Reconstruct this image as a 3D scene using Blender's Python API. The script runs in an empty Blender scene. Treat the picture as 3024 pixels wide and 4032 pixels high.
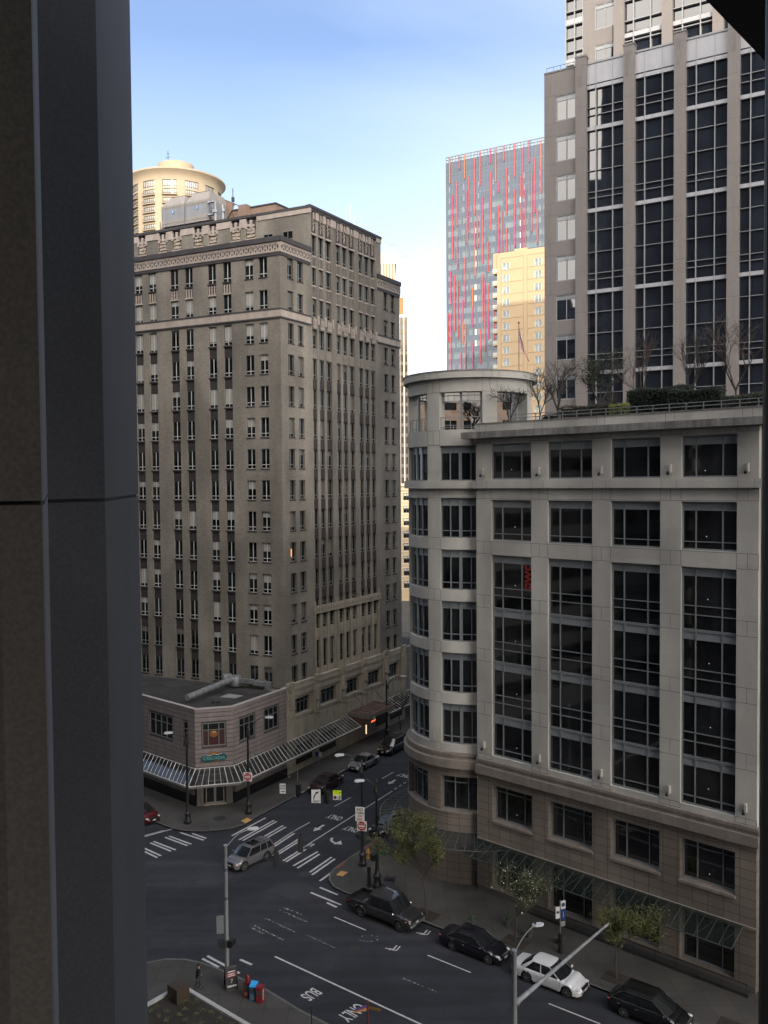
import bpy, bmesh, math, random
from mathutils import Vector, Matrix
R_ = math.radians
random.seed(7)
scene = bpy.context.scene
COL = scene.collection

# ---------------------------------------------------------------- camera
def make_camera():
    VX, VY, F = 797.0, 98500.0, 3380.0
    d = Vector((VX, VY, F)).normalized(); up = -d
    fw = Vector((0, 0, 1)); yf = (fw - fw.dot(up) * up).normalized(); xr = yf.cross(up)
    def w(c): return Vector((xr.dot(c), yf.dot(c), up.dot(c)))
    X = w(Vector((1, 0, 0))); Y = -w(Vector((0, 1, 0))); Z = -w(Vector((0, 0, 1)))
    cd = bpy.data.cameras.new('camera'); cam = bpy.data.objects.new('camera', cd); COL.objects.link(cam)
    M = Matrix(((X.x, Y.x, Z.x, 0), (X.y, Y.y, Z.y, 0), (X.z, Y.z, Z.z, 32.0), (0, 0, 0, 1)))
    cam.matrix_world = M
    cd.sensor_fit = 'VERTICAL'; cd.sensor_height = 36.0; cd.lens = F / 4032 * 36
    cd.clip_start = 0.05; cd.clip_end = 8000
    scene.camera = cam
make_camera()

# ---------------------------------------------------------------- world, sun, exposure
SUN_AZ, SUN_EL = -87.0, 21.0      # azimuth of the direction towards the sun (deg ccw from +X), behind the camera
world = bpy.data.worlds.new('World'); scene.world = world; world.use_nodes = True
nt = world.node_tree; nt.nodes.clear()
N = nt.nodes.new; L = nt.links.new
out = N('ShaderNodeOutputWorld'); bg = N('ShaderNodeBackground'); sky = N('ShaderNodeTexSky')
sky.sky_type = 'NISHITA'; sky.sun_disc = False
sky.sun_elevation = R_(SUN_EL); sky.sun_rotation = R_(90 - SUN_AZ)
sky.altitude = 50; sky.air_density = 1.0; sky.dust_density = 0.3; sky.ozone_density = 3.0
tc = N('ShaderNodeTexCoord'); mp = N('ShaderNodeMapping'); mp.inputs['Scale'].default_value = (1.0, 1.0, 2.6)
mp.inputs['Rotation'].default_value = (0.25, 0.35, 0.6)
ns = N('ShaderNodeTexNoise'); ns.inputs['Scale'].default_value = 1.1; ns.inputs['Detail'].default_value = 6; ns.inputs['Roughness'].default_value = 0.42; ns.inputs['Distortion'].default_value = 0.5
rp = N('ShaderNodeValToRGB'); rp.color_ramp.elements[0].position = 0.40; rp.color_ramp.elements[1].position = 0.80
rp.color_ramp.elements[0].color = (0.06, 0.06, 0.06, 1); rp.color_ramp.elements[1].color = (0.55, 0.55, 0.55, 1)
# thin cloud is thicker towards the horizon
sx = N('ShaderNodeSeparateXYZ'); mr = N('ShaderNodeMapRange'); mr.inputs[1].default_value = 0.0; mr.inputs[2].default_value = 0.45; mr.inputs[3].default_value = 0.9; mr.inputs[4].default_value = 0.06
ad = N('ShaderNodeMath'); ad.operation = 'ADD'; ad.use_clamp = True
mx = N('ShaderNodeMix'); mx.data_type = 'RGBA'
mx.inputs[7].default_value = (7.0, 7.8, 8.8, 1)
L(tc.outputs['Generated'], mp.inputs[0]); L(mp.outputs[0], ns.inputs[0]); L(ns.outputs[0], rp.inputs[0])
L(tc.outputs['Generated'], sx.inputs[0]); L(sx.outputs[2], mr.inputs[0])
L(rp.outputs[0], ad.inputs[0]); L(mr.outputs[0], ad.inputs[1]); L(ad.outputs[0], mx.inputs[0])
tint = N('ShaderNodeMix'); tint.data_type = 'RGBA'; tint.blend_type = 'MULTIPLY'; tint.inputs[0].default_value = 1.0
tint.inputs[7].default_value = (0.98, 1.02, 1.14, 1)
L(sky.outputs[0], tint.inputs[6]); L(tint.outputs[2], mx.inputs[6])
# bright cloud bank added out of view behind the camera to lift shaded walls
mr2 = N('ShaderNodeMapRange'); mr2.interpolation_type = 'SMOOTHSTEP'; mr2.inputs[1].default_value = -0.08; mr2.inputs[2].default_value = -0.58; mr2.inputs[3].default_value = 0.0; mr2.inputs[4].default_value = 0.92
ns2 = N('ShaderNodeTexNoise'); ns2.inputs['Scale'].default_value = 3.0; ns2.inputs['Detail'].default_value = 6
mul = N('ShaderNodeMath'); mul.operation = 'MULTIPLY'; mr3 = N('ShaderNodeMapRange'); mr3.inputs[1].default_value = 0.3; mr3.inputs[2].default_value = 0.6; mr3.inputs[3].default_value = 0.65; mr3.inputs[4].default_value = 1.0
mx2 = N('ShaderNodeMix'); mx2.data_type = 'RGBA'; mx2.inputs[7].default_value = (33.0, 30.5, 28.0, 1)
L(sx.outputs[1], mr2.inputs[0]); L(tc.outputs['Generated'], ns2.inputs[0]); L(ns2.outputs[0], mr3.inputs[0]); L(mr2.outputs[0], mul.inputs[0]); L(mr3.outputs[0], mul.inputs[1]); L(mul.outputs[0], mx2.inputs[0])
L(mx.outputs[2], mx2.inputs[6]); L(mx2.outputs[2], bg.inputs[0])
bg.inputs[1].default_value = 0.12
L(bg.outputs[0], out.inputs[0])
sd = bpy.data.lights.new('sun', 'SUN'); sd.energy = 3.0; sd.angle = R_(0.5); sd.color = (1.0, 0.87, 0.70)
so = bpy.data.objects.new('sun', sd); COL.objects.link(so)
dirv = Vector((math.cos(R_(SUN_EL)) * math.cos(R_(SUN_AZ)), math.cos(R_(SUN_EL)) * math.sin(R_(SUN_AZ)), math.sin(R_(SUN_EL))))
so.rotation_euler = dirv.to_track_quat('Z', 'Y').to_euler(); so.location = (0, -60, 140)
vs = scene.view_settings; vs.view_transform = 'Standard'; vs.look = 'None'; vs.gamma = 1; vs.exposure = 0.66; vs.use_curve_mapping = False
scene.render.engine = 'CYCLES'
scene.cycles.max_bounces = 6; scene.cycles.transparent_max_bounces = 12; scene.cycles.caustics_reflective = False; scene.cycles.caustics_refractive = False
scene.cycles.sample_clamp_indirect = 4.0
try: scene.cycles.use_denoising = True
except Exception: pass

# ---------------------------------------------------------------- materials
MATS = {}
def mat(name, col, rough=0.8, var=0.0, scale=1.0, metal=0.0, spec=0.5, ior=1.5, coat=0.0, streak=0.0, bump=0.0, bscale=20.0, grain=0.0, gscale=30.0, alpha=1.0, emit=None, es=1.0, wave=0.0, wscale=0.6, stain=0.0, stretch=(1, 1, 1)):
    if name in MATS: return MATS[name]
    m = bpy.data.materials.new(name); m.use_nodes = True; t = m.node_tree; b = t.nodes['Principled BSDF']
    b.inputs['Base Color'].default_value = (*col, 1); b.inputs['Roughness'].default_value = rough; b.inputs['Metallic'].default_value = metal
    b.inputs['IOR'].default_value = ior; b.inputs['Specular IOR Level'].default_value = spec
    b.inputs['Coat Weight'].default_value = coat; b.inputs['Coat Roughness'].default_value = 0.04
    b.inputs['Alpha'].default_value = alpha
    if emit: b.inputs['Emission Color'].default_value = (*emit, 1); b.inputs['Emission Strength'].default_value = es
    n = t.nodes.new; l = t.links.new
    cur = None
    geo = None
    def pos():
        nonlocal geo
        if geo is None: geo = n('ShaderNodeNewGeometry')
        return geo.outputs['Position']
    def layer(sc, amt, vec_scale=(1, 1, 1), detail=4, lo=0.3, hi=0.7):
        nonlocal cur
        mp_ = n('ShaderNodeMapping'); mp_.inputs['Scale'].default_value = vec_scale; l(pos(), mp_.inputs[0])
        q = n('ShaderNodeTexNoise'); q.inputs['Scale'].default_value = sc; q.inputs['Detail'].default_value = detail; l(mp_.outputs[0], q.inputs[0])
        k = n('ShaderNodeMapRange'); k.inputs[1].default_value = lo; k.inputs[2].default_value = hi; k.inputs[3].default_value = 1 - amt; k.inputs[4].default_value = 1 + amt * 0.7
        l(q.outputs[0], k.inputs[0])
        x = n('ShaderNodeMix'); x.data_type = 'RGBA'; x.blend_type = 'MULTIPLY'; x.inputs[0].default_value = 1
        if cur is None: x.inputs[6].default_value = (*col, 1)
        else: l(cur, x.inputs[6])
        l(k.outputs[0], x.inputs[7]); cur = x.outputs[2]
    if var: layer(scale, var, stretch)
    if streak: layer(1.6, streak, (1.5, 1.5, 0.12), 5)
    if grain: layer(gscale, grain, (1, 1, 1), 2)
    if stain: layer(0.35, stain, (1, 1, 1), 6, 0.42, 0.58)
    if cur is not None: l(cur, b.inputs['Base Color'])
    if bump or wave:
        q = n('ShaderNodeTexNoise'); q.inputs['Scale'].default_value = wscale if wave else bscale; q.inputs['Detail'].default_value = 1.0 if wave else 3; l(pos(), q.inputs[0])
        bp = n('ShaderNodeBump'); bp.inputs['Strength'].default_value = wave or bump; bp.inputs['Distance'].default_value = 0.05 if wave else 0.02
        l(q.outputs[0], bp.inputs['Height']); l(bp.outputs[0], b.inputs['Normal'])
    MATS[name] = m
    return m
def brickmat(name, col, mortar, w, h, ms=0.01, rough=0.9, var=0.15, off=0.5, jit=0.12, stain=0.0):
    if name in MATS: return MATS[name]
    m = bpy.data.materials.new(name); m.use_nodes = True; t = m.node_tree; b = t.nodes['Principled BSDF']; n = t.nodes.new; l = t.links.new
    uv = n('ShaderNodeUVMap'); uv.uv_map = 'UVMap'
    br = n('ShaderNodeTexBrick'); br.offset = off; l(uv.outputs[0], br.inputs[0])
    br.inputs['Scale'].default_value = 1; br.inputs['Brick Width'].default_value = w; br.inputs['Row Height'].default_value = h; br.inputs['Mortar Size'].default_value = ms; br.inputs['Mortar Smooth'].default_value = 0.2
    br.inputs['Color1'].default_value = (*[c * (1 - jit) for c in col], 1); br.inputs['Color2'].default_value = (*[c * (1 + jit) for c in col], 1); br.inputs['Mortar'].default_value = (*mortar, 1)
    g = n('ShaderNodeNewGeometry'); cur = br.outputs['Color']
    for sc, amt, vs_, lo, hi in ((0.5, var, (1, 1, 0.25), .3, .7), (14, 0.10, (1, 1, 1), .3, .7), (0.22, stain, (1, 1, 0.5), .4, .62)):
        if not amt: continue
        mp_ = n('ShaderNodeMapping'); mp_.inputs['Scale'].default_value = vs_; l(g.outputs['Position'], mp_.inputs[0])
        q = n('ShaderNodeTexNoise'); q.inputs['Scale'].default_value = sc; q.inputs['Detail'].default_value = 5; l(mp_.outputs[0], q.inputs[0])
        k = n('ShaderNodeMapRange'); k.inputs[1].default_value = lo; k.inputs[2].default_value = hi; k.inputs[3].default_value = 1 - amt; k.inputs[4].default_value = 1 + amt * .6; l(q.outputs[0], k.inputs[0])
        x = n('ShaderNodeMix'); x.data_type = 'RGBA'; x.blend_type = 'MULTIPLY'; x.inputs[0].default_value = 1; l(cur, x.inputs[6]); l(k.outputs[0], x.inputs[7]); cur = x.outputs[2]
    l(cur, b.inputs['Base Color']); b.inputs['Roughness'].default_value = rough
    bp = n('ShaderNodeBump'); bp.inputs['Strength'].default_value = 0.25; bp.inputs['Distance'].default_value = 0.01; l(br.outputs['Fac'], bp.inputs['Height']); bp.invert = True; l(bp.outputs[0], b.inputs['Normal'])
    MATS[name] = m
    return m

# ---------------------------------------------------------------- mesh helpers
class Frame:
    """a vertical wall frame: u along the wall, d outwards, z up"""
    def __init__(s, x, y, az, side=1):
        a = R_(az); s.o = (x, y); s.az = az; s.side = side
        s.u = (math.cos(a), math.sin(a)); s.n = (-s.u[1] * side, s.u[0] * side)
    def p(s, u, d, z): return (s.o[0] + u * s.u[0] + d * s.n[0], s.o[1] + u * s.u[1] + d * s.n[1], z)
    def rot(s): return math.atan2(s.n[1], s.n[0]) - math.pi / 2     # local +y = outwards
W0 = Frame(0, 0, 0, 1)
class MB:
    def __init__(s): s.v = []; s.f = []; s.m = []; s.uv = []; s.sm = []
    def face(s, pts, mat=0, uv=None, smooth=False):
        i = len(s.v); s.v += [tuple(p) for p in pts]; s.f.append(tuple(range(i, i + len(pts)))); s.m.append(mat)
        s.uv.append(uv or [(p[0], p[1]) for p in pts]); s.sm.append(smooth)
    def box(s, F, u0, u1, d0, d1, z0, z1, mat=0):
        if u0 > u1: u0, u1 = u1, u0
        if d0 > d1: d0, d1 = d1, d0
        c = {(a, b, e): F.p(u, d, z) for a, u in ((0, u0), (1, u1)) for b, d in ((0, d0), (1, d1)) for e, z in ((0, z0), (1, z1))}
        Q = [(((0,1,0),(0,1,1),(1,1,1),(1,1,0)), 'uz'), (((1,0,0),(1,0,1),(0,0,1),(0,0,0)), 'uz'),
             (((0,0,0),(0,0,1),(0,1,1),(0,1,0)), 'dz'), (((1,1,0),(1,1,1),(1,0,1),(1,0,0)), 'dz'),
             (((0,0,1),(1,0,1),(1,1,1),(0,1,1)), 'ud'), (((0,1,0),(1,1,0),(1,0,0),(0,0,0)), 'ud')]
        U = (u0, u1); D = (d0, d1); Z = (z0, z1)
        for ks, w in Q:
            pts = [c[k] for k in ks]
            uv = [((U[k[0]] if w[0] == 'u' else D[k[1]]), (Z[k[2]] if w[1] == 'z' else D[k[1]])) for k in ks]
            if F.side < 0: pts.reverse(); uv.reverse()
            s.face(pts, mat, uv)
    def prism(s, poly, z0, z1, mat=0, top=None, bottom=True):
        A = sum(poly[i][0] * poly[(i + 1) % len(poly)][1] - poly[(i + 1) % len(poly)][0] * poly[i][1] for i in range(len(poly)))
        if A < 0: poly = poly[::-1]
        n = len(poly); run = 0
        for i in range(n):
            a, b = poly[i], poly[(i + 1) % n]; L_ = math.dist(a, b)
            s.face([(*a, z0), (*b, z0), (*b, z1), (*a, z1)], mat, [(run, z0), (run + L_, z0), (run + L_, z1), (run, z1)]); run += L_
        s.face([(*a, z1) for a in poly], mat if top is None else top)
        if bottom: s.face([(*a, z0) for a in poly[::-1]], mat)
    def tube(s, a, b, ra, rb=None, n=8, mat=0, smooth=True, caps=True):
        rb = ra if rb is None else rb; a = Vector(a); b = Vector(b); d = (b - a)
        if d.length < 1e-6: return
        d.normalize(); x = d.orthogonal().normalized(); y = d.cross(x)
        r1 = [a + (x * math.cos(t) + y * math.sin(t)) * ra for t in [2 * math.pi * k / n for k in range(n)]]
        r2 = [b + (x * math.cos(t) + y * math.sin(t)) * rb for t in [2 * math.pi * k / n for k in range(n)]]
        for k in range(n): j = (k + 1) % n; s.face([r1[k], r1[j], r2[j], r2[k]], mat, None, smooth)
        if caps: s.face(r1[::-1], mat); s.face(r2, mat)
    def path(s, pts, r, n=6, mat=0):
        for i in range(len(pts) - 1): s.tube(pts[i], pts[i + 1], r, r, n, mat)
    def lathe(s, cx, cy, prof, n=16, mat=0, smooth=True):
        for (r0, z0), (r1, z1) in zip(prof, prof[1:]):
            for k in range(n):
                a, b = 2 * math.pi * k / n, 2 * math.pi * (k + 1) / n
                pts = [(cx + r0 * math.cos(a), cy + r0 * math.sin(a), z0), (cx + r0 * math.cos(b), cy + r0 * math.sin(b), z0), (cx + r1 * math.cos(b), cy + r1 * math.sin(b), z1), (cx + r1 * math.cos(a), cy + r1 * math.sin(a), z1)]
                if r0 < 1e-5: pts = pts[1:]
                elif r1 < 1e-5: pts = pts[:3]
                s.face(pts, mat, [(p[0], p[1]) for p in pts], smooth)
    def arc(s, cx, cy, r0, r1, a0, a1, z0, z1, n=None, mat=0, sm=True):
        """solid ring sector"""
        n = n or max(1, int(abs(a1 - a0) / 4)); A = [R_(a0 + (a1 - a0) * k / n) for k in range(n + 1)]
        P = lambda r, a, z: (cx + r * math.cos(a), cy + r * math.sin(a), z)
        for a, b in zip(A, A[1:]):
            ua, ub = a * r1, b * r1
            s.face([P(r1, a, z0), P(r1, b, z0), P(r1, b, z1), P(r1, a, z1)], mat, [(ua, z0), (ub, z0), (ub, z1), (ua, z1)], sm)
            s.face([P(r0, b, z0), P(r0, a, z0), P(r0, a, z1), P(r0, b, z1)], mat, [(ub, z0), (ua, z0), (ua, z1), (ub, z1)], sm)
            s.face([P(r0, a, z1), P(r1, a, z1), P(r1, b, z1), P(r0, b, z1)], mat)
            s.face([P(r0, b, z0), P(r1, b, z0), P(r1, a, z0), P(r0, a, z0)], mat)
        if abs(a1 - a0) < 359.9:
            a, b = A[0], A[-1]
            s.face([P(r0, a, z0), P(r1, a, z0), P(r1, a, z1), P(r0, a, z1)], mat, [(r0, z0), (r1, z0), (r1, z1), (r0, z1)])
            s.face([P(r1, b, z0), P(r0, b, z0), P(r0, b, z1), P(r1, b, z1)], mat, [(r1, z0), (r0, z0), (r0, z1), (r1, z1)])
    def merge(s, o, mo):
        b = len(s.v); s.v += o.v; s.f += [tuple(i + b for i in f) for f in o.f]; s.m += [m + mo for m in o.m]; s.uv += o.uv; s.sm += o.sm
    def mesh(s, name, mats, off=(0, 0, 0)):
        me = bpy.data.meshes.new(name)
        me.from_pydata([(v[0] - off[0], v[1] - off[1], v[2] - off[2]) for v in s.v], [], s.f)
        for m in mats: me.materials.append(m)
        me.polygons.foreach_set('material_index', s.m)
        me.polygons.foreach_set('use_smooth', s.sm)
        ul = me.uv_layers.new(name='UVMap'); flat = [c for f in s.uv for q in f for c in q]; ul.data.foreach_set('uv', flat)
        if any(s.sm):
            bm = bmesh.new(); bm.from_mesh(me); bmesh.ops.remove_doubles(bm, verts=bm.verts, dist=0.0005); bm.to_mesh(me); bm.free()
            try: me.set_sharp_from_angle(angle=R_(40))
            except Exception: pass
        me.update()
        return me
def root(name, loc, label, cat, group=None):
    o = bpy.data.objects.new(name, None); COL.objects.link(o); o.location = loc; o.empty_display_size = 0.2
    tag(o, label, cat, group); return o
def tag(o, label=None, cat=None, group=None, kind=None):
    if label: o['label'] = label
    if cat: o['category'] = cat
    if group: o['group'] = group
    if kind: o['kind'] = kind
    return o
def off(parent):
    v = Vector((0, 0, 0))
    while parent is not None: v += Vector(parent.location); parent = parent.parent
    return v
def build(mb, name, mats, parent=None, label=None, kind=None):
    """mesh given in world coordinates"""
    if not isinstance(mats, (list, tuple)): mats = [mats]
    o = bpy.data.objects.new(name, mb.mesh(name, mats, off(parent))); COL.objects.link(o); o.parent = parent
    tag(o, label, kind=kind); return o
def solo(mb, name, mats, loc, label, cat, group=None, kind=None):
    if not isinstance(mats, (list, tuple)): mats = [mats]
    o = bpy.data.objects.new(name, mb.mesh(name, mats, loc)); o.location = loc; COL.objects.link(o); return tag(o, label, cat, group, kind)
def struct(mb, name, mats):
    if not isinstance(mats, (list, tuple)): mats = [mats]
    o = bpy.data.objects.new(name, mb.mesh(name, mats)); COL.objects.link(o); o['kind'] = 'structure'; return o
def inst(me, name, parent, F, u, d, z, extra=0.0):
    """mesh in local window coordinates placed in frame F"""
    o = bpy.data.objects.new(name, me); COL.objects.link(o); o.parent = parent
    o.location = Vector(F.p(u, d, z)) - off(parent); o.rotation_euler = (0, 0, F.rot() + extra); return o
def child(me, name, parent):
    o = bpy.data.objects.new(name, me); COL.objects.link(o); o.parent = parent; return o
def copy_tree(o, parent=None):
    c = o.copy(); COL.objects.link(c)
    if parent is not None: c.parent = parent
    for ch in list(o.children): copy_tree(ch, c)
    return c
def text_mesh(s, size, depth=0.004, bold=0.0, sx=1.0):
    cu = bpy.data.curves.new('lettering', 'FONT'); cu.body = s; cu.size = size; cu.align_x = 'CENTER'; cu.align_y = 'CENTER'; cu.extrude = depth; cu.offset = bold
    o = bpy.data.objects.new('lettering', cu); COL.objects.link(o)
    dg = bpy.context.evaluated_depsgraph_get(); dg.update(); me = bpy.data.meshes.new_from_object(o.evaluated_get(dg))
    COL.objects.unlink(o); bpy.data.objects.remove(o)
    if sx != 1.0:
        for v in me.vertices: v.co.x *= sx
    return me
def put_text(s, size, m, parent, loc, rot, depth=0.004, bold=0.0, sx=1.0, name='lettering'):
    me = text_mesh(s, size, depth, bold, sx); me.materials.clear(); me.materials.append(m)
    o = bpy.data.objects.new(name, me); COL.objects.link(o); o.parent = parent
    o.location = Vector(loc) - off(parent); o.rotation_euler = rot; return o

# common materials
M_glass = mat('dark_glass', (0.013, 0.014, 0.015), 0.04, var=.9, scale=.35, ior=1.75, wave=0.05, wscale=0.5)
M_glassC = mat('coated_glass', (0.016, 0.020, 0.028), 0.02, var=.5, scale=.25, ior=1.95, wave=0.07, wscale=0.35)
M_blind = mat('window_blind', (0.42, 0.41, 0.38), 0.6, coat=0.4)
M_black = mat('black_metal', (0.015, 0.016, 0.017), 0.45)
M_galv = mat('galvanised_steel', (0.38, 0.40, 0.42), 0.45, metal=0.6, streak=0.3, grain=0.1)
M_dark = mat('shadow_gap', (0.02, 0.02, 0.02), 0.9)
M_joint = mat('joint_sealant', (0.10, 0.095, 0.09), 0.9)
M_white = mat('white_paint', (0.75, 0.75, 0.74), 0.5)
M_red = mat('sign_red', (0.35, 0.03, 0.03), 0.5)
M_txt = mat('black_lettering', (0.02, 0.02, 0.02), 0.6)
# ================================================================ art deco tower (A)
def PT(p, *a): return p
TCx, TCy = -10.98, 93.10
TL = Frame(TCx, TCy, 154.6, 1)
TR = Frame(TCx, TCy, 59.0, -1)
M_brick = brickmat('tan_brick', (0.265, 0.24, 0.203), (0.20, 0.185, 0.16), 0.30, 0.11, 0.012, var=0.22, jit=0.12, stain=0.24)
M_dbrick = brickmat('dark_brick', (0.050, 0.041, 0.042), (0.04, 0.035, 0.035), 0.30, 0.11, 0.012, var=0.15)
M_terra = mat('terracotta', (0.46, 0.39, 0.34), 0.7, var=0.12, scale=1.2, streak=0.12, grain=0.08, gscale=9)
M_terrad = mat('weathered_terracotta', (0.26, 0.238, 0.205), 0.8, var=0.2, scale=2, streak=0.2, grain=0.15, gscale=9)
M_ledge = mat('dark_ledge_metal', (0.06, 0.055, 0.06), 0.7, var=0.2, scale=1)
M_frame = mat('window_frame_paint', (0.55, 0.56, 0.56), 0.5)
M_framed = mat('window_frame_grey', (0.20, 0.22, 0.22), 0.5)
M_lime = mat('limestone', (0.38, 0.34, 0.27), 0.85, var=0.12, scale=0.8, streak=0.15, grain=0.1, gscale=8)
M_roofa = mat('roof_felt', (0.045, 0.043, 0.042), 0.95, var=0.3, scale=0.5, grain=0.2, gscale=5, stain=0.25)

M_framek = mat('window_frame_dark', (0.07, 0.075, 0.075), 0.6)
def sash(w, h, bars_v=(0.5,), bars_h=(0.22,), fr=0.06, top=0.0, dep=0.06, y=0.0, sm=0, bar=None):
    bar = bar or fr * .9
    """window frame in local coords: x centred, y outwards, z from 0"""
    mb = MB(); F = Frame(0, 0, 0, 1)
    mb.box(F, -w/2, -w/2 + fr, y, y + dep, 0, h, sm); mb.box(F, w/2 - fr, w/2, y, y + dep, 0, h, sm)
    mb.box(F, -w/2 + fr, w/2 - fr, y, y + dep, 0, fr * 1.3); mb.box(F, -w/2 + fr, w/2 - fr, y, y + dep, h - fr - top, h, sm)
    for v in bars_v: mb.box(F, -w/2 + w * v - bar / 2, -w/2 + w * v + bar / 2, y, y + dep - .004, fr * 1.3, h - fr - top)
    for v in bars_h: mb.box(F, -w/2 + fr, w/2 - fr, y + 0.006, y + dep - .009, h * v - bar * .4, h * v + bar * .4)
    return mb
def pane(w, h, blind=0.0, x0=None, wave=True):
    mb = MB(); F = Frame(0, 0, 0, 1)
    zb = h * (1 - blind)
    if blind < 1: mb.box(F, -w/2, w/2, -0.02, 0.0, 0.0, zb, 0)
    if blind > 0: mb.box(F, -w/2, w/2, -0.02, 0.001, zb, h, 1)
    return mb
def offmesh(mb, F, u, d, z, tgt, mo=0):
    """append local-coordinates mb into tgt at frame F"""
    r = F.rot(); c, s_ = math.cos(r), math.sin(r); P = F.p(u, d, z)
    base = len(tgt.v)
    for v in mb.v: tgt.v.append((P[0] + c * v[0] - s_ * v[1], P[1] + s_ * v[0] + c * v[1], P[2] + v[2]))
    for f, m_, uv, sm in zip(mb.f, mb.m, mb.uv, mb.sm): tgt.f.append(tuple(i + base for i in f)); tgt.m.append(m_ + mo); tgt.uv.append(uv); tgt.sm.append(sm)

deco = root('office_tower', (TCx, TCy, 0), 'tall tan brick art deco office tower with zigzag terracotta frieze, left of the receding street', 'building')
WT = [49.5 - 3.43 * i for i in range(12)]           # window heads
WH = 2.14
LCOLS = [(1.62, 2.7), (3.45, 4.55), (6.35, 7.45), (8.4, 9.5), (11.6, 12.7), (13.65, 14.8), (16.85, 17.95), (18.9, 20.0), (22.1, 23.2), (24.2, 25.3), (27.4, 28.5), (29.4, 30.5)]
RCOLS = [(1.32, 2.35), (3.12, 4.15)]; RCOLS2 = [(21.6, 22.7), (23.45, 24.5)]
MID = [(5.85, 6.75), (7.3, 8.2), (8.7, 9.7), (10.75, 11.7), (12.15, 13.1), (13.65, 14.65), (15.65, 16.65), (17.1, 18.1), (18.55, 19.5)]
LEN_L, LEN_R = 34.0, 25.75
ZB, ZT = 8.6, 56.75
def PA(a, b):   # footprint point: a along the left wall, b along the right wall
    return (TCx + a * TL.u[0] + b * TR.u[0], TCy + a * TL.u[1] + b * TR.u[1])
def wall_layer(mb, F, cols, bands, U0, U1, Z0, Z1, d0=-0.32, d1=0.0, mat=0):
    """wall with openings: full height piers, then bands between openings in each column"""
    edges = [U0] + [e for c in cols for e in c] + [U1]
    for i in range(0, len(edges), 2): mb.box(F, edges[i], edges[i + 1], d0, d1, Z0, Z1, mat)
    for ci, c in enumerate(cols):
        z = Z0
        for (a, b) in sorted(bands[ci]):
            if a > z + 1e-3: mb.box(F, c[0], c[1], d0, d1, z, a, mat)
            z = b
        if z < Z1 - 1e-3: mb.box(F, c[0], c[1], d0, d1, z, Z1, mat)
wl = MB()
wl.prism([PA(.34, .34), PA(LEN_L, .34), PA(LEN_L, LEN_R - .34), PA(.34, LEN_R - .34)], 0, 57.2, 0, 2)
wins = []      # (F, uc, z, w, h, kind)
rowsU = [(54.38, 56.52), (50.98, 53.0)]
# left wall
bl = []
for i, c in enumerate(LCOLS):
    rows = [(t - WH, t) for t in WT] if i < 2 else []
    bl.append(rows + rowsU if i < 2 else [(WT[-1] - WH, 49.62)] + [(50.98, 56.52)])
    for (a, b) in [(t - WH, t) for t in WT] + rowsU: wins.append((TL, (c[0] + c[1]) / 2, a, c[1] - c[0], b - a, 'L', i))
wall_layer(wl, TL, LCOLS, bl, 0.0, LEN_L, ZB, ZT)
# recessed dark spandrels
sp = MB()
for i, c in enumerate(LCOLS):
    if i >= 2:
        for k, t in enumerate(WT):
            top = WT[k] - WH; nxt = WT[k + 1] if k + 1 < len(WT) else None
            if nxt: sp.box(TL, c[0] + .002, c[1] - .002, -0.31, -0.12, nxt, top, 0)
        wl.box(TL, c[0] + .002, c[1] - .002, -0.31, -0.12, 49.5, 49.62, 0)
# right wall, flanks
allR = RCOLS + RCOLS2
rb = [[(t - WH, t) for t in WT] + rowsU for _ in RCOLS]
wall_layer(wl, TR, RCOLS, rb, 0.0, 5.6, ZB, ZT)
wall_layer(wl, TR, RCOLS2, rb, 19.95, LEN_R, ZB, ZT)
for c in allR:
    for (a, b) in [(t - WH, t) for t in WT] + rowsU: wins.append((TR, (c[0] + c[1]) / 2, a, c[1] - c[0], b - a, 'R', 0))
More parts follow.
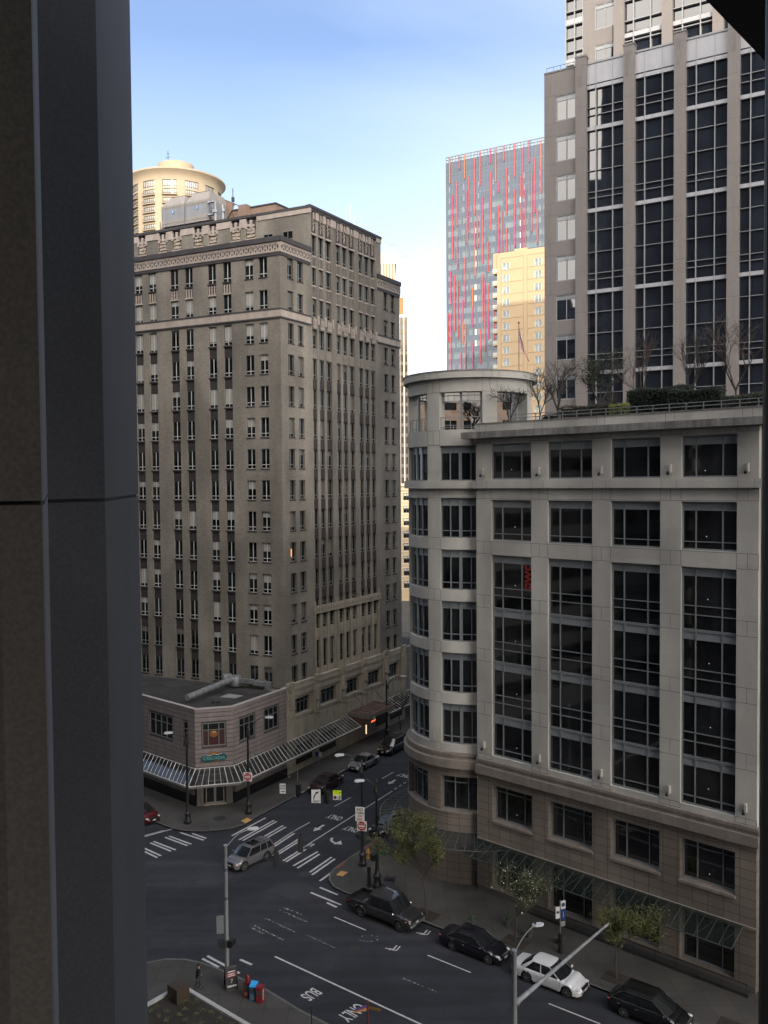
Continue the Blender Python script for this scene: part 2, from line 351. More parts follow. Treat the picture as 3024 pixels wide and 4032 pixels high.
# right wall, middle bays run up flush into the set-back top block
UBT = 62.55
for a, b in [(5.6, 5.85), (9.7, 10.75), (14.65, 15.65), (19.5, 19.95)]: wl.box(TR, a, b, -0.32, 0.0, 17.8, UBT, 0)
for a, b in [(6.75, 7.3), (8.2, 8.7), (11.7, 12.15), (13.1, 13.65), (16.65, 17.1), (18.1, 18.55)]: wl.box(TR, a, b, -0.32, -0.06, 17.8, 60.2, 0)
mid_rows = [(57.85, 60.15), (54.5, 56.5), (51.0, 53.0)]
ter = MB()
for c in MID:
    z = UBT
    for (a, b) in mid_rows + [(t - WH, t) for t in WT[:10]]: wins.append((TR, (c[0] + c[1]) / 2, a, c[1] - c[0], b - a, 'M', 0))
    for (a, b) in ((56.5, 57.85), (53.0, 54.5)):       # fluted terracotta panels
        ter.box(TR, c[0], c[1], -0.30, -0.12, a, b, 3)
        ter.box(TR, c[0], c[1], -0.10, -0.02, a, a + .16, 0); ter.box(TR, c[0], c[1], -0.10, -0.02, b - .16, b, 0)
        for q in (0.1, 0.42, 0.74): w_ = c[1] - c[0]; ter.box(TR, c[0] + q * w_, c[0] + (q + .14) * w_, -0.12, -0.03, a + .16, b - .16, 1)
    ter.box(TR, c[0] + .02, c[1] - .02, -0.30, 0.12, 49.5, 50.85, 1)         # shield panels
    ter.box(TR, c[0] + .12, c[1] - .12, 0.12, 0.15, 49.7, 50.6, 0)
    for q in range(3): ter.box(TR, c[0] + .2 + q * .22, c[0] + .27 + q * .22, 0.15, 0.155, 49.85, 50.5, 3)
    ter.box(TR, c[1] + .14, c[1] + .42, -0.05, 0.10, 50.1, 51.15, 0)
    ter.box(TR, c[0], c[1], -0.30, -0.03, 46.2, 47.36, 1)
    for q in (0.28, 0.62): w_ = c[1] - c[0]; ter.box(TR, c[0] + q * w_, c[0] + (q + .08) * w_, -0.03, 0.0, 46.1, 47.3, 1)
    for k in range(1, 9):
        sp.box(TR, c[0], c[1], -0.31, -0.13, WT[k + 1], WT[k] - WH, 0)
        sp.prism([TR.p(c[0] + .1, -.13, 0)[:2], TR.p(c[1] - .1, -.13, 0)[:2], TR.p(c[1] - .3, .02, 0)[:2], TR.p(c[0] + .3, .02, 0)[:2]], WT[k + 1] + .1, WT[k] - WH - .25, 0)
    # carved panel at the top of each bay
    ter.box(TR, c[0], c[1], -0.30, -0.16, 60.2, 62.6, 3)
    ter.box(TR, c[0] - .05, c[1] + .05, -0.12, 0.10, 60.12, 60.32, 0)
    uc = (c[0] + c[1]) / 2
    for q in range(9):
        a = q * 2.4; ter.box(TR, uc - .07 + .22 * math.cos(a) * (q / 9), uc + .07 + .22 * math.cos(a) * (q / 9), -0.12, -0.03 + .02 * (q % 3), 60.6 + q * .17, 60.78 + q * .17, 0)
    ter.box(TR, uc - .1, uc + .1, -0.12, 0.04, 62.0, 62.7, 0)
for a, b in [(6.75, 7.3), (8.2, 8.7), (11.7, 12.15), (13.1, 13.65), (16.65, 17.1), (18.1, 18.55)]: 
    wl.box(TR, a, b, -0.32, -0.06, 60.2, 61.9, 0); ter.box(TR, a - .04, b + .04, -0.30, 0.06, 61.9, 62.75, 0)
for a, b in [(9.7, 10.75), (14.65, 15.65)]: ter.box(TR, a - .05, b + .05, -0.2, 0.06, 61.9, 62.75, 0)
# light stone storeys at the foot of the bays
for a, b in [(5.6, 5.85), (6.75, 7.3), (8.2, 8.7), (9.7, 10.75), (11.7, 12.15), (13.1, 13.65), (14.65, 15.65), (16.65, 17.1), (18.1, 18.55), (19.5, 19.95)]:
    ter.box(TR, a + .003, b - .003, -0.32, 0.05, ZB, 17.0, 2); 
    if b - a > .8 or b < 6 or a > 19: ter.box(TR, (a + b) / 2 - .09, (a + b) / 2 + .09, 0.05, 0.16, 9.5, 18.4, 2)
for c in MID:
    ter.box(TR, c[0], c[1], -0.31, -0.05, 13.9, 15.2, 2); ter.box(TR, c[0], c[1], -0.31, -0.05, ZB, 10.6, 2)
    ter.box(TR, c[0] + .15, c[1] - .15, -0.05, -0.01, 14.2, 14.95, 2)
    ter.box(TR, c[0], c[1], -0.31, 0.02, 16.95, 17.8, 2)
    for (a, b) in ((15.2, 16.95), (10.6, 13.9)): wins.append((TR, (c[0] + c[1]) / 2, a, c[1] - c[0], b - a, 'M', 1))
ter.box(TR, 5.5, 20.05, 0.05, 0.22, 17.0, 17.35, 2); ter.box(TR, 5.5, 20.05, 0.022, 0.12, 17.35, 17.8, 2)
for k in range(42): u = 5.7 + k * .345; ter.box(TR, u, u + .17, 0.12, 0.26, 17.35, 17.75 + .18 * (k % 3 == 0), 2)
# panels in the two upper rows of the left wall and flanks
def zig(F, c, a, b, kind):
    w_ = c[1] - c[0]
    ter.box(F, c[0] + .002, c[1] - .002, -0.30, -0.06, a, b, 3 if kind else 0)
    if kind:      # twisted colonnettes
        ter.box(F, c[0], c[1], -0.06, 0.02, a, a + .16, 0); ter.box(F, c[0], c[1], -0.06, 0.02, b - .13, b, 0)
        for q in (0.12, 0.44, 0.76):
            for k in range(5): ter.box(F, c[0] + (q + .02 * (k % 2)) * w_, c[0] + (q + .14 + .02 * (k % 2)) * w_, -0.06, 0.0 - .02 * (k % 2), a + .16 + k * .19, a + .35 + k * .19, 0)
    else:         # chevron panel: dark notches
        for q, h0, h1 in ((.12, .35, .75), (.3, .6, .85), (.46, .35, .62), (.64, .6, .85), (.8, .35, .75)):
            ter.box(F, c[0] + q * w_, c[0] + (q + .10) * w_, -0.06, -0.045, a + (b - a) * h0, a + (b - a) * h1, 3)
for i, c in enumerate(LCOLS): zig(TL, c, 53.0, 54.38, i >= 2)
for c in RCOLS + RCOLS2: zig(TR, c, 53.0, 54.38, 0)
for i, c in enumerate(LCOLS[2:]): pass
# belt courses and frieze
for F, a, b in ((TL, 0.0, LEN_L), (TR, 0.0, 5.5), (TR, 20.05, LEN_R)):
    s0 = 0.10 if a == 0 else 0
    ter.box(F, a - s0, b, 0.0, 0.10, 50.0, 50.74, 0); ter.box(F, a - s0, b, 0.0, 0.13, 50.74, 50.92, 3); ter.box(F, a - s0, b, 0.0, 0.13, 49.84, 50.0, 3)
    ter.box(F, a - s0, b, 0.0, 0.10, 56.56, 56.9, 3)
    ter.box(F, a - s0, b, -0.3, 0.16, 56.9, 58.02, 1 if False else 0)
    ter.box(F, a - s0 - .1, b, -0.6, 0.30, 58.02, 58.55, 3)
    u = a + .12
    while u < b - .4:     # frieze relief: diamonds and half circles alternate
        for (x0, x1, z0, z1, m_) in ((.00, .11, 57.28, 57.62, 3), (.05, .06 + .0, 57.2, 57.7, 3), (.28, .46, 57.12, 57.3, 3), (.42, .52, 57.5, 57.78, 3), (.22, .32, 57.5, 57.78, 3)):
            ter.box(F, u + x0, u + x1, 0.16, 0.168, z0, z1, m_)
        ter.face([F.p(u + .055 + dx, 0.176, 57.45 + dz) for dx, dz in ((-.17, 0), (0, .27), (.17, 0), (0, -.27))][::(1 if F.side < 0 else -1)], 3)
        ter.box(F, u + .14, u + .19, 0.16, 0.20, 57.1, 57.85, 0); ter.box(F, u + .53, u + .58, 0.16, 0.20, 57.1, 57.85, 0)
        u += .62
# set-back top block
UB = Frame(*TR.p(5.6, 0, 0)[:2], 154.6, 1)
ub = wl
def PB(a, b): return (UB.o[0] + a * TL.u[0] + b * TR.u[0], UB.o[1] + a * TL.u[1] + b * TR.u[1])
ub.prism([PB(.34, .34), PB(27.5, .34), PB(27.5, 15.1), PB(.34, 15.1)], 57.1, 62.9, 0, 2)
ub.box(TR, 19.95, 21.0, -0.32, 0.0, ZT, UBT, 0)
ucols = [(c, d) for c, d in ((7.25, 8.65), (9.4, 10.75), (12.75, 13.95), (14.85, 16.2), (18.1, 19.45), (20.3, 21.5), (23.5, 24.8))]
ue = [0.0] + [e for c in ucols for e in c] + [27.5]
for i in range(0, len(ue), 2): ub.box(UB, ue[i], ue[i + 1], -0.32, 0.0, 57.0, 62.6, 0)
for i, c in enumerate(ucols):
    ub.box(UB, c[0], c[1], -0.32, 0.0, 57.0, 60.3, 0)
    ter.box(UB, c[0], c[1], -0.31, -0.16, 60.3, 61.6, 4); ter.box(UB, c[0], c[1], -0.31, -0.17, 61.6, 62.75, 3)
    ter.box(UB, c[0] - .02, c[1] + .02, -0.14, 0.12, 60.42, 60.6, 0)
    uc = (c[0] + c[1]) / 2
    rr = random.Random(i)
    for q in range(16):
        zz = 60.75 + (q // 4) * .4 + rr.uniform(0, .12); x = uc + (q % 4 - 1.5) * .25 + rr.uniform(-.06, .06); s_ = rr.uniform(.11, .18)
        ter.box(UB, x - s_, x + s_, -0.14, -0.04 + rr.uniform(-.03, .05), zz, zz + s_ * 1.6, 0)
    ter.box(UB, uc - .16, uc + .16, -0.14, 0.02, 61.9, 62.75, 0)
for a, b in [(ue[i], ue[i + 1]) for i in range(0, len(ue), 2)]:
    if b - a < 1.2 or a > 1: ter.box(UB, a - .06, b + .06, -0.2, 0.08, 61.95 if b - a < 1.2 else 62.2, 62.95, 0); ter.box(UB, a - .16, a + .12, -0.1, 0.06, 61.75, 62.6, 0); ter.box(UB, b - .12, b + .16, -0.1, 0.06, 61.75, 62.6, 0)
ter.box(UB, -.06, 7.1, -0.2, 0.08, 62.5, 63.05, 0); ter.box(TR, 5.55, 6.0 - .2, -0.2, 0.08, 62.55, 63.05, 0)
ter.box(TR, 19.9, 21.05, -0.2, 0.08, 62.55, 63.1, 0)
ter.box(UB, -.1, 27.5, -0.5, 0.12, 63.05, 63.35, 3); ter.box(TR, 5.5, 21.1, -0.5, 0.12, 63.12, 63.42, 3)
ter.box(UB, 7.1, 27.5, -0.5, 0.03, 62.95, 63.05, 3); ter.box(TR, 5.9, 19.9, -0.5, 0.05, 62.8, 63.1, 3)
build(wl, 'wall', [M_brick, M_dbrick, M_roofa], deco)
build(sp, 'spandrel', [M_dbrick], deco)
build(ter, 'terracotta_trim', [M_terra, M_terrad, M_lime, M_ledge, mat('ochre_glaze', (0.30, 0.25, 0.13), 0.7, var=0.2)], deco)
# windows
SM = {}
def win_meshes(w, h, light, bl, mull=(0.5,), tr=(0.2,)):
    k = (round(w, 2), round(h, 2), light, bl)
    if k not in SM:
        f = sash(w, h, mull, tr, 0.045, sm=1, dep=.03, bar=.085); p = pane(w - .02, h, bl)
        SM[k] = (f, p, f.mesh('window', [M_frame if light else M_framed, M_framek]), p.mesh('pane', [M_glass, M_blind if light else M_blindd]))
    return SM[k]
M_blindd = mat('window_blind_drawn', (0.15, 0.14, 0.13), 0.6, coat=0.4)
rr = random.Random(3)
wins_s = sorted(wins, key=lambda q: (0 if q[5] == 'L' and q[6] < 8 else 1 if q[5] == 'R' and q[1] < 10 else 2, -q[2]))
rest_f = MB(); rest_p = MB(); sillm = MB()
for n_, (F, u, z, w, h, kd, i) in enumerate(wins_s):
    bl_ = rr.choice((0, 0, 0, 0, 0, 0.3, 0.45, 0.8) if kd == 'L' else (0, 0, 0, 0, 0.3, 0.8))
    if kd == 'L' and z > 44: bl_ = rr.choice((0.6, 0.75, 0.3, 0.0, 0.0))
    if kd == 'L' and i > 5 and z > 40: bl_ = rr.choice((.8, .9, .6))
    f, p, fm, pm = win_meshes(w, h, kd == 'L', bl_)
    RC_ = -0.18 if kd == 'L' else -0.27 if kd == 'R' else -0.29
    if n_ < 100:
        o = inst(fm, 'window', deco, F, u, RC_, z); child(pm, 'pane', o)
    else:
        offmesh(f, F, u, RC_, z, rest_f, 0); offmesh(p, F, u, RC_, z, rest_f, 2)
    if kd != 'M': sillm.box(F, u - w/2 - .06, u + w/2 + .06, -0.1, 0.04, z - .14, z + .004, 0)
build(rest_f, 'window', [M_framed, M_framek, M_glass, M_blindd], deco, kind='stuff')
build(sillm, 'window_sill', [M_dbrick], deco)
# one lit lamp in a window
lm = MB(); lm.box(TR, 1.66, 1.80, -.235, -.22, 23.9, 24.75); build(lm, 'lit_lamp', [mat('lamp_orange', (0.8, 0.3, 0.1), 0.5, emit=(1, .35, .12), es=1.1)], deco)
def lerp_(a, b, t): return a + (b - a) * t
for a_, b_ in ((2.3, 3.5), (5.0, 6.1)):
    m_ = MB(); m_.box(UB, a_, b_, 0.0, .02, 59.2, 60.75, 0); m_.box(UB, (a_ + b_) / 2 - .03, (a_ + b_) / 2 + .03, .02, .05, 59.2, 60.7, 1); m_.box(UB, a_, b_, .02, .05, 59.85, 59.92, 1); m_.box(UB, a_ - .04, b_ + .04, 0, .06, 60.75, 60.85, 1); build(m_, 'upper_window', [M_glass, M_framed], deco)
# penthouse on the roof
ph = MB()
ph.prism([PB(8.9, 6), PB(16.5, 6), PB(16.5, 13), PB(8.9, 13)], 63.0, 66.4, 0); ph.prism([PB(12.6, 5.2), PB(13.8, 5.2), PB(13.8, 6), PB(12.6, 6)], 63.0, 66.7, 0); ph.prism([PB(8.8, 5.9), PB(16.6, 5.9), PB(16.6, 13.1), PB(8.8, 13.1)], 66.4, 66.55, 1); ph.face([(*PB(14.7, 5.8), 67.05), (*PB(17.8, 5.8), 68.7), (*PB(17.8, 12), 68.7), (*PB(14.7, 12), 67.05)], 1); ph.face([(*PB(14.7, 5.8), 67.05), (*PB(17.8, 5.8), 63.5), (*PB(17.8, 5.8), 68.7)], 0)
build(ph, 'penthouse', [mat('tan_stucco', (0.30, 0.21, 0.16), 0.9, var=0.1), M_ledge], deco)
M_ct = mat('cooling_tower_panel', (0.36, 0.33, 0.30), 0.7, var=0.1, streak=0.12)
M_ct2 = mat('cooling_tower_grey', (0.30, 0.31, 0.33), 0.6, var=0.08, streak=0.12)
for k, (a0, a1) in enumerate(((15.7, 19.38), (19.42, 23.1))):
    ct = root('cooling_tower', (*PB((a0 + a1) / 2, 3.5), 63.0), ('pale boxy rooftop cooling tower with a blue disc mark, right one beside the pipes', 'pale boxy rooftop cooling tower with a blue disc mark, left one of the pair')[k], 'cooling tower', 'rooftop cooling towers')
    FR = Frame(*PB(0, 2.2), 154.6, 1); c = MB(); T_ = 68.1 - .04 * k
    c.box(FR, a0, a1, -4, 0, 64.6, 65.2, 0); c.box(FR, a0, a1, -4, -.02, 65.2, 66.55, 1); c.box(FR, a0, a1, -4, 0, 66.55, 67.0, 0)
    for z in (64.75, 66.68): c.box(FR, a0, a1, 0, .012, z, z + .03, 2)
    P = [FR.p(a0 + .02, 0, 67.0), FR.p(a1 - .02, 0, 67.0), FR.p(a1 - .02, -4, 67.0), FR.p(a0 + .02, -4, 67.0)]; Q = [FR.p(a0 + .25, -.5, T_), FR.p(a1 - 1.1, -.5, T_), FR.p(a1 - 1.1, -3.4, T_), FR.p(a0 + .25, -3.4, T_)]
    for i in range(4): j = (i + 1) % 4; c.face([P[j], P[i], Q[i], Q[j]], 0)
    c.face(Q[::-1], 0)
    for q in range(16): u = lerp_(a0 + .3, a1 - 1.2, q / 15); c.box(FR, u, u + .05, -.6, -.5, T_, T_ + .08, 2)
    for u in (a0 + .06, a1 - .16): c.box(FR, u, u + .1, 0.0, .03, 64.6, 67.0, 1)
    build(c, 'casing', [M_ct, M_ct2, M_ledge], ct)
    sf = MB()
    for q in range(9): u = a0 + (a1 - a0) * q / 8.0; sf.box(FR, u - .05, u + .05, -.1, -.02, 63.3, 64.6, 0)
    sf.box(FR, a0, a1, -4, -.4, 63.9, 64.59, 0); sf.box(FR, a0, a1, -.4, .02, 64.4, 64.58, 1); build(sf, 'support_frame', [M_ledge, M_ct], ct)
    dk = MB(); uc = (a0 + a1) / 2
    dk.tube(FR.p(uc, 0.0, 66.1), FR.p(uc, .03, 66.1), .22, .22, 20, 0); dk.box(FR, uc - .05, uc + .05, .03, .035, 65.95, 66.25, 1)
    o = build(dk, 'logo_disc', [mat('logo_blue', (0.05, 0.28, 0.65), 0.5), M_white], ct)
pp = root('pipework', (*PB(14.6, 3), 63), 'grey vertical pipes and valves beside the rooftop cooling tower', 'pipes')
for nm, pts in (('pipe', [(15.7, 2.0, 66.4), (14.6, 2.0, 66.4), (14.6, 2.0, 63.3)]), ('pipe', [(13.7, 2.2, 65.9), (13.6, 2.2, 63.1)]), ('pipe', [(15.7, 2.0, 64.9), (14.8, 2.0, 64.9)])):
    c = MB(); c.path([(*PB(a, b), z) for a, b, z in pts], .16, 10); c.lathe(*PB(pts[-1][0], pts[-1][1]), [(0, 65.0), (.27, 65.05), (.27, 65.4), (0, 65.45)], 10); build(c, nm, [M_galv], pp)
for u, z in ((24.9, 64.0), (13.2, 66.6), (5.5, 62.6)):
    c = MB(); p = PB(min(u, 24.5), 3.5 if u > 10 else 8.5); c.tube((*p, 63.0), (*p, z + 1.6), .05); c.lathe(*p, [(0, z), (.2, z), (.2, z + .5), (0, z + .6)], 8)
    solo(c, 'vent_stack', [M_ledge], (*p, 63.0), {24.9: 'thin dark vent stack at the left end of the deco tower roof', 13.2: 'thin dark vent stack on the tan penthouse of the deco tower', 5.5: 'short dark vent stack behind the right corner of the deco tower roof'}[u], 'vent')

# ================================================================ two-storey base of the deco tower and corner shop
BR_ = Frame(-15.3, 84.93, 59.0, -1)
base = root('low_stone_building', (-6, 99, 0), 'two storey limestone front with carved pilasters at the foot of the deco tower', 'building')
b = MB()
PIL = [(8.6, 10.1), (13.85, 14.9), (19.05, 20.2), (23.95, 25.05), (29.1, 30.2), (33.8, 34.9)]
WB = [(10.25, 13.1), (15.0, 18.35), (20.3, 23.3), (25.15, 28.3), (30.35, 33.0)]
wall_layer(b, BR_, WB, [[(6.42, 8.2)]] * 5, 8.45, 35.0, 3.2, 9.85, -.45, 0.0, 0)
b.prism([BR_.p(8.5, -.46, 0)[:2], BR_.p(35, -.46, 0)[:2], BR_.p(35, -3, 0)[:2], BR_.p(8.5, -3, 0)[:2]], 0, 9.6, 0, 1)
b.box(BR_, 8.5, 35, -.45, -.1, 0.15, 3.2, 0)
for a, c in zip(PIL, PIL[1:]): 
    b.box(BR_, a[1], c[0], 0.0, 0.10, 8.5, 9.25, 0); b.box(BR_, a[1], c[0], 0.0, 0.16, 9.25, 9.55, 0); b.box(BR_, a[1], c[0], -.3, 0.12, 9.55, 10.0, 0)
    b.box(BR_, a[1] + .1, c[0] - .1, 0.0, 0.08, 6.1, 6.4, 0)
    w3 = (c[0] - a[1]) / 3
    for q in range(3): b.box(BR_, a[1] + q * w3 + .25, a[1] + (q + 1) * w3 - .1, 0.0, 0.05, 4.1, 5.7, 0)
build(b, 'wall', [M_lime, M_roofa], base)
for (a, c) in PIL:
    m_ = MB(); w_ = c - a; m_.box(BR_, a, c, 0.0, 0.22, 5.9, 9.9, 0); m_.box(BR_, a + .05, c - .05, 0.0, 0.14, 3.6, 5.9, 0)
    rr = random.Random(int(a * 10))
    for q in range(26): u = a + rr.uniform(.05, w_ - .2); z = 7.0 + rr.uniform(0, 3.0); m_.box(BR_, u, u + rr.uniform(.08, .2), .22, .22 + rr.uniform(.04, .2), z, z + rr.uniform(.2, .6), 0)
    m_.box(BR_, a + w_ * .25, a + w_ * .75, .22, .42, 7.4, 9.0, 0); m_.box(BR_, a + w_ * .3, a + w_ * .7, .22, .32, 6.4, 7.2, 0); m_.box(BR_, a + .1, c - .1, 0, .3, 9.9, 10.25, 0)
    build(m_, 'carved_pilaster', [M_lime], base)
def multi_window(name, F, u0, u1, z0, z1, nv, hs, parent, fm, gm, d=-.25, fr=.06, pan=None):
    mb = sash(u1 - u0, z1 - z0, [k / nv for k in range(1, nv)] if isinstance(nv, int) else nv, hs, fr); t = MB(); offmesh(mb, F, (u0 + u1) / 2, d, z0, t)
    o = build(t, name, [fm], parent); t = MB(); offmesh(pane(u1 - u0, z1 - z0), F, (u0 + u1) / 2, d, z0, t); build(t, 'pane', [gm, M_blind], o); return o
for (a, c) in WB: multi_window('window', BR_, a, c, 6.42, 8.2, 4, (.7,), base, M_framed, M_glass, -.35)
# ground floor shop windows under the canopy
for a, c in ((10.5, 13.5), (15, 18.3), (27.5, 30), (31, 34)):
    w_ = MB(); w_.box(BR_, a, c, -.1, -.04, .9, 3.0); build(w_, 'shop_window', [M_glass], base)
# striped stone wings (corner shop at the left and its twin at the far right)
M_pink = mat('pink_grey_stone', (0.235, 0.20, 0.195), 0.85, var=0.12, scale=1.2, streak=0.1, grain=0.1, gscale=9)
M_pinkd = mat('stone_groove', (0.07, 0.06, 0.06), 0.9)
M_tile = mat('black_tile', (0.012, 0.012, 0.014), 0.25)
def striped(mb, F, U0, U1, cols, Z0=3.6, Z1=9.45, wz=(6.05, 8.35), d0=-.4):
    """courses with dark grooves between them, interrupted at the windows"""
    n = 13; h = (Z1 - Z0) / n
    for k in range(n):
        z0 = Z0 + k * h; z1 = z0 + h - .07
        segs = [(U0, U1)]
        if cols and z1 > wz[0] - .1 and z0 < wz[1] + .1:
            e = [U0] + [q for c in cols for q in (c[0] - .12, c[1] + .12)] + [U1]; segs = [(e[i], e[i + 1]) for i in range(0, len(e), 2)]
        for a, c in segs:
            if c - a > .05: mb.box(F, a, c, -.06, 0.0, z0, z1, 0)
    edges = [U0] + [q for c in cols for q in c] + [U1]
    for i in range(0, len(edges), 2): mb.box(F, edges[i], edges[i + 1], d0, -.06, Z0, Z1, 1)
    for c in cols: mb.box(F, c[0], c[1], d0, -.06, Z0, wz[0], 1); mb.box(F, c[0], c[1], d0, -.06, wz[1], Z1, 1)
    mb.box(F, U0, U1, d0, 0.02, Z1, Z1 + .35, 0)
shop = root('corner_shop', (-17, 86, 0), 'two storey corner restaurant of striped pink grey stone with a chamfered entrance', 'building')
FL = Frame(-18.8, 83.78, 139.4, 1); FC = Frame(-18.8, 83.78, 14.5, -1); FRr = Frame(-15.21, 84.71, 59.0, -1)
s = MB()
striped(s, FL, 0, 26, [(1.2, 1.95), (3.75, 7.7), (11, 15), (18, 22)]); striped(s, FC, 0, 3.71, [(.72, 2.95)]); striped(s, FRr, 0, 8.7, [(1.0, 3.35), (4.93, 7.27)])
far_ = FL.p(26, 0, 0)[:2]; back = (TCx + 20 * TL.u[0], TCy + 20 * TL.u[1])
s.prism([FL.p(.45, -.41, 0)[:2], FC.p(3.4, -.41, 0)[:2], FRr.p(8.6, -.41, 0)[:2], PA(0, 0.2), PA(22, .2), (far_[0] + .3, far_[1] + .6)], 0.1, 9.3, 1, 2)
build(s, 'wall', [M_pink, M_pinkd, M_roofa], shop)
s = MB()
for F, a, c in ((FL, .5, 26), (FRr, .3, 8.7)):
    s.box(F, a, c, -.4, -.05, 1.15, 3.6, 1); s.box(F, a - .3, c, -.4, 0.02, .15, 1.15, 0)
s.box(FC, .1, .75, -.4, -.05, .15, 3.6, 1); s.box(FC, 2.95, 3.6, -.4, -.05, .15, 3.6, 1); s.box(FC, .75, 2.95, -.4, -.05, 2.75, 3.6, 1)
build(s, 'plinth', [M_tile, mat('ground_floor_stone', (0.13, 0.12, 0.11), .8, var=.2)], shop)
cp = MB()
for F, a, c in ((FL, -.0, 26), (FC, 0, 3.71), (FRr, 0, 8.7)): cp.box(F, a, c, -.3, .05, 9.8, 9.88)
build(cp, 'coping', [mat('pale_coping', (0.42, 0.38, 0.37), .7)], shop)
for F, lst in ((FL, [(1.2, 1.95, 1), (3.75, 7.7, 4), (11, 15, 4), (18, 22, 4)]), (FRr, [(1.0, 3.35, 3), (4.93, 7.27, 3)])):
    for a, c, nv in lst: multi_window('window', F, a, c, 6.05, 8.35, nv, (.68,), shop, mat('grey_green_frame', (0.17, 0.18, 0.17), .6), M_glass, -.12, .07)
ow = multi_window('window', FC, .72, 2.95, 6.05, 8.35, [.28, .74], (.7,), shop, MATS['grey_green_frame'], M_glass, -.12, .07)
bn = MB(); bn.box(FC, .8, 2.88, -.118, -.112, 6.12, 7.6, 0); build(bn, 'banner', [mat('banner_maroon', (0.045, 0.010, 0.012), .5)], shop)
cc = FC.p(1.83, -.10, 0)
dk = MB(); pts = [FC.p(1.83 + .42 * math.cos(t), -.105, 7.32 + .42 * math.sin(t)) for t in [math.pi + .25 + (math.pi - .5) * k / 14 for k in range(15)]]
pts += [FC.p(1.83 + .42 * math.cos(t), -.105, 7.32 + .25 * math.sin(t)) for t in (.2, .9, 1.57, 2.2, 2.9)]
dk.face(pts, 0); build(dk, 'banner_emblem', [mat('banner_orange', (0.20, 0.09, 0.015), .5)], shop)
put_text('7IIII', .28, mat('banner_yellow', (0.6, 0.42, 0.2), .5), shop, FC.p(1.83, -.095, 7.4), (R_(90), 0, R_(14.5)), .002, .004)
# restaurant sign: teal range of hills with a sun behind it
sg = MB(); hill = [(.55, 4.72), (.5, 4.95), (.75, 5.12), (1.05, 5.18), (1.4, 5.12), (1.78, 5.28), (2.1, 5.16), (2.6, 5.26), (2.95, 5.15), (3.08, 4.95), (3.0, 4.7), (2.6, 4.62), (2.2, 4.68), (1.7, 4.58), (1.1, 4.55), (.8, 4.58)]
f0 = [FC.p(u, .12, z) for u, z in hill]; f1 = [FC.p(u, .02, z) for u, z in hill]
sg.face(f0, 0); sg.face(f1[::-1], 0)
for i in range(len(hill)): j = (i + 1) % len(hill); sg.face([f0[j], f0[i], f1[i], f1[j]], 0)
sgo = build(sg, 'sign_board', [mat('sign_teal', (0.006, 0.085, 0.10), .5)], shop)
sr = MB()
for k in range(9):
    t = math.pi * k / 8; c_, s_ = math.cos(t), math.sin(t)
    sr.face([FC.p(1.8 + .3 * math.cos(t - .18), .06, 5.15 + .3 * math.sin(t - .18)), FC.p(1.8 + .62 * c_, .06, 5.15 + .5 * s_), FC.p(1.8 + .3 * math.cos(t + .18), .06, 5.15 + .3 * math.sin(t + .18))][::-1], 0)
sr.face([FC.p(1.8 + .38 * math.cos(t), .055, 5.1 + .38 * math.sin(t)) for t in [math.pi * k / 12 for k in range(13)]], 0)
for k in range(7): t = math.pi + .3 + (math.pi - .6) * k / 6; sr.face([FC.p(1.8 + .2 * math.cos(t - .2), .05, 4.65 + .2 * math.sin(t - .2)), FC.p(1.8 + .6 * math.cos(t), .05, 4.7 + .42 * math.sin(t)), FC.p(1.8 + .2 * math.cos(t + .2), .05, 4.65 + .2 * math.sin(t + .2))][::-1], 0)
build(sr, 'sign_sun', [mat('sign_orange', (0.30, 0.12, 0.02), .5)], shop)
cr = MB(); cr.path([FC.p(u, .14, z) for u, z in [(1.05, 5.18), (1.4, 5.14), (1.78, 5.3), (2.1, 5.18), (2.6, 5.28)]], .015, 5); build(cr, 'sign_outline', [M_white], shop)
put_text('CASCADIA', .42, mat('sign_teal_light', (0.16, 0.36, 0.33), .5), shop, FC.p(1.8, .135, 4.87), (R_(90), 0, R_(14.5)), .006, .004, 1.05)
for k in range(2):   # double entrance doors
    a = .95 + k * .92; d_ = MB(); d_.box(FC, a, a + .9, -.2, -.12, .2, .42); d_.box(FC, a, a + .1, -.2, -.12, .42, 2.6); d_.box(FC, a + .8, a + .9, -.2, -.12, .42, 2.6); d_.box(FC, a + .1, a + .8, -.2, -.12, 2.45, 2.6)
    o = build(d_, 'door', [mat('door_frame_grey', (0.20, 0.19, 0.18), .5)], shop); g = MB(); g.box(FC, a + .1, a + .8, -.17, -.15, .42, 2.45); build(g, 'pane', [M_glass], o)
dp = MB(); dp.box(FC, .7, 3.0, -.5, .05, .10, .19); build(dp, 'doorstep', [M_lime], shop)
# striped twin wing at the far right of the base
tw = root('stone_wing', (1, 116, 0), 'striped pink grey stone wing at the far right end of the limestone front', 'building')
s = MB(); striped(s, BR_, 35.02, 44, [(36.3, 38.6), (40, 42.4)]); s.prism([BR_.p(35.05, -.41, 0)[:2], BR_.p(44, -.41, 0)[:2], BR_.p(44, -12, 0)[:2], BR_.p(35.05, -12, 0)[:2]], 0.1, 9.3, 1, 2); s.box(BR_, 35.02, 44, -.4, -.05, .15, 3.6, 1)
build(s, 'wall', [M_pink, M_pinkd, M_roofa], tw)
for a, c in ((36.3, 38.6), (40, 42.4)): multi_window('window', BR_, a, c, 6.05, 8.35, 3, (.68,), tw, MATS['grey_green_frame'], M_glass, -.12, .07)
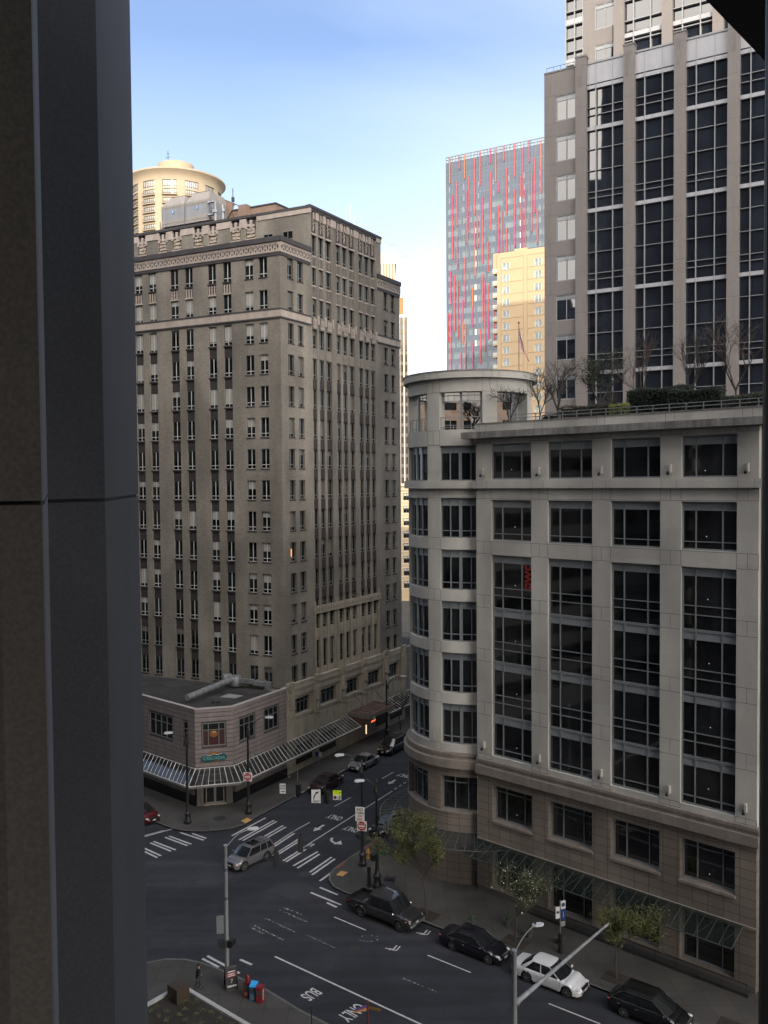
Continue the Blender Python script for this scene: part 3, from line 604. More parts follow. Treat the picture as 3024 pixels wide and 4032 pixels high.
# glass street canopies: sloping panes between white bars
M_cg = mat('canopy_glass', (0.02, 0.025, 0.03), 0.03, ior=2.2, alpha=0.55, wave=0.03, wscale=1.2)
M_cw = mat('canopy_bar_white', (0.62, 0.62, 0.60), 0.5, var=.1)
M_cb = mat('canopy_beam', (0.16, 0.15, 0.14), 0.7)
def canopy(name, label, segs, zi, ze, step=.62, group=None, hips=True, bars=None, beam=True, bar_r=.022):
    """segs: list of (inner0, inner1, outer0, outer1) xy"""
    a = segs[0][0]; rt = root(name, (a[0], a[1], zi), label, 'canopy', group)
    g = MB(); b_ = MB(); bm_ = MB()
    for (i0, i1, o0, o1) in segs:
        I0, I1, O0, O1 = Vector((*i0, zi)), Vector((*i1, zi)), Vector((*o0, ze)), Vector((*o1, ze))
        n = max(1, int(round(max((O1 - O0).length, (I1 - I0).length) / step)))
        for k in range(n):
            t0, t1 = k / n, (k + 1) / n
            q = [I0.lerp(I1, t0), I0.lerp(I1, t1), O0.lerp(O1, t1), O0.lerp(O1, t0)]
            g.face(q, 0)
            b_.tube(q[0] + Vector((0, 0, .02)), q[3] + Vector((0, 0, .02)), bar_r * (1.7 if k % 6 == 0 else 1), None, 5, 0)
        b_.tube(I1, O1, bar_r * 1.5, None, 5, 0); b_.tube(I0, I1, .035, None, 6, 0); b_.tube(O0, O1, .045, None, 6, 0)
        m_ = I0.lerp(O0, .33), I1.lerp(O1, .33)
        if beam: bm_.tube(O0 - Vector((0, 0, .14)), O1 - Vector((0, 0, .14)), .11, None, 4, 0); bm_.tube(m_[0] - Vector((0, 0, .12)), m_[1] - Vector((0, 0, .12)), .04, None, 4, 0)
    build(g, 'glass_panes', [M_cg], rt); build(b_, 'glazing_bars', [bars or M_cw], rt)
    if beam: build(bm_, 'beam', [M_cb], rt)
    return rt
def xy(F, u, d): return F.p(u, d, 0)[:2]
Lo0 = (-19.0, 81.45); Co1 = (-14.15, 82.6)
canopy('glass_canopy', 'sloping glass street canopy with white bars wrapped round the corner restaurant', [
    (xy(FL, 22, .03), xy(FL, 0, .03), (Lo0[0] + 22 * FL.u[0] + .0, Lo0[1] + 22 * FL.u[1]), Lo0),
    (xy(FC, 0, .03), xy(FC, 3.71, .03), Lo0, Co1),
    (xy(FRr, 0, .03), xy(BR_, 20.6, .05), Co1, xy(BR_, 20.6, 2.05))], 3.9, 2.95)
canopy('glass_canopy', 'sloping glass street canopy beyond the hotel marquee reflecting pale sky', [(xy(BR_, 26.9, .05), xy(BR_, 46, .05), xy(BR_, 26.9, 2.05), xy(BR_, 46, 2.05))], 3.9, 2.95)
mq = root('hotel_marquee', (*xy(BR_, 24, 1), 4.2), 'flat rust red entrance marquee with lit bulbs under it', 'marquee')
m_ = MB(); m_.box(BR_, 21.0, 26.8, 0.05, 3.0, 3.95, 4.2); build(m_, 'roof', [mat('rusty_roof', (0.10, 0.05, 0.045), .9, var=.3, scale=1.5)], mq)
m_ = MB()
for a, c, d0, d1 in ((20.9, 26.9, 3.0, 3.12), (20.9, 26.9, 0.02, .1), (20.85, 21.0, .02, 3.12), (26.8, 26.95, .02, 3.12)): m_.box(BR_, a, c, d0, d1, 3.85, 4.36)
for k in range(5): m_.box(BR_, 21.9 + k * .95, 21.98 + k * .95, .12, 2.98, 4.2, 4.3)
build(m_, 'fascia', [mat('marquee_grey', (0.17, 0.14, 0.12), .8, var=.2)], mq)
for u in (21.8, 26.0): m_ = MB(); m_.tube(BR_.p(u, 2.8, 4.2), BR_.p(u, .1, 6.4), .025); build(m_, 'tie_rod', [M_black], mq)
M_bulb = mat('warm_bulb', (1, .8, .5), .5, emit=(1, .72, .35), es=2.2)
for k, u in enumerate((21.2, 21.5, 21.8)): m_ = MB(); m_.box(BR_, u, u + .22, 2.6, 2.9, 3.76, 3.84); build(m_, 'light_bulb', [M_bulb], mq)
m_ = MB(); m_.box(BR_, 21.2, 21.3, 2.3, 2.4, 1.9, 3.0); build(m_, 'light_tube', [mat('warm_tube', (1, .8, .5), .5, emit=(1, .75, .45), es=.7)], mq)
ne = root('neon_sign', (*xy(BR_, 24.6, 1.2), 2.6), 'small red and green neon sign hanging under the marquee', 'sign')
m_ = MB(); m_.path([BR_.p(24.3 + .3 * k, 1.2, 2.4 + (.15 if k % 2 else 0)) for k in range(4)], .05, 6); build(m_, 'red_tube', [mat('neon_red', (1, .1, .05), .5, emit=(1, .12, .05), es=1.6)], ne)
m_ = MB(); m_.path([BR_.p(24.9, 1.2, 2.75), BR_.p(25.0, 1.2, 3.0)], .04, 6); build(m_, 'green_tube', [mat('neon_green', (.1, 1, .5), .5, emit=(.1, .8, .4), es=.8)], ne)
# roof equipment on the corner shop
dc = root('roof_duct', (-17.5, 92, 9.4), 'long round metal exhaust duct lying across the corner shop roof', 'duct')
m_ = MB(); m_.tube((-20.5, 88.0, 9.95), (-17.0, 94.6, 10.3), .33, .33, 16); build(m_, 'pipe', [M_galv], dc)
m_ = MB(); m_.lathe(-16.7, 95.0, [(0, 9.5), (.55, 9.5), (.7, 10.0), (.6, 10.6), (0, 10.75)], 14); m_.box(Frame(-17.2, 95.2, 20, 1), -.9, 0, -.3, .3, 10.3, 10.8); build(m_, 'fan_housing', [M_galv], dc)
m_ = MB(); FD = Frame(-16.3, 94.9, -22, 1)
m_.box(FD, 0, 1.9, -.22, .22, 9.9, 10.35); m_.box(FD, 1.9, 3.4, -.25, .25, 9.75, 10.2); m_.box(FD, 3.4, 4.0, -.25, .25, 9.35, 10.25)
for k in range(4): m_.box(FD, .3 + k, .35 + k, -.26, .26, 9.85, 10.4)
build(m_, 'square_duct', [M_galv], dc)
m_ = MB(); m_.prism([(-17.6, 90.6), (-15.9, 90.0), (-15.2, 91.0), (-16.9, 91.9)], 9.31, 9.38); solo(m_, 'roof_pad', [mat('pale_pad', (.3, .3, .3), .8)], (-16.4, 90.8, 9.31), 'pale flat pad on the dark roof below the duct fan', 'roof pad')
for k, (x, y) in enumerate(((-20.2, 86.1), (-19.6, 86.0), (-17.9, 88.2), (-17.4, 88.3))):
    m_ = MB(); m_.lathe(x, y, [(.18, 9.3), (.18, 9.42), (.07, 9.5), (0, 9.52)], 10); solo(m_, 'roof_vent', [M_black], (x, y, 9.3), ('small round roof vent near the chamfer parapet, left one', 'small round roof vent near the chamfer parapet, right one', 'small round roof vent right of the duct mouth, left one', 'small round roof vent right of the duct mouth, right one')[k], 'vent', 'roof vents on the corner shop')
# ================================================================ shopping block with the round corner (B)
BF = Frame(22.74, 52.05, 138.0, 1)
RX, RY, RR = 7.28, 72.2, 5.2
M_lt = brickmat('pale_panel_stone', (0.43, 0.42, 0.39), (0.40, 0.39, 0.36), 2.46, 2.06, 0.004, var=0.15, jit=0.06, stain=0.16)
M_ltd = mat('weathered_cornice', (0.20, 0.195, 0.185), 0.9, var=0.3, scale=1.0, streak=0.35, grain=0.1, gscale=8)
M_gran = brickmat('tan_granite', (0.185, 0.158, 0.135), (0.045, 0.04, 0.035), 1.0, 0.60, 0.018, rough=0.65, var=0.14, jit=0.09, off=0.0, stain=.2)
M_mul = mat('mullion_grey', (0.18, 0.197, 0.21), 0.4, var=.05)
M_spg = mat('spandrel_glass', (0.22, 0.238, 0.255), 0.35, coat=0.5, var=.1)
M_cop = mat('tan_moulding', (0.21, 0.183, 0.16), 0.75, var=0.15, scale=1.0, streak=.15, grain=.1, gscale=9)
blk = root('shopping_block', (15, 60, 0), 'grey stone office block with a rounded corner pavilion and roof garden on the right', 'building')
w = MB()
BC = [(1.3, 4.84), (6.24, 9.77), (11.17, 14.72), (16.1, 19.65)]
up_rows = [(10.98, 26.44), (27.53, 30.62), (32.17, 34.83)]
BB = (-4.2, 21.02)
colsB = [(-3.65, -.08)] + BC
wall_layer(w, BF, BC, [up_rows] * 4, 0, 21.02, 10.6, 35.3, -.42, 0, 0)
# projecting courses
w.box(BF, -.3, 21.2, 0, .28, 31.5, 32.05, 0)
w.box(BF, -.3, 21.05, 0, .10, 35.78, 36.4, 0); w.box(BF, -.5, 21.9, -.6, .75, 35.3, 35.78, 1); w.box(BF, -.3, 21.05, -.7, -.0, 35.78, 36.4, 0)
w.box(BF, -.3, 21.06, -.75, .14, 36.4, 36.47, 1)
# joints
jn = MB()
for (a, c) in [(0, 1.3), (4.84, 6.24), (9.77, 11.17), (14.72, 16.1), (19.65, 21.02)]:
    m_ = (a + c) / 2
    for z0, z1 in ((34.95, 35.25), (30.7, 31.5), (26.5, 27.45), (22.35, 23.3), (18.2, 19.15), (14.05, 15.05), (10.65, 11.0)):
        jn.box(BF, m_ - .012, m_ + .012, 0, .004, z0, z1); 
        for z in (z0, z1): jn.box(BF, a + .001, c - .001, 0, .005, z - .014, z + .014)
        if z0 > 26 or z0 < 11: 
            for u in (a, c): jn.box(BF, u - .012, u + .012, 0, .006, z0, z1)
    jn.box(BF, m_ - .5, m_ - .48, .28, .284, 31.5, 32.05); jn.box(BF, m_ + .5, m_ + .52, .28, .284, 31.5, 32.05)
    for u in (m_ - .3, m_ + .3): jn.box(BF, u, u + .02, .10, .104, 35.8, 36.38)
    jn.box(BF, m_ - .01, m_ + .01, .75, .754, 35.3, 35.77)
for c in BC:
    for z in (35.25, 31.45, 30.7, 27.45): jn.box(BF, c[0], c[1], 0, .005, z - .012, z + .012)
    for k in range(3): jn.box(BF, c[0] + .9 * k + .5, c[0] + .9 * k + .515, .75, .754, 35.3, 35.77)
# granite base
bw = [(5.95, 8.7)]; gr = [(0.62, 3.95)]
wall_layer(w, BF, BC, [gr + bw] * 4, 0, 21.02, 0.15, 9.45, -.75, -.02, 2)
w.box(BF, -.2, 21.02, -.5, .32, 9.45, 10.1, 3); w.box(BF, -.2, 21.02, -.5, .14, 10.1, 10.38, 3); w.box(BF, -.2, 21.02, -.5, .22, 10.38, 10.6, 3)
w.box(BF, -.1, 21.02, -.02, .12, 4.15, 4.3, 3)
w.box(BF, 0, 21.02, -.02, .06, .15, .62, 5)
for c in BC: w.box(BF, c[0] - .06, c[1] + .06, -.7, .10, 5.78, 5.954, 3)
# left end of the flat front: return towards the rotunda
w.box(BF, 21.02, 21.04, -3.0, 0.0, 0.15, 35.3, 0)
# inner mass
def bp(u, d): return BF.p(u, d, 0)[:2]
side = (math.cos(R_(60)), math.sin(R_(60)))
farR = bp(-.02, -.8); 
w.prism([bp(0.0, -.8), bp(20.6, -.8), (7.6, 74.0), (7.6 + side[0] * 18, 74 + side[1] * 18), (7.6 + side[0] * 60, 74 + side[1] * 60), (farR[0] + side[0] * 70, farR[1] + side[1] * 70), bp(-30, -30), bp(-30, -.8)], .1, 35.55, 4, 4)
# return wall at the right end (side of the last pier) and a recessed bay beyond it
w.box(BF, -30, -.0, -.79, -.5, 0.1, 35.4, 0)
# rotunda
def ra(*a, **k): w.arc(RX, RY, *a, **k)
PIERC = [-27 - 51.43 * k for k in range(7)]
HW = 6.7
bands = [(10.6, 11.22), (14.45, 15.3), (18.52, 19.4), (22.6, 23.5), (26.68, 27.6)]
A0, A1 = -235, -40
for z0, z1 in bands: ra(RR - .45, RR, A0, A1, z0, z1, mat=0)
ra(RR - .45, RR, A0, A1, 30.75, 31.5, mat=0); ra(RR - .45, RR + .35, A0, A1, 31.5, 32.1, mat=1 if False else 0)
ra(RR - .45, RR, A0, A1, 34.85, 36.1, mat=0)
for pc in PIERC:
    a = pc
    while a > 0: a -= 360
    if -245 < a < -35: ra(RR - .45, RR - .001, a - HW, a + HW, 10.61, 34.84, mat=0)
for pc in PIERC: ra(RR - .85, RR - .002, pc - HW, pc + HW, 36.1, 39.05, mat=0)
ra(RR - .85, RR, 0, 360, 39.05, 40.1, mat=0, n=72); ra(RR - 1.0, RR + .36, 0, 360, 40.1, 40.62, mat=0, n=72); ra(RR - 1.0, RR + .40, 0, 360, 40.62, 40.70, mat=1, n=72)
ra(0.01, RR - .1, 0, 360, 35.55, 35.75, mat=4, n=48); ra(RR - .5, RR, -40, 125, 35.4, 36.1, mat=0)
for pc in PIERC:
    a = pc
    while a > 0: a -= 360
    for z in ((39.05,) + ((34.95, 36.05, 31.46, 30.75) if -245 < a < -35 else ())): jn.arc(RX, RY, RR, RR + .004, a - HW, a + HW, z - .012, z + .012)
    if -245 < a < -35:
        for z0, z1 in bands + [(30.75, 31.5), (34.9, 36.05)]:
            for q in (-HW, 0, HW): jn.arc(RX, RY, RR, RR + .005, a + q - .12, a + q + .12, z0, z1, 1)
            for z in (z0, z1): jn.arc(RX, RY, RR, RR + .005, a - HW, a + HW, z - .012, z + .012)
    for q in (-HW, 0, HW): jn.arc(RX, RY, RR, RR + .005, a + q - .12, a + q + .12, 39.05, 40.1, 1); jn.arc(RX, RY, RR + .36, RR + .365, a + q - .1, a + q + .1, 40.12, 40.6, 1)
# rotunda base in granite
ra(RR - .45, RR + .55, A0, -62, 9.45, 10.1, mat=3); ra(RR - .45, RR + .25, A0, -62, 10.1, 10.38, mat=3); ra(RR - .45, RR + .32, A0, -62, 10.38, 10.6, mat=3)
ra(RR - .6, RR + .18, A0, -55, 8.7, 9.45, mat=2); ra(RR - .6, RR + .18, A0, -55, .15, 5.9, mat=2); ra(RR - .6, RR + .24, A0, -55, 5.75, 5.904, mat=3)
for pc in PIERC:
    a = pc
    while a > 0: a -= 360
    if -245 < a < -35: ra(RR - .6, RR + .179, a - HW, a + HW, 5.9, 8.7, mat=2)
w.arc(RX, RY, .01, RR - .6, 0, 360, 0.1, 35.5, mat=4, n=32)
w.merge(jn, 6); build(w, 'wall', [M_lt, M_ltd, M_gran, M_cop, M_dark, mat('plinth_stone', (0.10, .09, .085), .6), M_joint], blk)
# glazing of the flat front
def glaze(F, u0, u1, z0, z1, parent, mv, mh, panel=None, d=-.3, gm=None, frm=None):
    gm = gm or M_glass; frm = frm or M_mul; t = MB()
    offmesh(sash(u1 - u0, z1 - z0, mv, mh, .075, dep=.09), F, (u0 + u1) / 2, d, z0, t)
    if panel:      # opaque light panel between z's (fractions)
        pz0, pz1 = panel; t.box(F, u0 + .06, u1 - .06, d - .01, d + .03, pz0, pz1, 1)
        for v in mv: uu = u1 - (u1 - u0) * v; t.box(F, uu - .05, uu + .05, d + .03, d + .094, pz0, pz1, 0)
    o = build(t, 'window', [frm, M_spg], parent)
    t = MB(); t.box(F, u0, u1, d - .05, d - .02, z0, z1, 0); build(t, 'pane', [gm], o); return o
MV = (.27, .75)
for c in BC:
    glaze(BF, c[0], c[1], 32.17, 34.83, blk, MV, (), (34.25, 34.75))
    glaze(BF, c[0], c[1], 27.53, 30.62, blk, MV, (.17,), (30.05, 30.55))
    for k in range(4):
        zt = 26.44 - 4.12 * k; zb_ = zt - 4.12 if k < 3 else 10.98
        h = zt - zb_
        glaze(BF, c[0], c[1], zb_, zt, blk, MV, ((zt - 2.52 - zb_) / h, (zt - 3.1 - zb_) / h) if k < 3 else ((.55) / h,), (zt - .6, zt - .05))
    glaze(BF, c[0], c[1], 5.95, 8.7, blk, (.26, .73), (.8,), None, -.62)
    glaze(BF, c[0], c[1], 0.62, 3.95, blk, (.26, .73), (), None, -.62)
put_text('pwc', 1.15, mat('red_window_sign', (0.30, 0.025, 0.02), .5), blk, BF.p(16.62, -.27, 24.9), (Matrix.Rotation(R_(-42), 4, 'Z') @ Matrix.Rotation(R_(90), 4, 'X') @ Matrix.Rotation(R_(90), 4, 'Z')).to_euler(), .01, .03, 1.0, 'window_sign')
for u, z in ((18.0, 32.9), (3.4, 32.6), (17.7, 28.6), (3.3, 28.4), (17.7, 24.2), (3.2, 24.4), (17.7, 20.0), (3.1, 20.3), (17.6, 16.0), (3.0, 16.2), (17.6, 11.9), (3.1, 12.2), (3.0, 6.7), (17.6, 6.8)):
    m_ = MB(); m_.tube(BF.p(u, -.315, z), BF.p(u, -.31, z), .022, None, 8); build(m_, 'ceiling_lamp', [mat('ceiling_lamp_glow', (.8, .8, .75), .5, emit=(1, .95, .85), es=.7)], blk)
# curved glazing of the rotunda
def arc_window(z0, z1, a0, a1, parent, trans, panel, r=RR - .3, muls=(.25, .5, .75), wide=(.5,)):
    t = MB(); f = .6
    t.arc(RX, RY, r - .02, r + .07, a0, a1, z0, z0 + .08); t.arc(RX, RY, r - .02, r + .07, a0, a1, z1 - .07, z1)
    for tr in trans: t.arc(RX, RY, r - .02, r + .06, a0, a1, tr - .035, tr + .035)
    for m_ in (0.012, .988) + muls:
        a = a0 + (a1 - a0) * m_; wd = 1.4 if m_ in wide else .45
        t.arc(RX, RY, r - .02, r + .085 + (.04 if m_ in wide else 0), a - wd, a + wd, z0 + .08, z1 - .07, 1)
    if panel: t.arc(RX, RY, r - .03, r + .02, a0, a1, panel[0], panel[1], mat=1)
    o = build(t, 'window', [M_mul, M_spg], parent)
    g = MB(); g.arc(RX, RY, r - .1, r - .03, a0, a1, z0, z1); build(g, 'pane', [M_glass], o)
for a0 in (-130.43 + HW, -181.86 + HW, -233.29 + HW):
    a1 = a0 + 51.43 - 2 * HW
    if a0 == -130.43 + HW or True:
        arc_window(32.1, 34.85, a0, a1, blk, (), (34.27, 34.78))
        for (z0, z1) in ((27.6, 30.75), (23.5, 26.68), (19.4, 22.6), (15.3, 18.52), (11.22, 14.45)): arc_window(z0, z1, a0, a1, blk, (z0 + .56,), (z1 - .62, z1 - .06))
        arc_window(5.9, 8.7, a0, a1, blk, (8.1,), None, RR - .35, (.33, .66), ())
# pavilion: mullions, trellis beams, rail
pv = MB()
for k, pc in enumerate(PIERC):
    a0 = pc + HW; a1 = pc + 51.43 - HW
    m_ = (a0 + a1) / 2
    if k not in (0,): 
        if k < 4: pv.arc(RX, RY, RR - .5, RR - .35, m_ - 1, m_ + 1, 36.1, 39.05, 1)
        if k < 4:
            for z in (38.75, 38.3): pv.arc(RX, RY, RR - .46, RR - .40, a0, a1, z, z + .06)
            for q in range(1, 6): a = a0 + (a1 - a0) * q / 6; pv.arc(RX, RY, RR - .46, RR - .41, a - .2, a + .2, 38.3, 39.05, 1)
        for z in (37.05, 36.25): pv.arc(RX, RY, RR - .2, RR - .15, a0, a1, z, z + .05)
        for q in range(0, 5): a = a0 + (a1 - a0) * (q + .02) / 4.04; pv.arc(RX, RY, RR - .2, RR - .15, a - .3, a + .3, 36.1, 37.08, 1)
build(pv, 'metal_trellis', [M_mul], blk)
# terrace rail
rl = MB()
for z in (36.95, 36.72): rl.box(BF, -.3, 18.4, -.55, -.5, z, z + .05)
for k in range(17): u = .2 + k * 1.13; rl.box(BF, u, u + .05, -.55, -.5, 36.45, 36.95)
build(rl, 'terrace_railing', [M_mul], blk)
# small floodlights on the piers
k = 0
for u in (.65, 5.55, 10.45, 15.4, 20.35):
    for z in (32.4, 11.35):
        fl = MB(); fl.box(BF, u - .09, u + .03, 0, .22, z + .1, z + .62, 0); fl.tube(BF.p(u + .1, .12, z + .15), BF.p(u + .05, .34, z + .02), .07, .1, 8, 1); build(fl, 'floodlight', [M_lt, M_black], blk)
fl = MB(); a = R_(-131); p = (RX + (RR + .02) * math.cos(a), RY + (RR + .02) * math.sin(a)); FF = Frame(*p, -131 - 90, -1); fl.box(FF, -.08, .08, 0, .2, 11.4, 12.0); fl.tube(FF.p(0, .12, 11.5), FF.p(0, .32, 11.35), .07, .1, 8, 1); build(fl, 'floodlight', [M_lt, M_black], blk)
# wall base railing / planter ledge along the pavement
rl = MB(); rl.box(BF, .2, 16.5, .75, .8, 1.0, 1.05)
for k in range(12): u = .3 + k * 1.47; rl.tube(BF.p(u, .78, .15), BF.p(u, .78, 1.02), .02, None, 6)
rl.box(BF, .2, 16.5, .1, .7, .15, .35, 1)
build(rl, 'low_railing', [M_black, mat('dark_granite', (0.03, .03, .03), .5)], blk)
# wide dark glass canopy over the pavement
M_cgd = mat('canopy_glass_dark', (0.018, 0.026, 0.023), 0.15, ior=1.35, alpha=0.42)
ca = root('glass_canopy', (*xy(BF, 10, 1), 4.3), 'long dark green glass canopy with thin bars along the granite front', 'canopy')
g = MB(); bm_ = MB()
I = lambda u: Vector(BF.p(u, .14, 4.28)); O = lambda u: Vector(BF.p(u, 2.15, 3.66))
for k in range(26):
    u0 = .7 + k * .78; u1 = u0 + .78
    g.face([I(u0), I(u1), O(u1), O(u0)][::-1], 0)
    bm_.tube(I(u0) + Vector((0, 0, .03)), O(u0) + Vector((0, 0, .03)), .02, None, 5)
    if k % 2 == 0: bm_.tube(I(u0), O(u0 + .78), .012, None, 4)
bm_.tube(I(.7), I(21), .03, None, 6); bm_.tube(O(.7), O(21), .035, None, 6); bm_.tube(I(.7), O(.7), .035, None, 6)
build(g, 'glass_panes', [M_cgd], ca); build(bm_, 'glazing_bars', [mat('bar_dark_green', (0.045, 0.055, 0.052), .5)], ca)
ca = root('round_glass_canopy', (RX, RY, 4.0), 'round transparent glass canopy around the base of the rounded corner', 'canopy')
g = MB(); bm_ = MB(); prev = None
for k in range(27):
    a = R_(-232 + k * 6); i_ = Vector((RX + (RR + .2) * math.cos(a), RY + (RR + .2) * math.sin(a), 4.3)); o_ = Vector((RX + 7.85 * math.cos(a), RY + 7.85 * math.sin(a), 3.9))
    if prev: g.face([prev[0], prev[1], o_, i_], 0); bm_.tube(prev[1], o_, .03, None, 5); bm_.tube(prev[0], i_, .03, None, 5); m0 = prev[0].lerp(prev[1], .5); bm_.tube(m0, i_.lerp(o_, .5), .012, None, 4)
    bm_.tube(i_, o_, .016, None, 5); prev = (i_, o_)
build(g, 'glass_panes', [mat('canopy_glass_clear', (0.03, 0.04, 0.042), 0.08, ior=1.4, alpha=0.42)], ca); build(bm_, 'glazing_bars', [mat('bar_grey', (0.10, .115, .115), .5)], ca)

# ================================================================ stepped office tower behind the roof garden (C)
CF = Frame(15.85, 84.5, -29.1, -1)
M_cs = mat('tower_grey_stone', (0.20, 0.182, 0.175), 0.85, var=0.05, scale=0.5, streak=0.06, grain=0.08, gscale=8)
M_cw2 = mat('tower_white_panel', (0.36, 0.365, 0.39), 0.45, var=0.05, streak=.08)
M_cm = mat('tower_mullion', (0.27, 0.275, 0.29), 0.4)
tc_ = root('office_tower', (15.85, 84.5, 34), 'stepped grey stone office tower with tall fluted piers and dark glass, top right', 'building')
w = MB(); tr = MB()
w.prism([xy(CF, .3, -.5), xy(CF, 46, -.5), xy(CF, 46, -32), xy(CF, .3, -32)], 34, 71.2, 3, 0)
w.box(CF, 0, .3, -32, -.0, 34, 71.3, 0)
LW = [(62.75, 65.2), (58.95, 61.45), (55.15, 57.6), (51.3, 53.75), (47.5, 50.0), (43.7, 46.15), (39.9, 42.3), (36.1, 38.5), (66.6, 69.0)]
wall_layer(w, CF, [(1.15, 3.1)], [LW], .3, 3.18, 34, 71.3, -.5, 0, 0)
jj = MB()
for (a, b) in LW:
    for z in (b + .12, a - .12 - 0.0): jj.box(CF, 0.0, 1.14, 0, .004, z - .012, z + .012)
    jj.box(CF, .62, .64, 0, .004, b + .12, b + 1.3)
PR_ = [3.18 + 4.5 * k for k in range(10)]
for k, u in enumerate(PR_):
    w.box(CF, u, u + 1.0, -.5, .38, 34, 71.95, 0)
    for q in (.25, .42, .59): w.box(CF, u + q, u + q + .06, .38, .40, 69.2, 71.4, 1)
    w.box(CF, u - .05, u + 1.05, -.5, .43, 71.95, 72.1, 1)
    for q in range(10): z = 36.5 + q * 3.85; jj.box(CF, u, u + 1.0, .38, .384, z - .012, z + .012)
BANDS = [68.95, 65.05, 57.4, 49.75, 42.1]
for k in range(9):
    a = PR_[k] + 1.0; b = PR_[k + 1]
    tr.box(CF, a, b, -.3, -.02, 69.4, 71.25, 0); tr.box(CF, a, b, -.3, -.05, 68.95, 69.3, 0); tr.box(CF, a, b, -.4, .05, 71.25, 71.42, 1)
    for z in BANDS[1:]: tr.box(CF, a, b, -.3, -.04, z + .03, z + .38, 0)
    tr.box(CF, a, b, -.3, -.06, 34, 36.9, 0)
    for q in (.24, .69): 
        u = a + (b - a) * q; tr.box(CF, u - .035, u + .035, -.3, .0, 36.9, 71.25, 1)
    for z0 in (61.1, 53.45, 45.8, 38.15):
        for dz in (.0, 2.0, 5.9 - 3.9 + 2.2): pass
    for top in (69.0, 65.05, 57.4, 49.75, 42.1):
        for dz in ((1.77, 2.47) if top == 69.0 else (1.7, 3.7, 5.7, 6.27)): 
            z = top - dz
            if z > 37: tr.box(CF, a, b, -.3, -.12, z - .025, z + .025, 1)
w.box(CF, 0, 3.18, -.5, .05, 71.3, 71.45, 1)
w.merge(jj, 4); build(w, 'wall', [M_cs, M_ltd, M_cs, M_dark, M_joint], tc_)
build(tr, 'curtain_wall_frame', [M_cw2, M_cm], tc_)
for k in range(9):
    a = PR_[k] + 1.0; b = PR_[k + 1]; g = MB(); g.box(CF, a, b, -.34, -.31, 36.9, 71.2); build(g, 'glass_bay', [M_glassC], tc_)
for (a, b) in LW: glaze(CF, 1.15, 3.1, a, b, tc_, (.47,), (), (b - .5, b - .05), -.12, M_glassC, M_cm)
# upper set-back block
CU = Frame(*CF.p(0, -3.5, 0)[:2], -29.1, -1)
w = MB(); tr = MB()
w.prism([xy(CU, 1.0, -.5), xy(CU, 46, -.5), xy(CU, 46, -28), xy(CU, 1.0, -28)], 71.2, 110, 1, 0)
up_w = [(72.2 + 3.9 * k, 74.6 + 3.9 * k) for k in range(9)]
wall_layer(w, CU, [(4.0, 5.85)], [up_w], 2.85, 5.9, 71.2, 109, -.5, 0, 0)
UP = [5.9 + 4.5 * k for k in range(9)]
for u in UP: w.box(CU, u, u + .95, -.5, .38, 71.2, 110, 0)
for k in range(8):
    a = UP[k] + .95; b = UP[k + 1]
    for q in (.24, .69): u = a + (b - a) * q; tr.box(CU, u - .045, u + .045, -.3, .03, 71.2, 110, 1)
    for z in (74.6, 82.3, 90, 97.7): tr.box(CU, a, b, -.3, -.02, z, z + .4, 0)
    for q in range(20): z = 72.3 + q * 1.93; tr.box(CU, a, b, -.3, 0.0, z - .04, z + .04, 1)
for u in (1.02, 1.9, 2.75): tr.box(CU, u, u + .08, -.3, .02, 71.2, 110, 1)
for q in range(30): z = 72 + q * 1.3; tr.box(CU, 1.02, 2.85, -.3, 0, z, z + .06, 1)
for q in range(8): z = 73.4 + q * 3.9; tr.box(CU, 1.02, 2.85, -.3, -.02, z, z + .5, 0)
build(w, 'upper_wall', [M_cs, M_dark], tc_); build(tr, 'upper_curtain_frame', [M_cw2, M_cm], tc_)
for k in range(8): a = UP[k] + .95; b = UP[k + 1]; g = MB(); g.box(CU, a, b, -.34, -.31, 71.2, 110); build(g, 'upper_glass_bay', [M_glassC], tc_)
g = MB(); g.box(CU, 1.0, 2.85, -.34, -.31, 71.2, 110); build(g, 'upper_glass_bay', [M_glassC], tc_)
for (a, b) in up_w: glaze(CU, 4.0, 5.85, a, b, tc_, (.47,), (), (b - .45, b - .05), -.12, M_glassC, M_cm)
rl = MB(); rl.box(CF, .1, 3.1, -.4, -.35, 72.0, 72.05); [rl.box(CF, .1 + k * .7, .14 + k * .7, -.4, -.36, 71.45, 72.0) for k in range(5)]; build(rl, 'roof_railing', [M_mul], tc_)

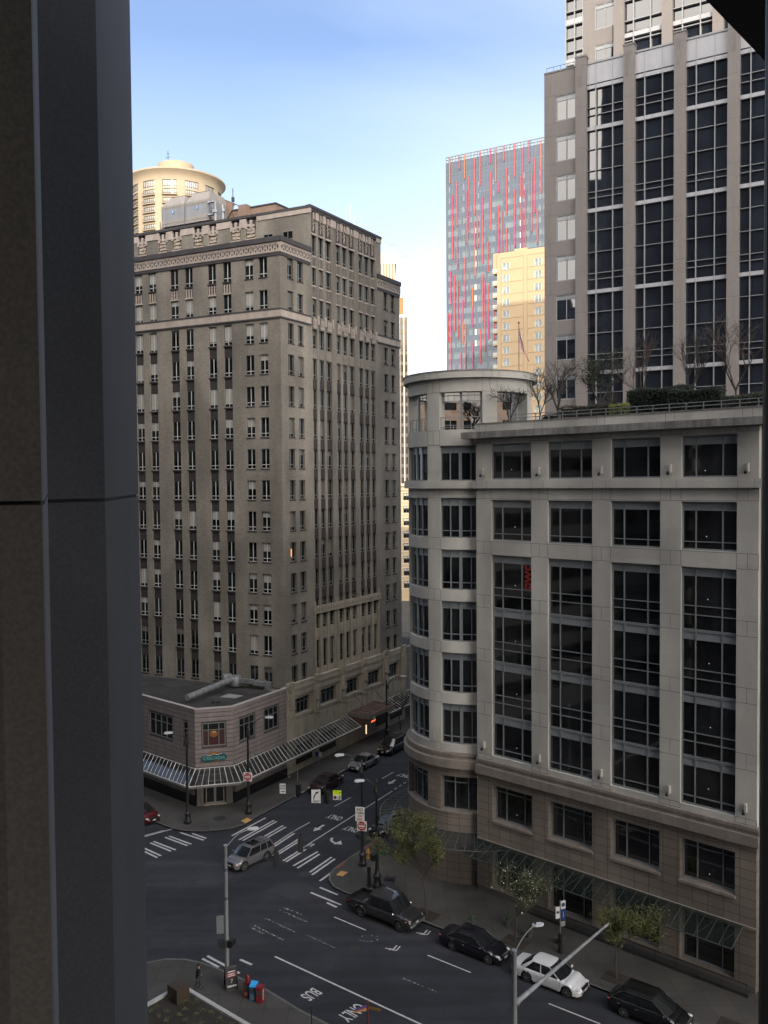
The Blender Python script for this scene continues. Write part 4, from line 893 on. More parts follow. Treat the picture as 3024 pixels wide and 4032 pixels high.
# ================================================================ far towers
# glass tower with red fins
GF = Frame(18.9, 255.0, -29.1, -1)
gt = root('glass_tower', (18.9, 255, 0), 'tall blue grey glass tower striped with red and orange vertical fins', 'building')
M_gg = mat('blue_grey_glass', (0.058, 0.076, 0.108), 0.12, ior=1.45, var=.18, scale=.12, stretch=(.2, .2, 3))
M_gg2 = mat('bluish_vision_glass', (0.09, 0.125, 0.145), 0.06, ior=1.5, var=.3, scale=.4)
w = MB(); w.prism([xy(GF, 0, -.3), xy(GF, 44, -.3), xy(GF, 44, -30), xy(GF, 0, -30)], 0, 125.4, 0)
for k in range(30): w.box(GF, 0, 44, -.3, 0, 125.0 - 3.24 * (k + 1) + .05, 125.0 - 3.24 * k, 0)
build(w, 'curtain_wall', [M_gg], gt)
v = MB(); rr = random.Random(5); lw = MB(); tr = MB()
for k in range(2, 30):
    z1 = 125.0 - 3.24 * k - .25; z0 = z1 - 1.55; u = .6
    while u < 43:
        L_ = rr.choice((1.2, 2.2, 3.2, 1.2)); 
        if k > 3: v.box(GF, u, u + L_, 0, .02, z0, z1)
        u += L_ + rr.choice((.5, 1.0))
    for q in range(10): tr.box(GF, 1.0 + q * 4.6, 1.35 + q * 4.6, .02, .05, z0, z1)
    for q in (2, 5, 8): 
        if rr.random() < .55 and k > 3: lw.box(GF, q * 4.6 - .1, q * 4.6 + .3, .02, .04, z0, z1)
for q in range(42): tr.box(GF, q * 1.1, q * 1.1 + .05, 0, .035, 30, 126.8)
for k in range(31): z = 125.0 - 3.24 * k; tr.box(GF, 0, 44, 0, .06, z - .06, z + .03)
for k in range(44): tr.box(GF, k, k + .08, -.1, .05, 125.4, 127.0)
tr.box(GF, 0, 44, -.1, .06, 126.9, 127.05); tr.box(GF, 0, 44, -.1, .06, 126.1, 126.2)
build(v, 'vision_glass', [M_gg2], gt, kind='stuff'); build(lw, 'lit_window', [mat('lit_office', (.8, .8, .6), .5, emit=(.85, .9, .65), es=.65)], gt, kind='stuff'); build(tr, 'glazing_bars', [mat('tower_bar', (.16, .18, .20), .5)], gt)
g = MB(); g.box(GF, 0, 44, -.2, -.1, 125.4, 126.9); build(g, 'parapet_glass', [mat('parapet_glass', (.25, .35, .38), .1, ior=1.6, alpha=.5)], gt)
FIN = [M_fr := mat('fin_red', (0.42, 0.055, 0.06), .5), M_fo := mat('fin_orange', (0.46, 0.12, 0.04), .5), M_fp := mat('fin_magenta', (0.36, 0.04, 0.13), .5)]
fins = [(1.3, 127, 119.2), (4.4, 126.6, 122.8), (6.0, 126.6, 119.8), (10.8, 126.9, 117), (9.2, 125, 109), (14.0, 126.8, 122.7), (15.6, 126.8, 117.2), (18.1, 126.9, 122.5), (21.4, 127, 117.5), (23.8, 125.5, 111.4), (25.6, 127, 120.8), (29.0, 126, 111.8),
        (2.1, 115.8, 97.2), (3.6, 119.3, 106.5), (6.8, 116.3, 101), (11.6, 113.5, 94.7), (14.0, 120.3, 104), (16.4, 117, 114), (18.9, 120.6, 107.5), (21.3, 114, 98), (23.8, 107.8, 97), (26.3, 117.5, 101.6), (27.9, 107.7, 98), (9.2, 107.2, 91.5), (16.4, 110.6, 97), (18.9, 103.8, 97),
        (3.6, 103.4, 94.2), (1.4, 93.8, 84), (3.7, 90.5, 74), (6.0, 97.2, 83), (8.3, 88.3, 77), (11.6, 91.8, 78), (13.2, 100.6, 92), (13.2, 88.5, 73), (1.4, 81.5, 60), (6.0, 78.5, 60), (10.8, 76, 66), (8.4, 72.5, 60), (4.6, 69.5, 60), (33, 125, 110), (36, 120, 100), (40, 126, 108)]
rf = random.Random(41)
while len(fins) < 78:
    u_ = round(rf.uniform(.5, 42), 1)
    if all(abs(u_ - f_[0]) > .5 for f_ in fins): z_ = rf.uniform(78, 124); fins.append((u_, z_, max(60, z_ - rf.uniform(8, 22))))
    elif rf.random() < .02: z_ = rf.uniform(70, 100); fins.append((u_, z_, max(60, z_ - rf.uniform(8, 16))))
for k, (u, z1, z0) in enumerate(fins):
    f = MB(); n = max(1, int((z1 - z0) / 5.5)); rr = random.Random(k)
    for q in range(n): a = z0 + (z1 - z0) * q / n; f.box(GF, u, u + .21, .06, .36, a, z0 + (z1 - z0) * (q + 1) / n, rr.choice((0, 0, 0, 0, 2, 2, 1)))
    build(f, 'fin', FIN, gt)
# sunlit apartment block
YF = Frame(27.23, 205.0, -29.1, -1)
ya = root('apartment_block', (27.23, 205, 0), 'sunlit cream yellow apartment block with small paired windows and corner balconies', 'building')
M_y = mat('cream_stucco', (0.42, 0.31, 0.19), 0.9, var=0.04, scale=.3)
M_y2 = mat('cream_stucco_groove', (0.32, 0.23, 0.14), 0.9)
w = MB(); w.prism([xy(YF, 0, -.2), xy(YF, 22, -.2), xy(YF, 22, -18), xy(YF, 1.2, -18), xy(YF, 1.2, -2.5), xy(YF, 0, -2.5)], 0, 85.9, 0); w.prism([xy(YF, -1.2, -.5), xy(YF, -.02, -.5), xy(YF, -.02, -3), xy(YF, -1.2, -3)], 82.5, 86.1, 0); w.prism([xy(YF, 3.6, -2), xy(YF, 6.6, -2), xy(YF, 6.6, -6), xy(YF, 3.6, -6)], 85.9, 86.9, 0)
YW = [83.6 - 2.82 * k for k in range(25)]
for k, t in enumerate(YW):
    for a, c in ((.9, 1.2 + .0), (3.2, 6.5), (7.4, 9.0)): pass
edges = [0, 1.33, 3.13, 9.2, 11.0, 14.5, 16.3, 22]
for i in range(0, 8, 2): w.box(YF, edges[i], edges[i + 1], -.2, 0, 30, 85.9, 0)
for (a, c) in ((1.33, 3.13), (9.2, 11.0), (14.5, 16.3)):
    z = 85.9
    for t in YW: w.box(YF, a, c, -.2, 0, t, z, 0); z = t - 1.9
    w.box(YF, a, c, -.2, 0, 30, z, 0)
for k in range(26):
    z = 84.6 - 2.82 * k; w.box(YF, 1.0, 6.5, 0, .05, z - .05, z + .05, 1); w.box(YF, 7.5, 13.5, 0, .05, z - .05, z + .05, 1)
w.box(YF, 6.5, 6.58, 0, .04, 30, 84.6, 1); w.box(YF, 7.42, 7.5, 0, .04, 30, 84.6, 1); w.box(YF, .95, 1.02, 0, .04, 30, 84.6, 1)
build(w, 'wall', [M_y, M_y2], ya)
sw = sash(1.8, 1.9, (.5,), (), .13).mesh('window', [mat('white_frame', (.6, .58, .52), .5)]); sp_ = pane(1.7, 1.9).mesh('pane', [mat('far_glass', (.16, .20, .19), .2, ior=1.6, var=.5, scale=.8)])
for t in YW:
    for u in (2.23, 10.1, 15.4): o = inst(sw, 'window', ya, YF, u, -.14, t - 1.9); child(sp_, 'pane', o)
for k in range(24):
    z = 81.5 - 2.82 * k; m_ = MB(); m_.prism([xy(YF, -1.3, -.3), xy(YF, 0.3, -.3), xy(YF, .3, -2.4), xy(YF, -1.3, -2.4)], z - .25, z, 0); m_.box(YF, -1.3, -.02, -.35, -.3, z + .05, z + .95, 1); m_.prism([xy(YF, -1.3, -.3), xy(YF, -1.25, -.3), xy(YF, -1.25, -2.4), xy(YF, -1.3, -2.4)], z, z + .95, 1); build(m_, 'balcony', [M_y, mat('balcony_glass', (.35, .37, .33), .2)], ya)
# round hotel tower
wt = root('round_tower', (-66.2, 280, 0), 'sunlit round tower with a wide disc roof and rings of windows, behind the deco tower', 'building')
M_w = mat('beige_concrete', (0.32, 0.26, 0.18), 0.85, var=0.05, scale=.3)
w = MB(); CX_, CY_, CR_ = -69.6, 295, 14.9
M_bw = mat('bright_window', (.30, .28, .24), .08, ior=1.9)
w.arc(CX_, CY_, 0.01, CR_ - .3, 0, 360, 0, 131, mat=1, n=78)
TZ = 130.3
w.lathe(CX_, CY_, [(CR_ + .02, TZ), (CR_ + .12, TZ + .9), (CR_ + .55, TZ + 2.0), (CR_ + 1.6, TZ + 3.0), (CR_ + 1.6, TZ + 3.5)], 78, 0, True); w.lathe(CX_, CY_, [(CR_ + 1.6, TZ + 3.5), (6.0, TZ + 5.2)], 78, 0, True); w.lathe(CX_, CY_, [(6.0, TZ + 5.1), (6.0, TZ + 9.4)], 48, 0, True); w.lathe(CX_, CY_, [(6.0, TZ + 9.4), (5.0, TZ + 9.8), (0, TZ + 9.9)], 48, 0, True)
NB = 13; PT_ = 360 / NB
for k in range(34):
    zt = TZ - .05 - (0 if k == 0 else 2.9 + 2.77 * (k - 1)); zb2 = zt - (2.45 if k == 0 else 1.75)
    nxt = TZ - .05 - (2.9 + 2.77 * k)
    w.arc(CX_, CY_, CR_ - .3, CR_, 0, 360, nxt, zb2, mat=0, n=78)
for q in range(NB): a = -85 + q * PT_ + PT_ / 2; w.arc(CX_, CY_, CR_ - .3, CR_ + .01, a - 5.0, a + 5.0, 38, TZ, mat=0)
build(w, 'wall', [M_w, M_bw], wt)
for k in range(14):
    zt = TZ - .05 - (0 if k == 0 else 2.9 + 2.77 * (k - 1)); zb2 = zt - (2.45 if k == 0 else 1.75)
    for q in range(NB):
        am = -85 + q * PT_
        if abs((am + 77 + 180) % 360 - 180) > 95: continue
        m_ = MB()
        for s_ in range(7): a = am - 8.6 + s_ * 17.2 / 6; m_.arc(CX_, CY_, CR_ - .3, CR_ - .15, a - .25, a + .25, zb2, zt, 1)
        m_.arc(CX_, CY_, CR_ - .3, CR_ - .15, am - 8.6, am + 8.6, zb2 + .55, zb2 + .65, 3)
        if k > 0:
            m_.arc(CX_, CY_, CR_, CR_ + .8, am - 9.2, am + 9.2, zb2 - .3, zb2 - .12, 3, mat=1); m_.arc(CX_, CY_, CR_ + .7, CR_ + .8, am - 9.2, am + 9.2, zb2 + .65, zb2 + .73, 3)
            for s_ in range(9): a = am - 9 + s_ * 18 / 8; m_.arc(CX_, CY_, CR_ + .72, CR_ + .78, a - .1, a + .1, zb2 - .12, zb2 + .65, 1)
        build(m_, 'window', [mat('bronze_frame', (.10, .09, .08), .5), M_w], wt)
m_ = MB(); m_.tube((-71.5, 292, 139), (-71.5, 292, 143.8), .1); m_.tube((-72.3, 292, 141.5), (-70.7, 292, 141.8), .07); m_.tube((-72, 292, 142.8), (-71, 292, 142.8), .07); build(m_, 'antenna', [M_black], wt)
# small towers glimpsed right of the deco tower
fluted = Frame(4.6, 300, 151, 1)
ft = root('fluted_tower', (0, 300, 0), 'cream tower with fluted vertical ribs and antennas just right of the deco tower top', 'building')
w = MB(); FX = Frame(4.6, 300, 180, 1)
w.box(FX, 0, 22, -20, 0, 0, 107.5, 0); w.box(FX, -.3, 22, -20, .3, 107.5, 111.4, 1)
for k in range(22): w.box(FX, .2 + k, .75 + k, 0, .3, 20, 107.5, 1)
w.box(FX, 13.9, 18.6, -8, -1, 111.4, 121.8, 1)
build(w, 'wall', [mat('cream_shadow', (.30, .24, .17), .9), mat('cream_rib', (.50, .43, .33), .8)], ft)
m_ = MB()
for x, z in ((12.0, 126), (14.2, 127), (15.4, 129), (16.8, 127.5), (18.2, 126), (1.0, 114.5), (2.0, 113.6), (3.4, 115)): m_.tube(FX.p(x, -2, 111), FX.p(x, -2, z), .06)
m_.tube(FX.p(2.2, -2, 114.8), FX.p(-.6, -2, 114.9), .12); m_.tube(FX.p(-.3, -2, 112.0), FX.p(-2.2, -2, 112.1), .1); build(m_, 'antenna', [M_galv], ft)
ot = root('ribbed_tower', (6, 262, 0), 'slim white ribbed tower with a brown cap beside the right edge of the deco tower', 'building')
w = MB(); FX = Frame(7.85, 262, 180, 1); w.box(FX, 0, 12, -15, 0, 0, 82, 0); w.box(FX, -.1, 12, -15, .2, 82, 82.8, 1)
for k in range(7): w.box(FX, .0 + k * 1.28, .32 + k * 1.28, 0, .25, 20, 82, 1)
for k in range(7): w.box(FX, .95 + k * 1.28, 1.1 + k * 1.28, 0, .12, 20, 82, 3)
for k in range(22):
    w.box(FX, 0, 12, 0, .06, 80 - k * 3.1, 81 - k * 3.1, 3)
w.box(FX, 1.4, 12, -12, -3, 82.8, 88.5, 2); w.box(FX, 1.35, 12, -12, -2.9, 88.5, 88.9, 1)
build(w, 'wall', [mat('bronze_glass', (.05, .04, .03), .1, ior=1.7), mat('white_rib', (.62, .58, .50), .7), mat('brown_cladding', (.33, .15, .06), .8), mat('bronze_spandrel', (.11, .085, .06), .6)], ot)
ob = root('cream_brick_block', (3, 230, 0), 'cream and ochre brick block with sash windows glimpsed down the street', 'building')
w = MB(); FX = Frame(14, 230, 180, 1); M_o = mat('ochre_brick', (.42, .33, .21), .9, var=.08); M_o2 = mat('cream_band', (.50, .44, .33), .8)
w.box(FX, 0, 30, -14, -.2, 0, 31.2, 0); w.box(FX, -.4, 30.4, -14, .5, 31.0, 31.7, 1); w.box(FX, 0, 30, -.1, .25, 29.9, 30.2, 1)
obc = [(1.2 + 2.9 * k, 3.0 + 2.9 * k) for k in range(9)]; obr = [(27.2 - 3.37 * k, 29.1 - 3.37 * k) for k in range(8)]
wall_layer(w, FX, obc, [obr] * 9, 0, 30, 0.1, 31.0, -.2, 0, 0)
for a, b in obr: w.box(FX, 0, 30, 0, .1, a - .35, a - .1, 1); w.box(FX, 0, 30, 0, .1, b + .05, b + .25, 1)
build(w, 'wall', [M_o, M_o2], ob)
sw = sash(1.8, 1.9, (.5,), (.5,), .12); sp_ = pane(1.8, 1.9, .35)
SWm = sw.mesh('window', [mat('dark_frame', (.03, .03, .03), .5)]); SPm = sp_.mesh('pane', [M_glass, M_blind])
for c in obc:
    for a, b in obr: o = inst(SWm, 'window', ob, FX, (c[0] + c[1]) / 2, -.17, a); child(SPm, 'pane', o)
# rust tinted block seen through the pavilion openings
rb_ = root('salmon_block', (15, 150, 0), 'salmon coloured block with dark windows seen through the pavilion openings', 'building')
w = MB(); FX = Frame(24, 150, 180, 1); obc = [(1 + 3.4 * k, 3.2 + 3.4 * k) for k in range(5)]; obr = [(44.5 - 3.6 * k, 46.3 - 3.6 * k) for k in range(6)]
wall_layer(w, FX, obc, [obr] * 5, 0, 17.5, 20, 46.2, -.3, 0, 0); w.box(FX, 0, 17.5, -12, -.3, 0, 46, 1)
build(w, 'wall', [mat('salmon_stone', (.26, .19, .145), .9, var=.1), M_glass], rb_)
# ================================================================ host building: the concrete column and window the photo is taken through
HF = Frame(-.7 * math.cos(R_(49)), -.7 * math.sin(R_(49)), 139, -1)
host = root('concrete_office_block', (-1, -1, 0), 'dark concrete building at the left edge, its jointed pier and window jamb very close', 'building')
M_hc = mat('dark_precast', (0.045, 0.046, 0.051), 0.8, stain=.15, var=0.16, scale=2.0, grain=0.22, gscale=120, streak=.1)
M_hb = mat('brown_jamb', (0.22, 0.20, 0.175), 0.75, var=0.1, scale=3, grain=0.2, gscale=150)
w = MB(); w.box(HF, -65, 42.2, -40, -.3, 0, 30.2, 0); w.box(HF, -65, 42.2, -40, -.3, 34.2, 115, 0); w.box(HF, -65, -2, -40, -.3, 30.2, 34.2, 0); w.box(HF, 2.2, 42.2, -40, -.3, 30.2, 34.2, 0); w.box(HF, -2, 2.2, -40, -8, 30.2, 34.2, 0)
for k in range(15): u = 42.2 - k * 3.2; w.box(HF, u - .8, u, -.3, .15, 0, 115, 0)
build(w, 'wall', [mat('host_concrete', (0.10, 0.10, 0.11), .85), M_glass], host)
# plan of the pier, seen from the window: x = (px-1512)/3380*depth
def pk(px, d): return ((px - 1512) / 3380 * d, d)
def pier(z0, z1):
    m_ = MB(); pts = [pk(187, 2.3), pk(300, 2.36), pk(414, 2.42), pk(546, 3.45), (-2.4, 4.6), (-5.2, 4.6), (-5.2, 2.2), (-2.2, 1.75)]
    m_.prism(pts, z0, z1, 0); return m_
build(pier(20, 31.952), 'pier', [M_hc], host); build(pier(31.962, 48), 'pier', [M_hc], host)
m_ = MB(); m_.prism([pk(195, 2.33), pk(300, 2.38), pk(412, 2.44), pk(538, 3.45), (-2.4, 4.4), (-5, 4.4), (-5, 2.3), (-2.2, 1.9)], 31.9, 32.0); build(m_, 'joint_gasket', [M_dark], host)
def jamb(z0, z1, nm):
    m_ = MB(); m_.prism([pk(-4, 1.19), pk(165, 1.2), pk(188, 2.29), (-3.2, 2.29), (-3.2, 1.19)], z0, z1, 0)
    build(m_, nm, [M_hb], host)
    n_ = MB(); n_.prism([pk(165.5, 1.2), pk(174, 1.22), pk(188.5, 2.29), pk(187.0, 2.29)], z0, z1, 0); return n_
for a, b in ((25, 31.9725), (31.9785, 40)): n_ = jamb(a, b, 'window_jamb'); build(n_, 'jamb_edge', [mat('jamb_edge_grey', (0.14, .14, .16), .7, var=.1, scale=4)], host)
m_ = MB(); m_.prism([pk(0, 1.22), pk(158, 1.24), pk(180, 2.2), (-3.0, 2.2), (-3.0, 1.22)], 31.95, 31.99); build(m_, 'jamb_joint', [M_dark], host)
# right window frame and the dark head above it
m_ = MB(); m_.prism([pk(3012, .80), pk(3200, .80), pk(3200, .9), pk(3009, .9)], 30.5, 34, 0); m_.prism([pk(3007, .93), pk(3200, .93), pk(3200, 1.0), pk(3001, 1.0)], 30.5, 34, 1)
build(m_, 'window_frame', [mat('frame_black', (.012, .012, .012), .6), mat('frame_bronze', (.035, .028, .02), .6, grain=.5, gscale=200)], host)
ha = R_(47.7); hd = (math.cos(ha), math.sin(ha)); hp = (1.020, 2.7376)
m_ = MB(); m_.prism([(hp[0] - hd[0] * 2.2, hp[1] - hd[1] * 2.2), (hp[0] + hd[0] * 5, hp[1] + hd[1] * 5), (hp[0] + hd[0] * 5 + 4, hp[1] + hd[1] * 5 - 4), (hp[0] - hd[0] * 2.2 + 4, hp[1] - hd[1] * 2.2 - 4)], 33.5, 33.8, 0)
build(m_, 'window_head', [mat('head_dark', (.02, .02, .025), .85)], host)

# unseen block added across the side street to shade the road and lower walls
WF = Frame(-31.5, 66.0, 139, 1); nb_ = root('added_shade_block', (-31.5, 66, 0), 'unseen grey block added behind the concrete pier to shade the junction', 'building')
m_ = MB(); WF2 = Frame(-31.5, 66.0, 240, -1)
m_.prism([(-31.5, 66.0), (-31.5 + 50 * math.cos(R_(139)), 66 + 50 * math.sin(R_(139))), (-31.5 + 50 * math.cos(R_(139)) + 60 * math.cos(R_(240)), 66 + 50 * math.sin(R_(139)) + 60 * math.sin(R_(240))), (-31.5 + 60 * math.cos(R_(240)), 66 + 60 * math.sin(R_(240)))], 0, 78, 0)
for k in range(19): m_.box(WF, 1, 49, -.1, .12, 3 + k * 3.8, 5 + k * 3.8, 1); m_.box(WF2, 1, 59, -.1, .12, 3 + k * 3.8, 5 + k * 3.8, 1)
build(m_, 'wall', [mat('block_grey', (.22, .21, .2), .9), M_glass], nb_)
for poly, h_, lb in (([(-73, -8), (-58, -22), (-72, -38), (-88, -24)], 100, 'tall dark tower behind the viewer, mirrored in the glass of the grey tower'), ([(-92, 8), (-73.2, -7.8), (-88.2, -23.8), (-106, -8)], 74, 'lower dark block beside the tall tower behind the viewer, only mirrored in glass')):
    m_ = MB(); m_.prism(poly, 0, h_, 0); m_.prism([(p[0] * .9 + poly[0][0] * .1 - 1.5, p[1] * .9 + poly[0][1] * .1 - 1.5) for p in poly], h_, h_ + 5, 0)
    a_, b_ = Vector(poly[0]), Vector(poly[1]); FT = Frame(*poly[0], math.degrees(math.atan2(b_.y - a_.y, b_.x - a_.x)), 1); LL = (b_ - a_).length
    for k in range(int(h_ / 4)): m_.box(FT, .5, LL - .5, -.1, .15, 3 + k * 4, 5.2 + k * 4, 1)
    rt = root('office_tower', (*poly[0], 0), lb, 'building'); build(m_, 'wall', [mat('neighbour_dark', (.06, .065, .075), .7), M_glass], rt)
# ================================================================ ground
def roadmat(name, col, crack=0.55):
    m = bpy.data.materials.new(name); m.use_nodes = True; t = m.node_tree; b = t.nodes['Principled BSDF']; n = t.nodes.new; l = t.links.new
    g = n('ShaderNodeNewGeometry'); cur = None
    def mul(fac):
        nonlocal cur
        x = n('ShaderNodeMix'); x.data_type = 'RGBA'; x.blend_type = 'MULTIPLY'; x.inputs[0].default_value = 1
        if cur is None: x.inputs[6].default_value = (*col, 1)
        else: l(cur, x.inputs[6])
        l(fac, x.inputs[7]); cur = x.outputs[2]
    def noise(sc, lo, hi, a, c, rot=0, stretch=(1, 1, 1), det=5):
        mp_ = n('ShaderNodeMapping'); mp_.inputs['Rotation'].default_value = (0, 0, R_(rot)); mp_.inputs['Scale'].default_value = stretch; l(g.outputs['Position'], mp_.inputs[0])
        q = n('ShaderNodeTexNoise'); q.inputs['Scale'].default_value = sc; q.inputs['Detail'].default_value = det; l(mp_.outputs[0], q.inputs[0])
        k = n('ShaderNodeMapRange'); k.inputs[1].default_value = lo; k.inputs[2].default_value = hi; k.inputs[3].default_value = a; k.inputs[4].default_value = c; l(q.outputs[0], k.inputs[0]); return k.outputs[0]
    mul(noise(.16, .35, .65, .78, 1.25)); mul(noise(.9, .35, .65, .86, 1.12)); mul(noise(16, .3, .7, .68, 1.32, det=2)); mul(noise(1.0, .4, .62, .80, 1.14, 38, (.06, .9, 1)))
    mul(noise(1.0, .4, .62, .85, 1.10, -59, (.06, .9, 1))); mul(noise(1.9, .66, .74, 1.0, .55))
    v = n('ShaderNodeTexVoronoi'); v.feature = 'DISTANCE_TO_EDGE'; v.inputs['Scale'].default_value = .17
    w_ = n('ShaderNodeTexNoise'); w_.inputs['Scale'].default_value = .8; w_.inputs['Detail'].default_value = 6; l(g.outputs['Position'], w_.inputs[0])
    ad_ = n('ShaderNodeMix'); ad_.data_type = 'RGBA'; ad_.blend_type = 'ADD'; ad_.inputs[0].default_value = 1; l(g.outputs['Position'], ad_.inputs[6]); sc_ = n('ShaderNodeVectorMath'); sc_.operation = 'SCALE'; sc_.inputs[3].default_value = 2.2; l(w_.outputs[1], sc_.inputs[0]); l(sc_.outputs[0], ad_.inputs[7]); l(ad_.outputs[2], v.inputs[0])
    k = n('ShaderNodeMapRange'); k.inputs[1].default_value = .0; k.inputs[2].default_value = .006; k.inputs[3].default_value = crack; k.inputs[4].default_value = 1.0; l(v.outputs[0], k.inputs[0]); mul(k.outputs[0])
    l(cur, b.inputs['Base Color']); b.inputs['Roughness'].default_value = .86
    q = n('ShaderNodeTexNoise'); q.inputs['Scale'].default_value = 60; l(g.outputs['Position'], q.inputs[0]); bp = n('ShaderNodeBump'); bp.inputs['Strength'].default_value = .25; bp.inputs['Distance'].default_value = .02; l(q.outputs[0], bp.inputs['Height']); l(bp.outputs[0], b.inputs['Normal'])
    MATS[name] = m; return m
def paintmat(name, col, lo, hi):
    m = mat(name, col, .75, var=.15, scale=3, grain=.2, gscale=12); t = m.node_tree; b = t.nodes['Principled BSDF']; n = t.nodes.new; l = t.links.new
    g = n('ShaderNodeNewGeometry'); q = n('ShaderNodeTexNoise'); q.inputs['Scale'].default_value = 5; q.inputs['Detail'].default_value = 8; q.inputs['Roughness'].default_value = .7; l(g.outputs['Position'], q.inputs[0])
    k = n('ShaderNodeMapRange'); k.inputs[1].default_value = lo; k.inputs[2].default_value = hi; l(q.outputs[0], k.inputs[0]); l(k.outputs[0], b.inputs['Alpha']); return m
M_asph = roadmat('asphalt', (0.021, 0.023, 0.030)); M_asph2 = roadmat('asphalt_patch', (0.0155, 0.017, 0.024), .9); M_asph3 = roadmat('asphalt_pale', (0.027, 0.028, 0.034))
M_side = brickmat('pavement_concrete', (0.064, 0.060, 0.055), (0.035, 0.033, 0.03), 1.5, 1.5, 0.02, var=.16, off=0.0, jit=.06, stain=.22)
M_kerb = mat('kerb_stone', (0.11, 0.107, 0.10), 0.85, var=.2, scale=1.5)
M_line = paintmat('road_paint', (0.50, 0.50, 0.49), .30, .42)
M_linew = paintmat('worn_road_paint', (0.36, 0.36, 0.36), .47, .60)
g = MB(); g.face([(-3000, -3000, 0), (3000, -3000, 0), (3000, 3000, 0), (-3000, 3000, 0)], 0); struct(g, 'road', [M_asph])
g = MB()
def flat(mb, pts, z, m_=0): 
    A = sum(pts[i][0] * pts[(i + 1) % len(pts)][1] - pts[(i + 1) % len(pts)][0] * pts[i][1] for i in range(len(pts)))
    if A < 0: pts = pts[::-1]
    mb.face([(*p, z) for p in pts], m_)
flat(g, [(-24, 62), (-18.9, 61.1), (-9.5, 66.6), (-5.8, 71.4), (-7.9, 72.0), (-14, 66.4), (-26, 66)], .004, 0)
flat(g, [(-9.6, 66.5), (-7.5, 68.2), (-1, 63.5), (6, 57.5), (5, 56.5), (-2.5, 61.8)], .004, 1)
flat(g, [(-17.5, 60.2), (-9.45, 60.4), (-7.4, 57.6), (-16, 58.2)], .004, 1)
flat(g, [(-26, 67), (-14.2, 67.2), (-9.6, 71), (-12, 72), (-20, 70), (-26, 70)], .004, 1)
struct(g, 'road_patches', [M_asph2, M_asph3])
def off_poly(line, w_):   # kerb strip to the right hand side of a polyline
    res = []
    for i, p in enumerate(line):
        a = Vector(line[max(0, i - 1)]); b = Vector(line[min(len(line) - 1, i + 1)]); d = (b - a).normalized(); res.append((p[0] + d.y * w_, p[1] - d.x * w_))
    return res
def block(name, kerb, rest, sgn):
    """kerb: polyline along the street; rest: remaining corners"""
    inner = off_poly(kerb, .16 * sgn)
    m_ = MB()
    for i in range(len(kerb) - 1):
        a, b = kerb[i], kerb[i + 1]; c, d = inner[i + 1], inner[i]
        q = [a, b, c, d]; flat(m_, q, .155, 0)
        m_.face([(*a, 0), (*b, 0), (*b, .155), (*a, .155)], 0); 
    struct(m_, name + '_kerb', [M_kerb])
    m_ = MB(); flat(m_, inner + rest, .15, 0); struct(m_, name, [M_side])
a58 = (math.cos(R_(58.6)), math.sin(R_(58.6)))
block('pavement', [(-4.45 + a58[0] * 200, 94.57 + a58[1] * 200), (-4.45, 94.57), (-9.45, 86.45), (-12.66, 80.93), (-12.95, 80.2), (-13.5, 79.3), (-14.4, 78.5), (-15.5, 78.1), (-17.1, 77.9), (-18.4, 78.05), (-19.6, 78.5), (-20.85, 79.4), (-20.85 - .755 * 80, 79.4 + .656 * 80)], [(-80, 240), (90, 300)], -1)
a60 = (math.cos(R_(60.5)), math.sin(R_(60.5)))
block('pavement', [(1.02 + a60[0] * 200, 78.5 + a60[1] * 200), (1.02, 78.5), (-.75, 75.79), (-2.22, 73.3), (-3.5, 71.2), (-4.25, 69.9), (-4.55, 68.8), (-4.5, 67.8), (-4.1, 66.8), (-3.3, 65.95), (-2.3, 65.3), (2.65, 61.4), (12.97, 53.34), (12.97 + .788 * 90, 53.34 - .616 * 90)], [(150, 60), (150, 240)], 1)
block('pavement', [(-5.5 + .788 * 90, 50.89 - .616 * 90), (-5.5, 50.89), (-7.66, 52.89), (-9.86, 54.41), (-11.2, 55.3), (-12.4, 56.0), (-13.6, 56.45), (-14.9, 56.5), (-16.2, 56.0), (-17.4, 54.8), (-18.3, 53.2), (-18.3 - .5 * 60, 53.2 - .86 * 60)], [(-50, -60), (60, -60)], 1)
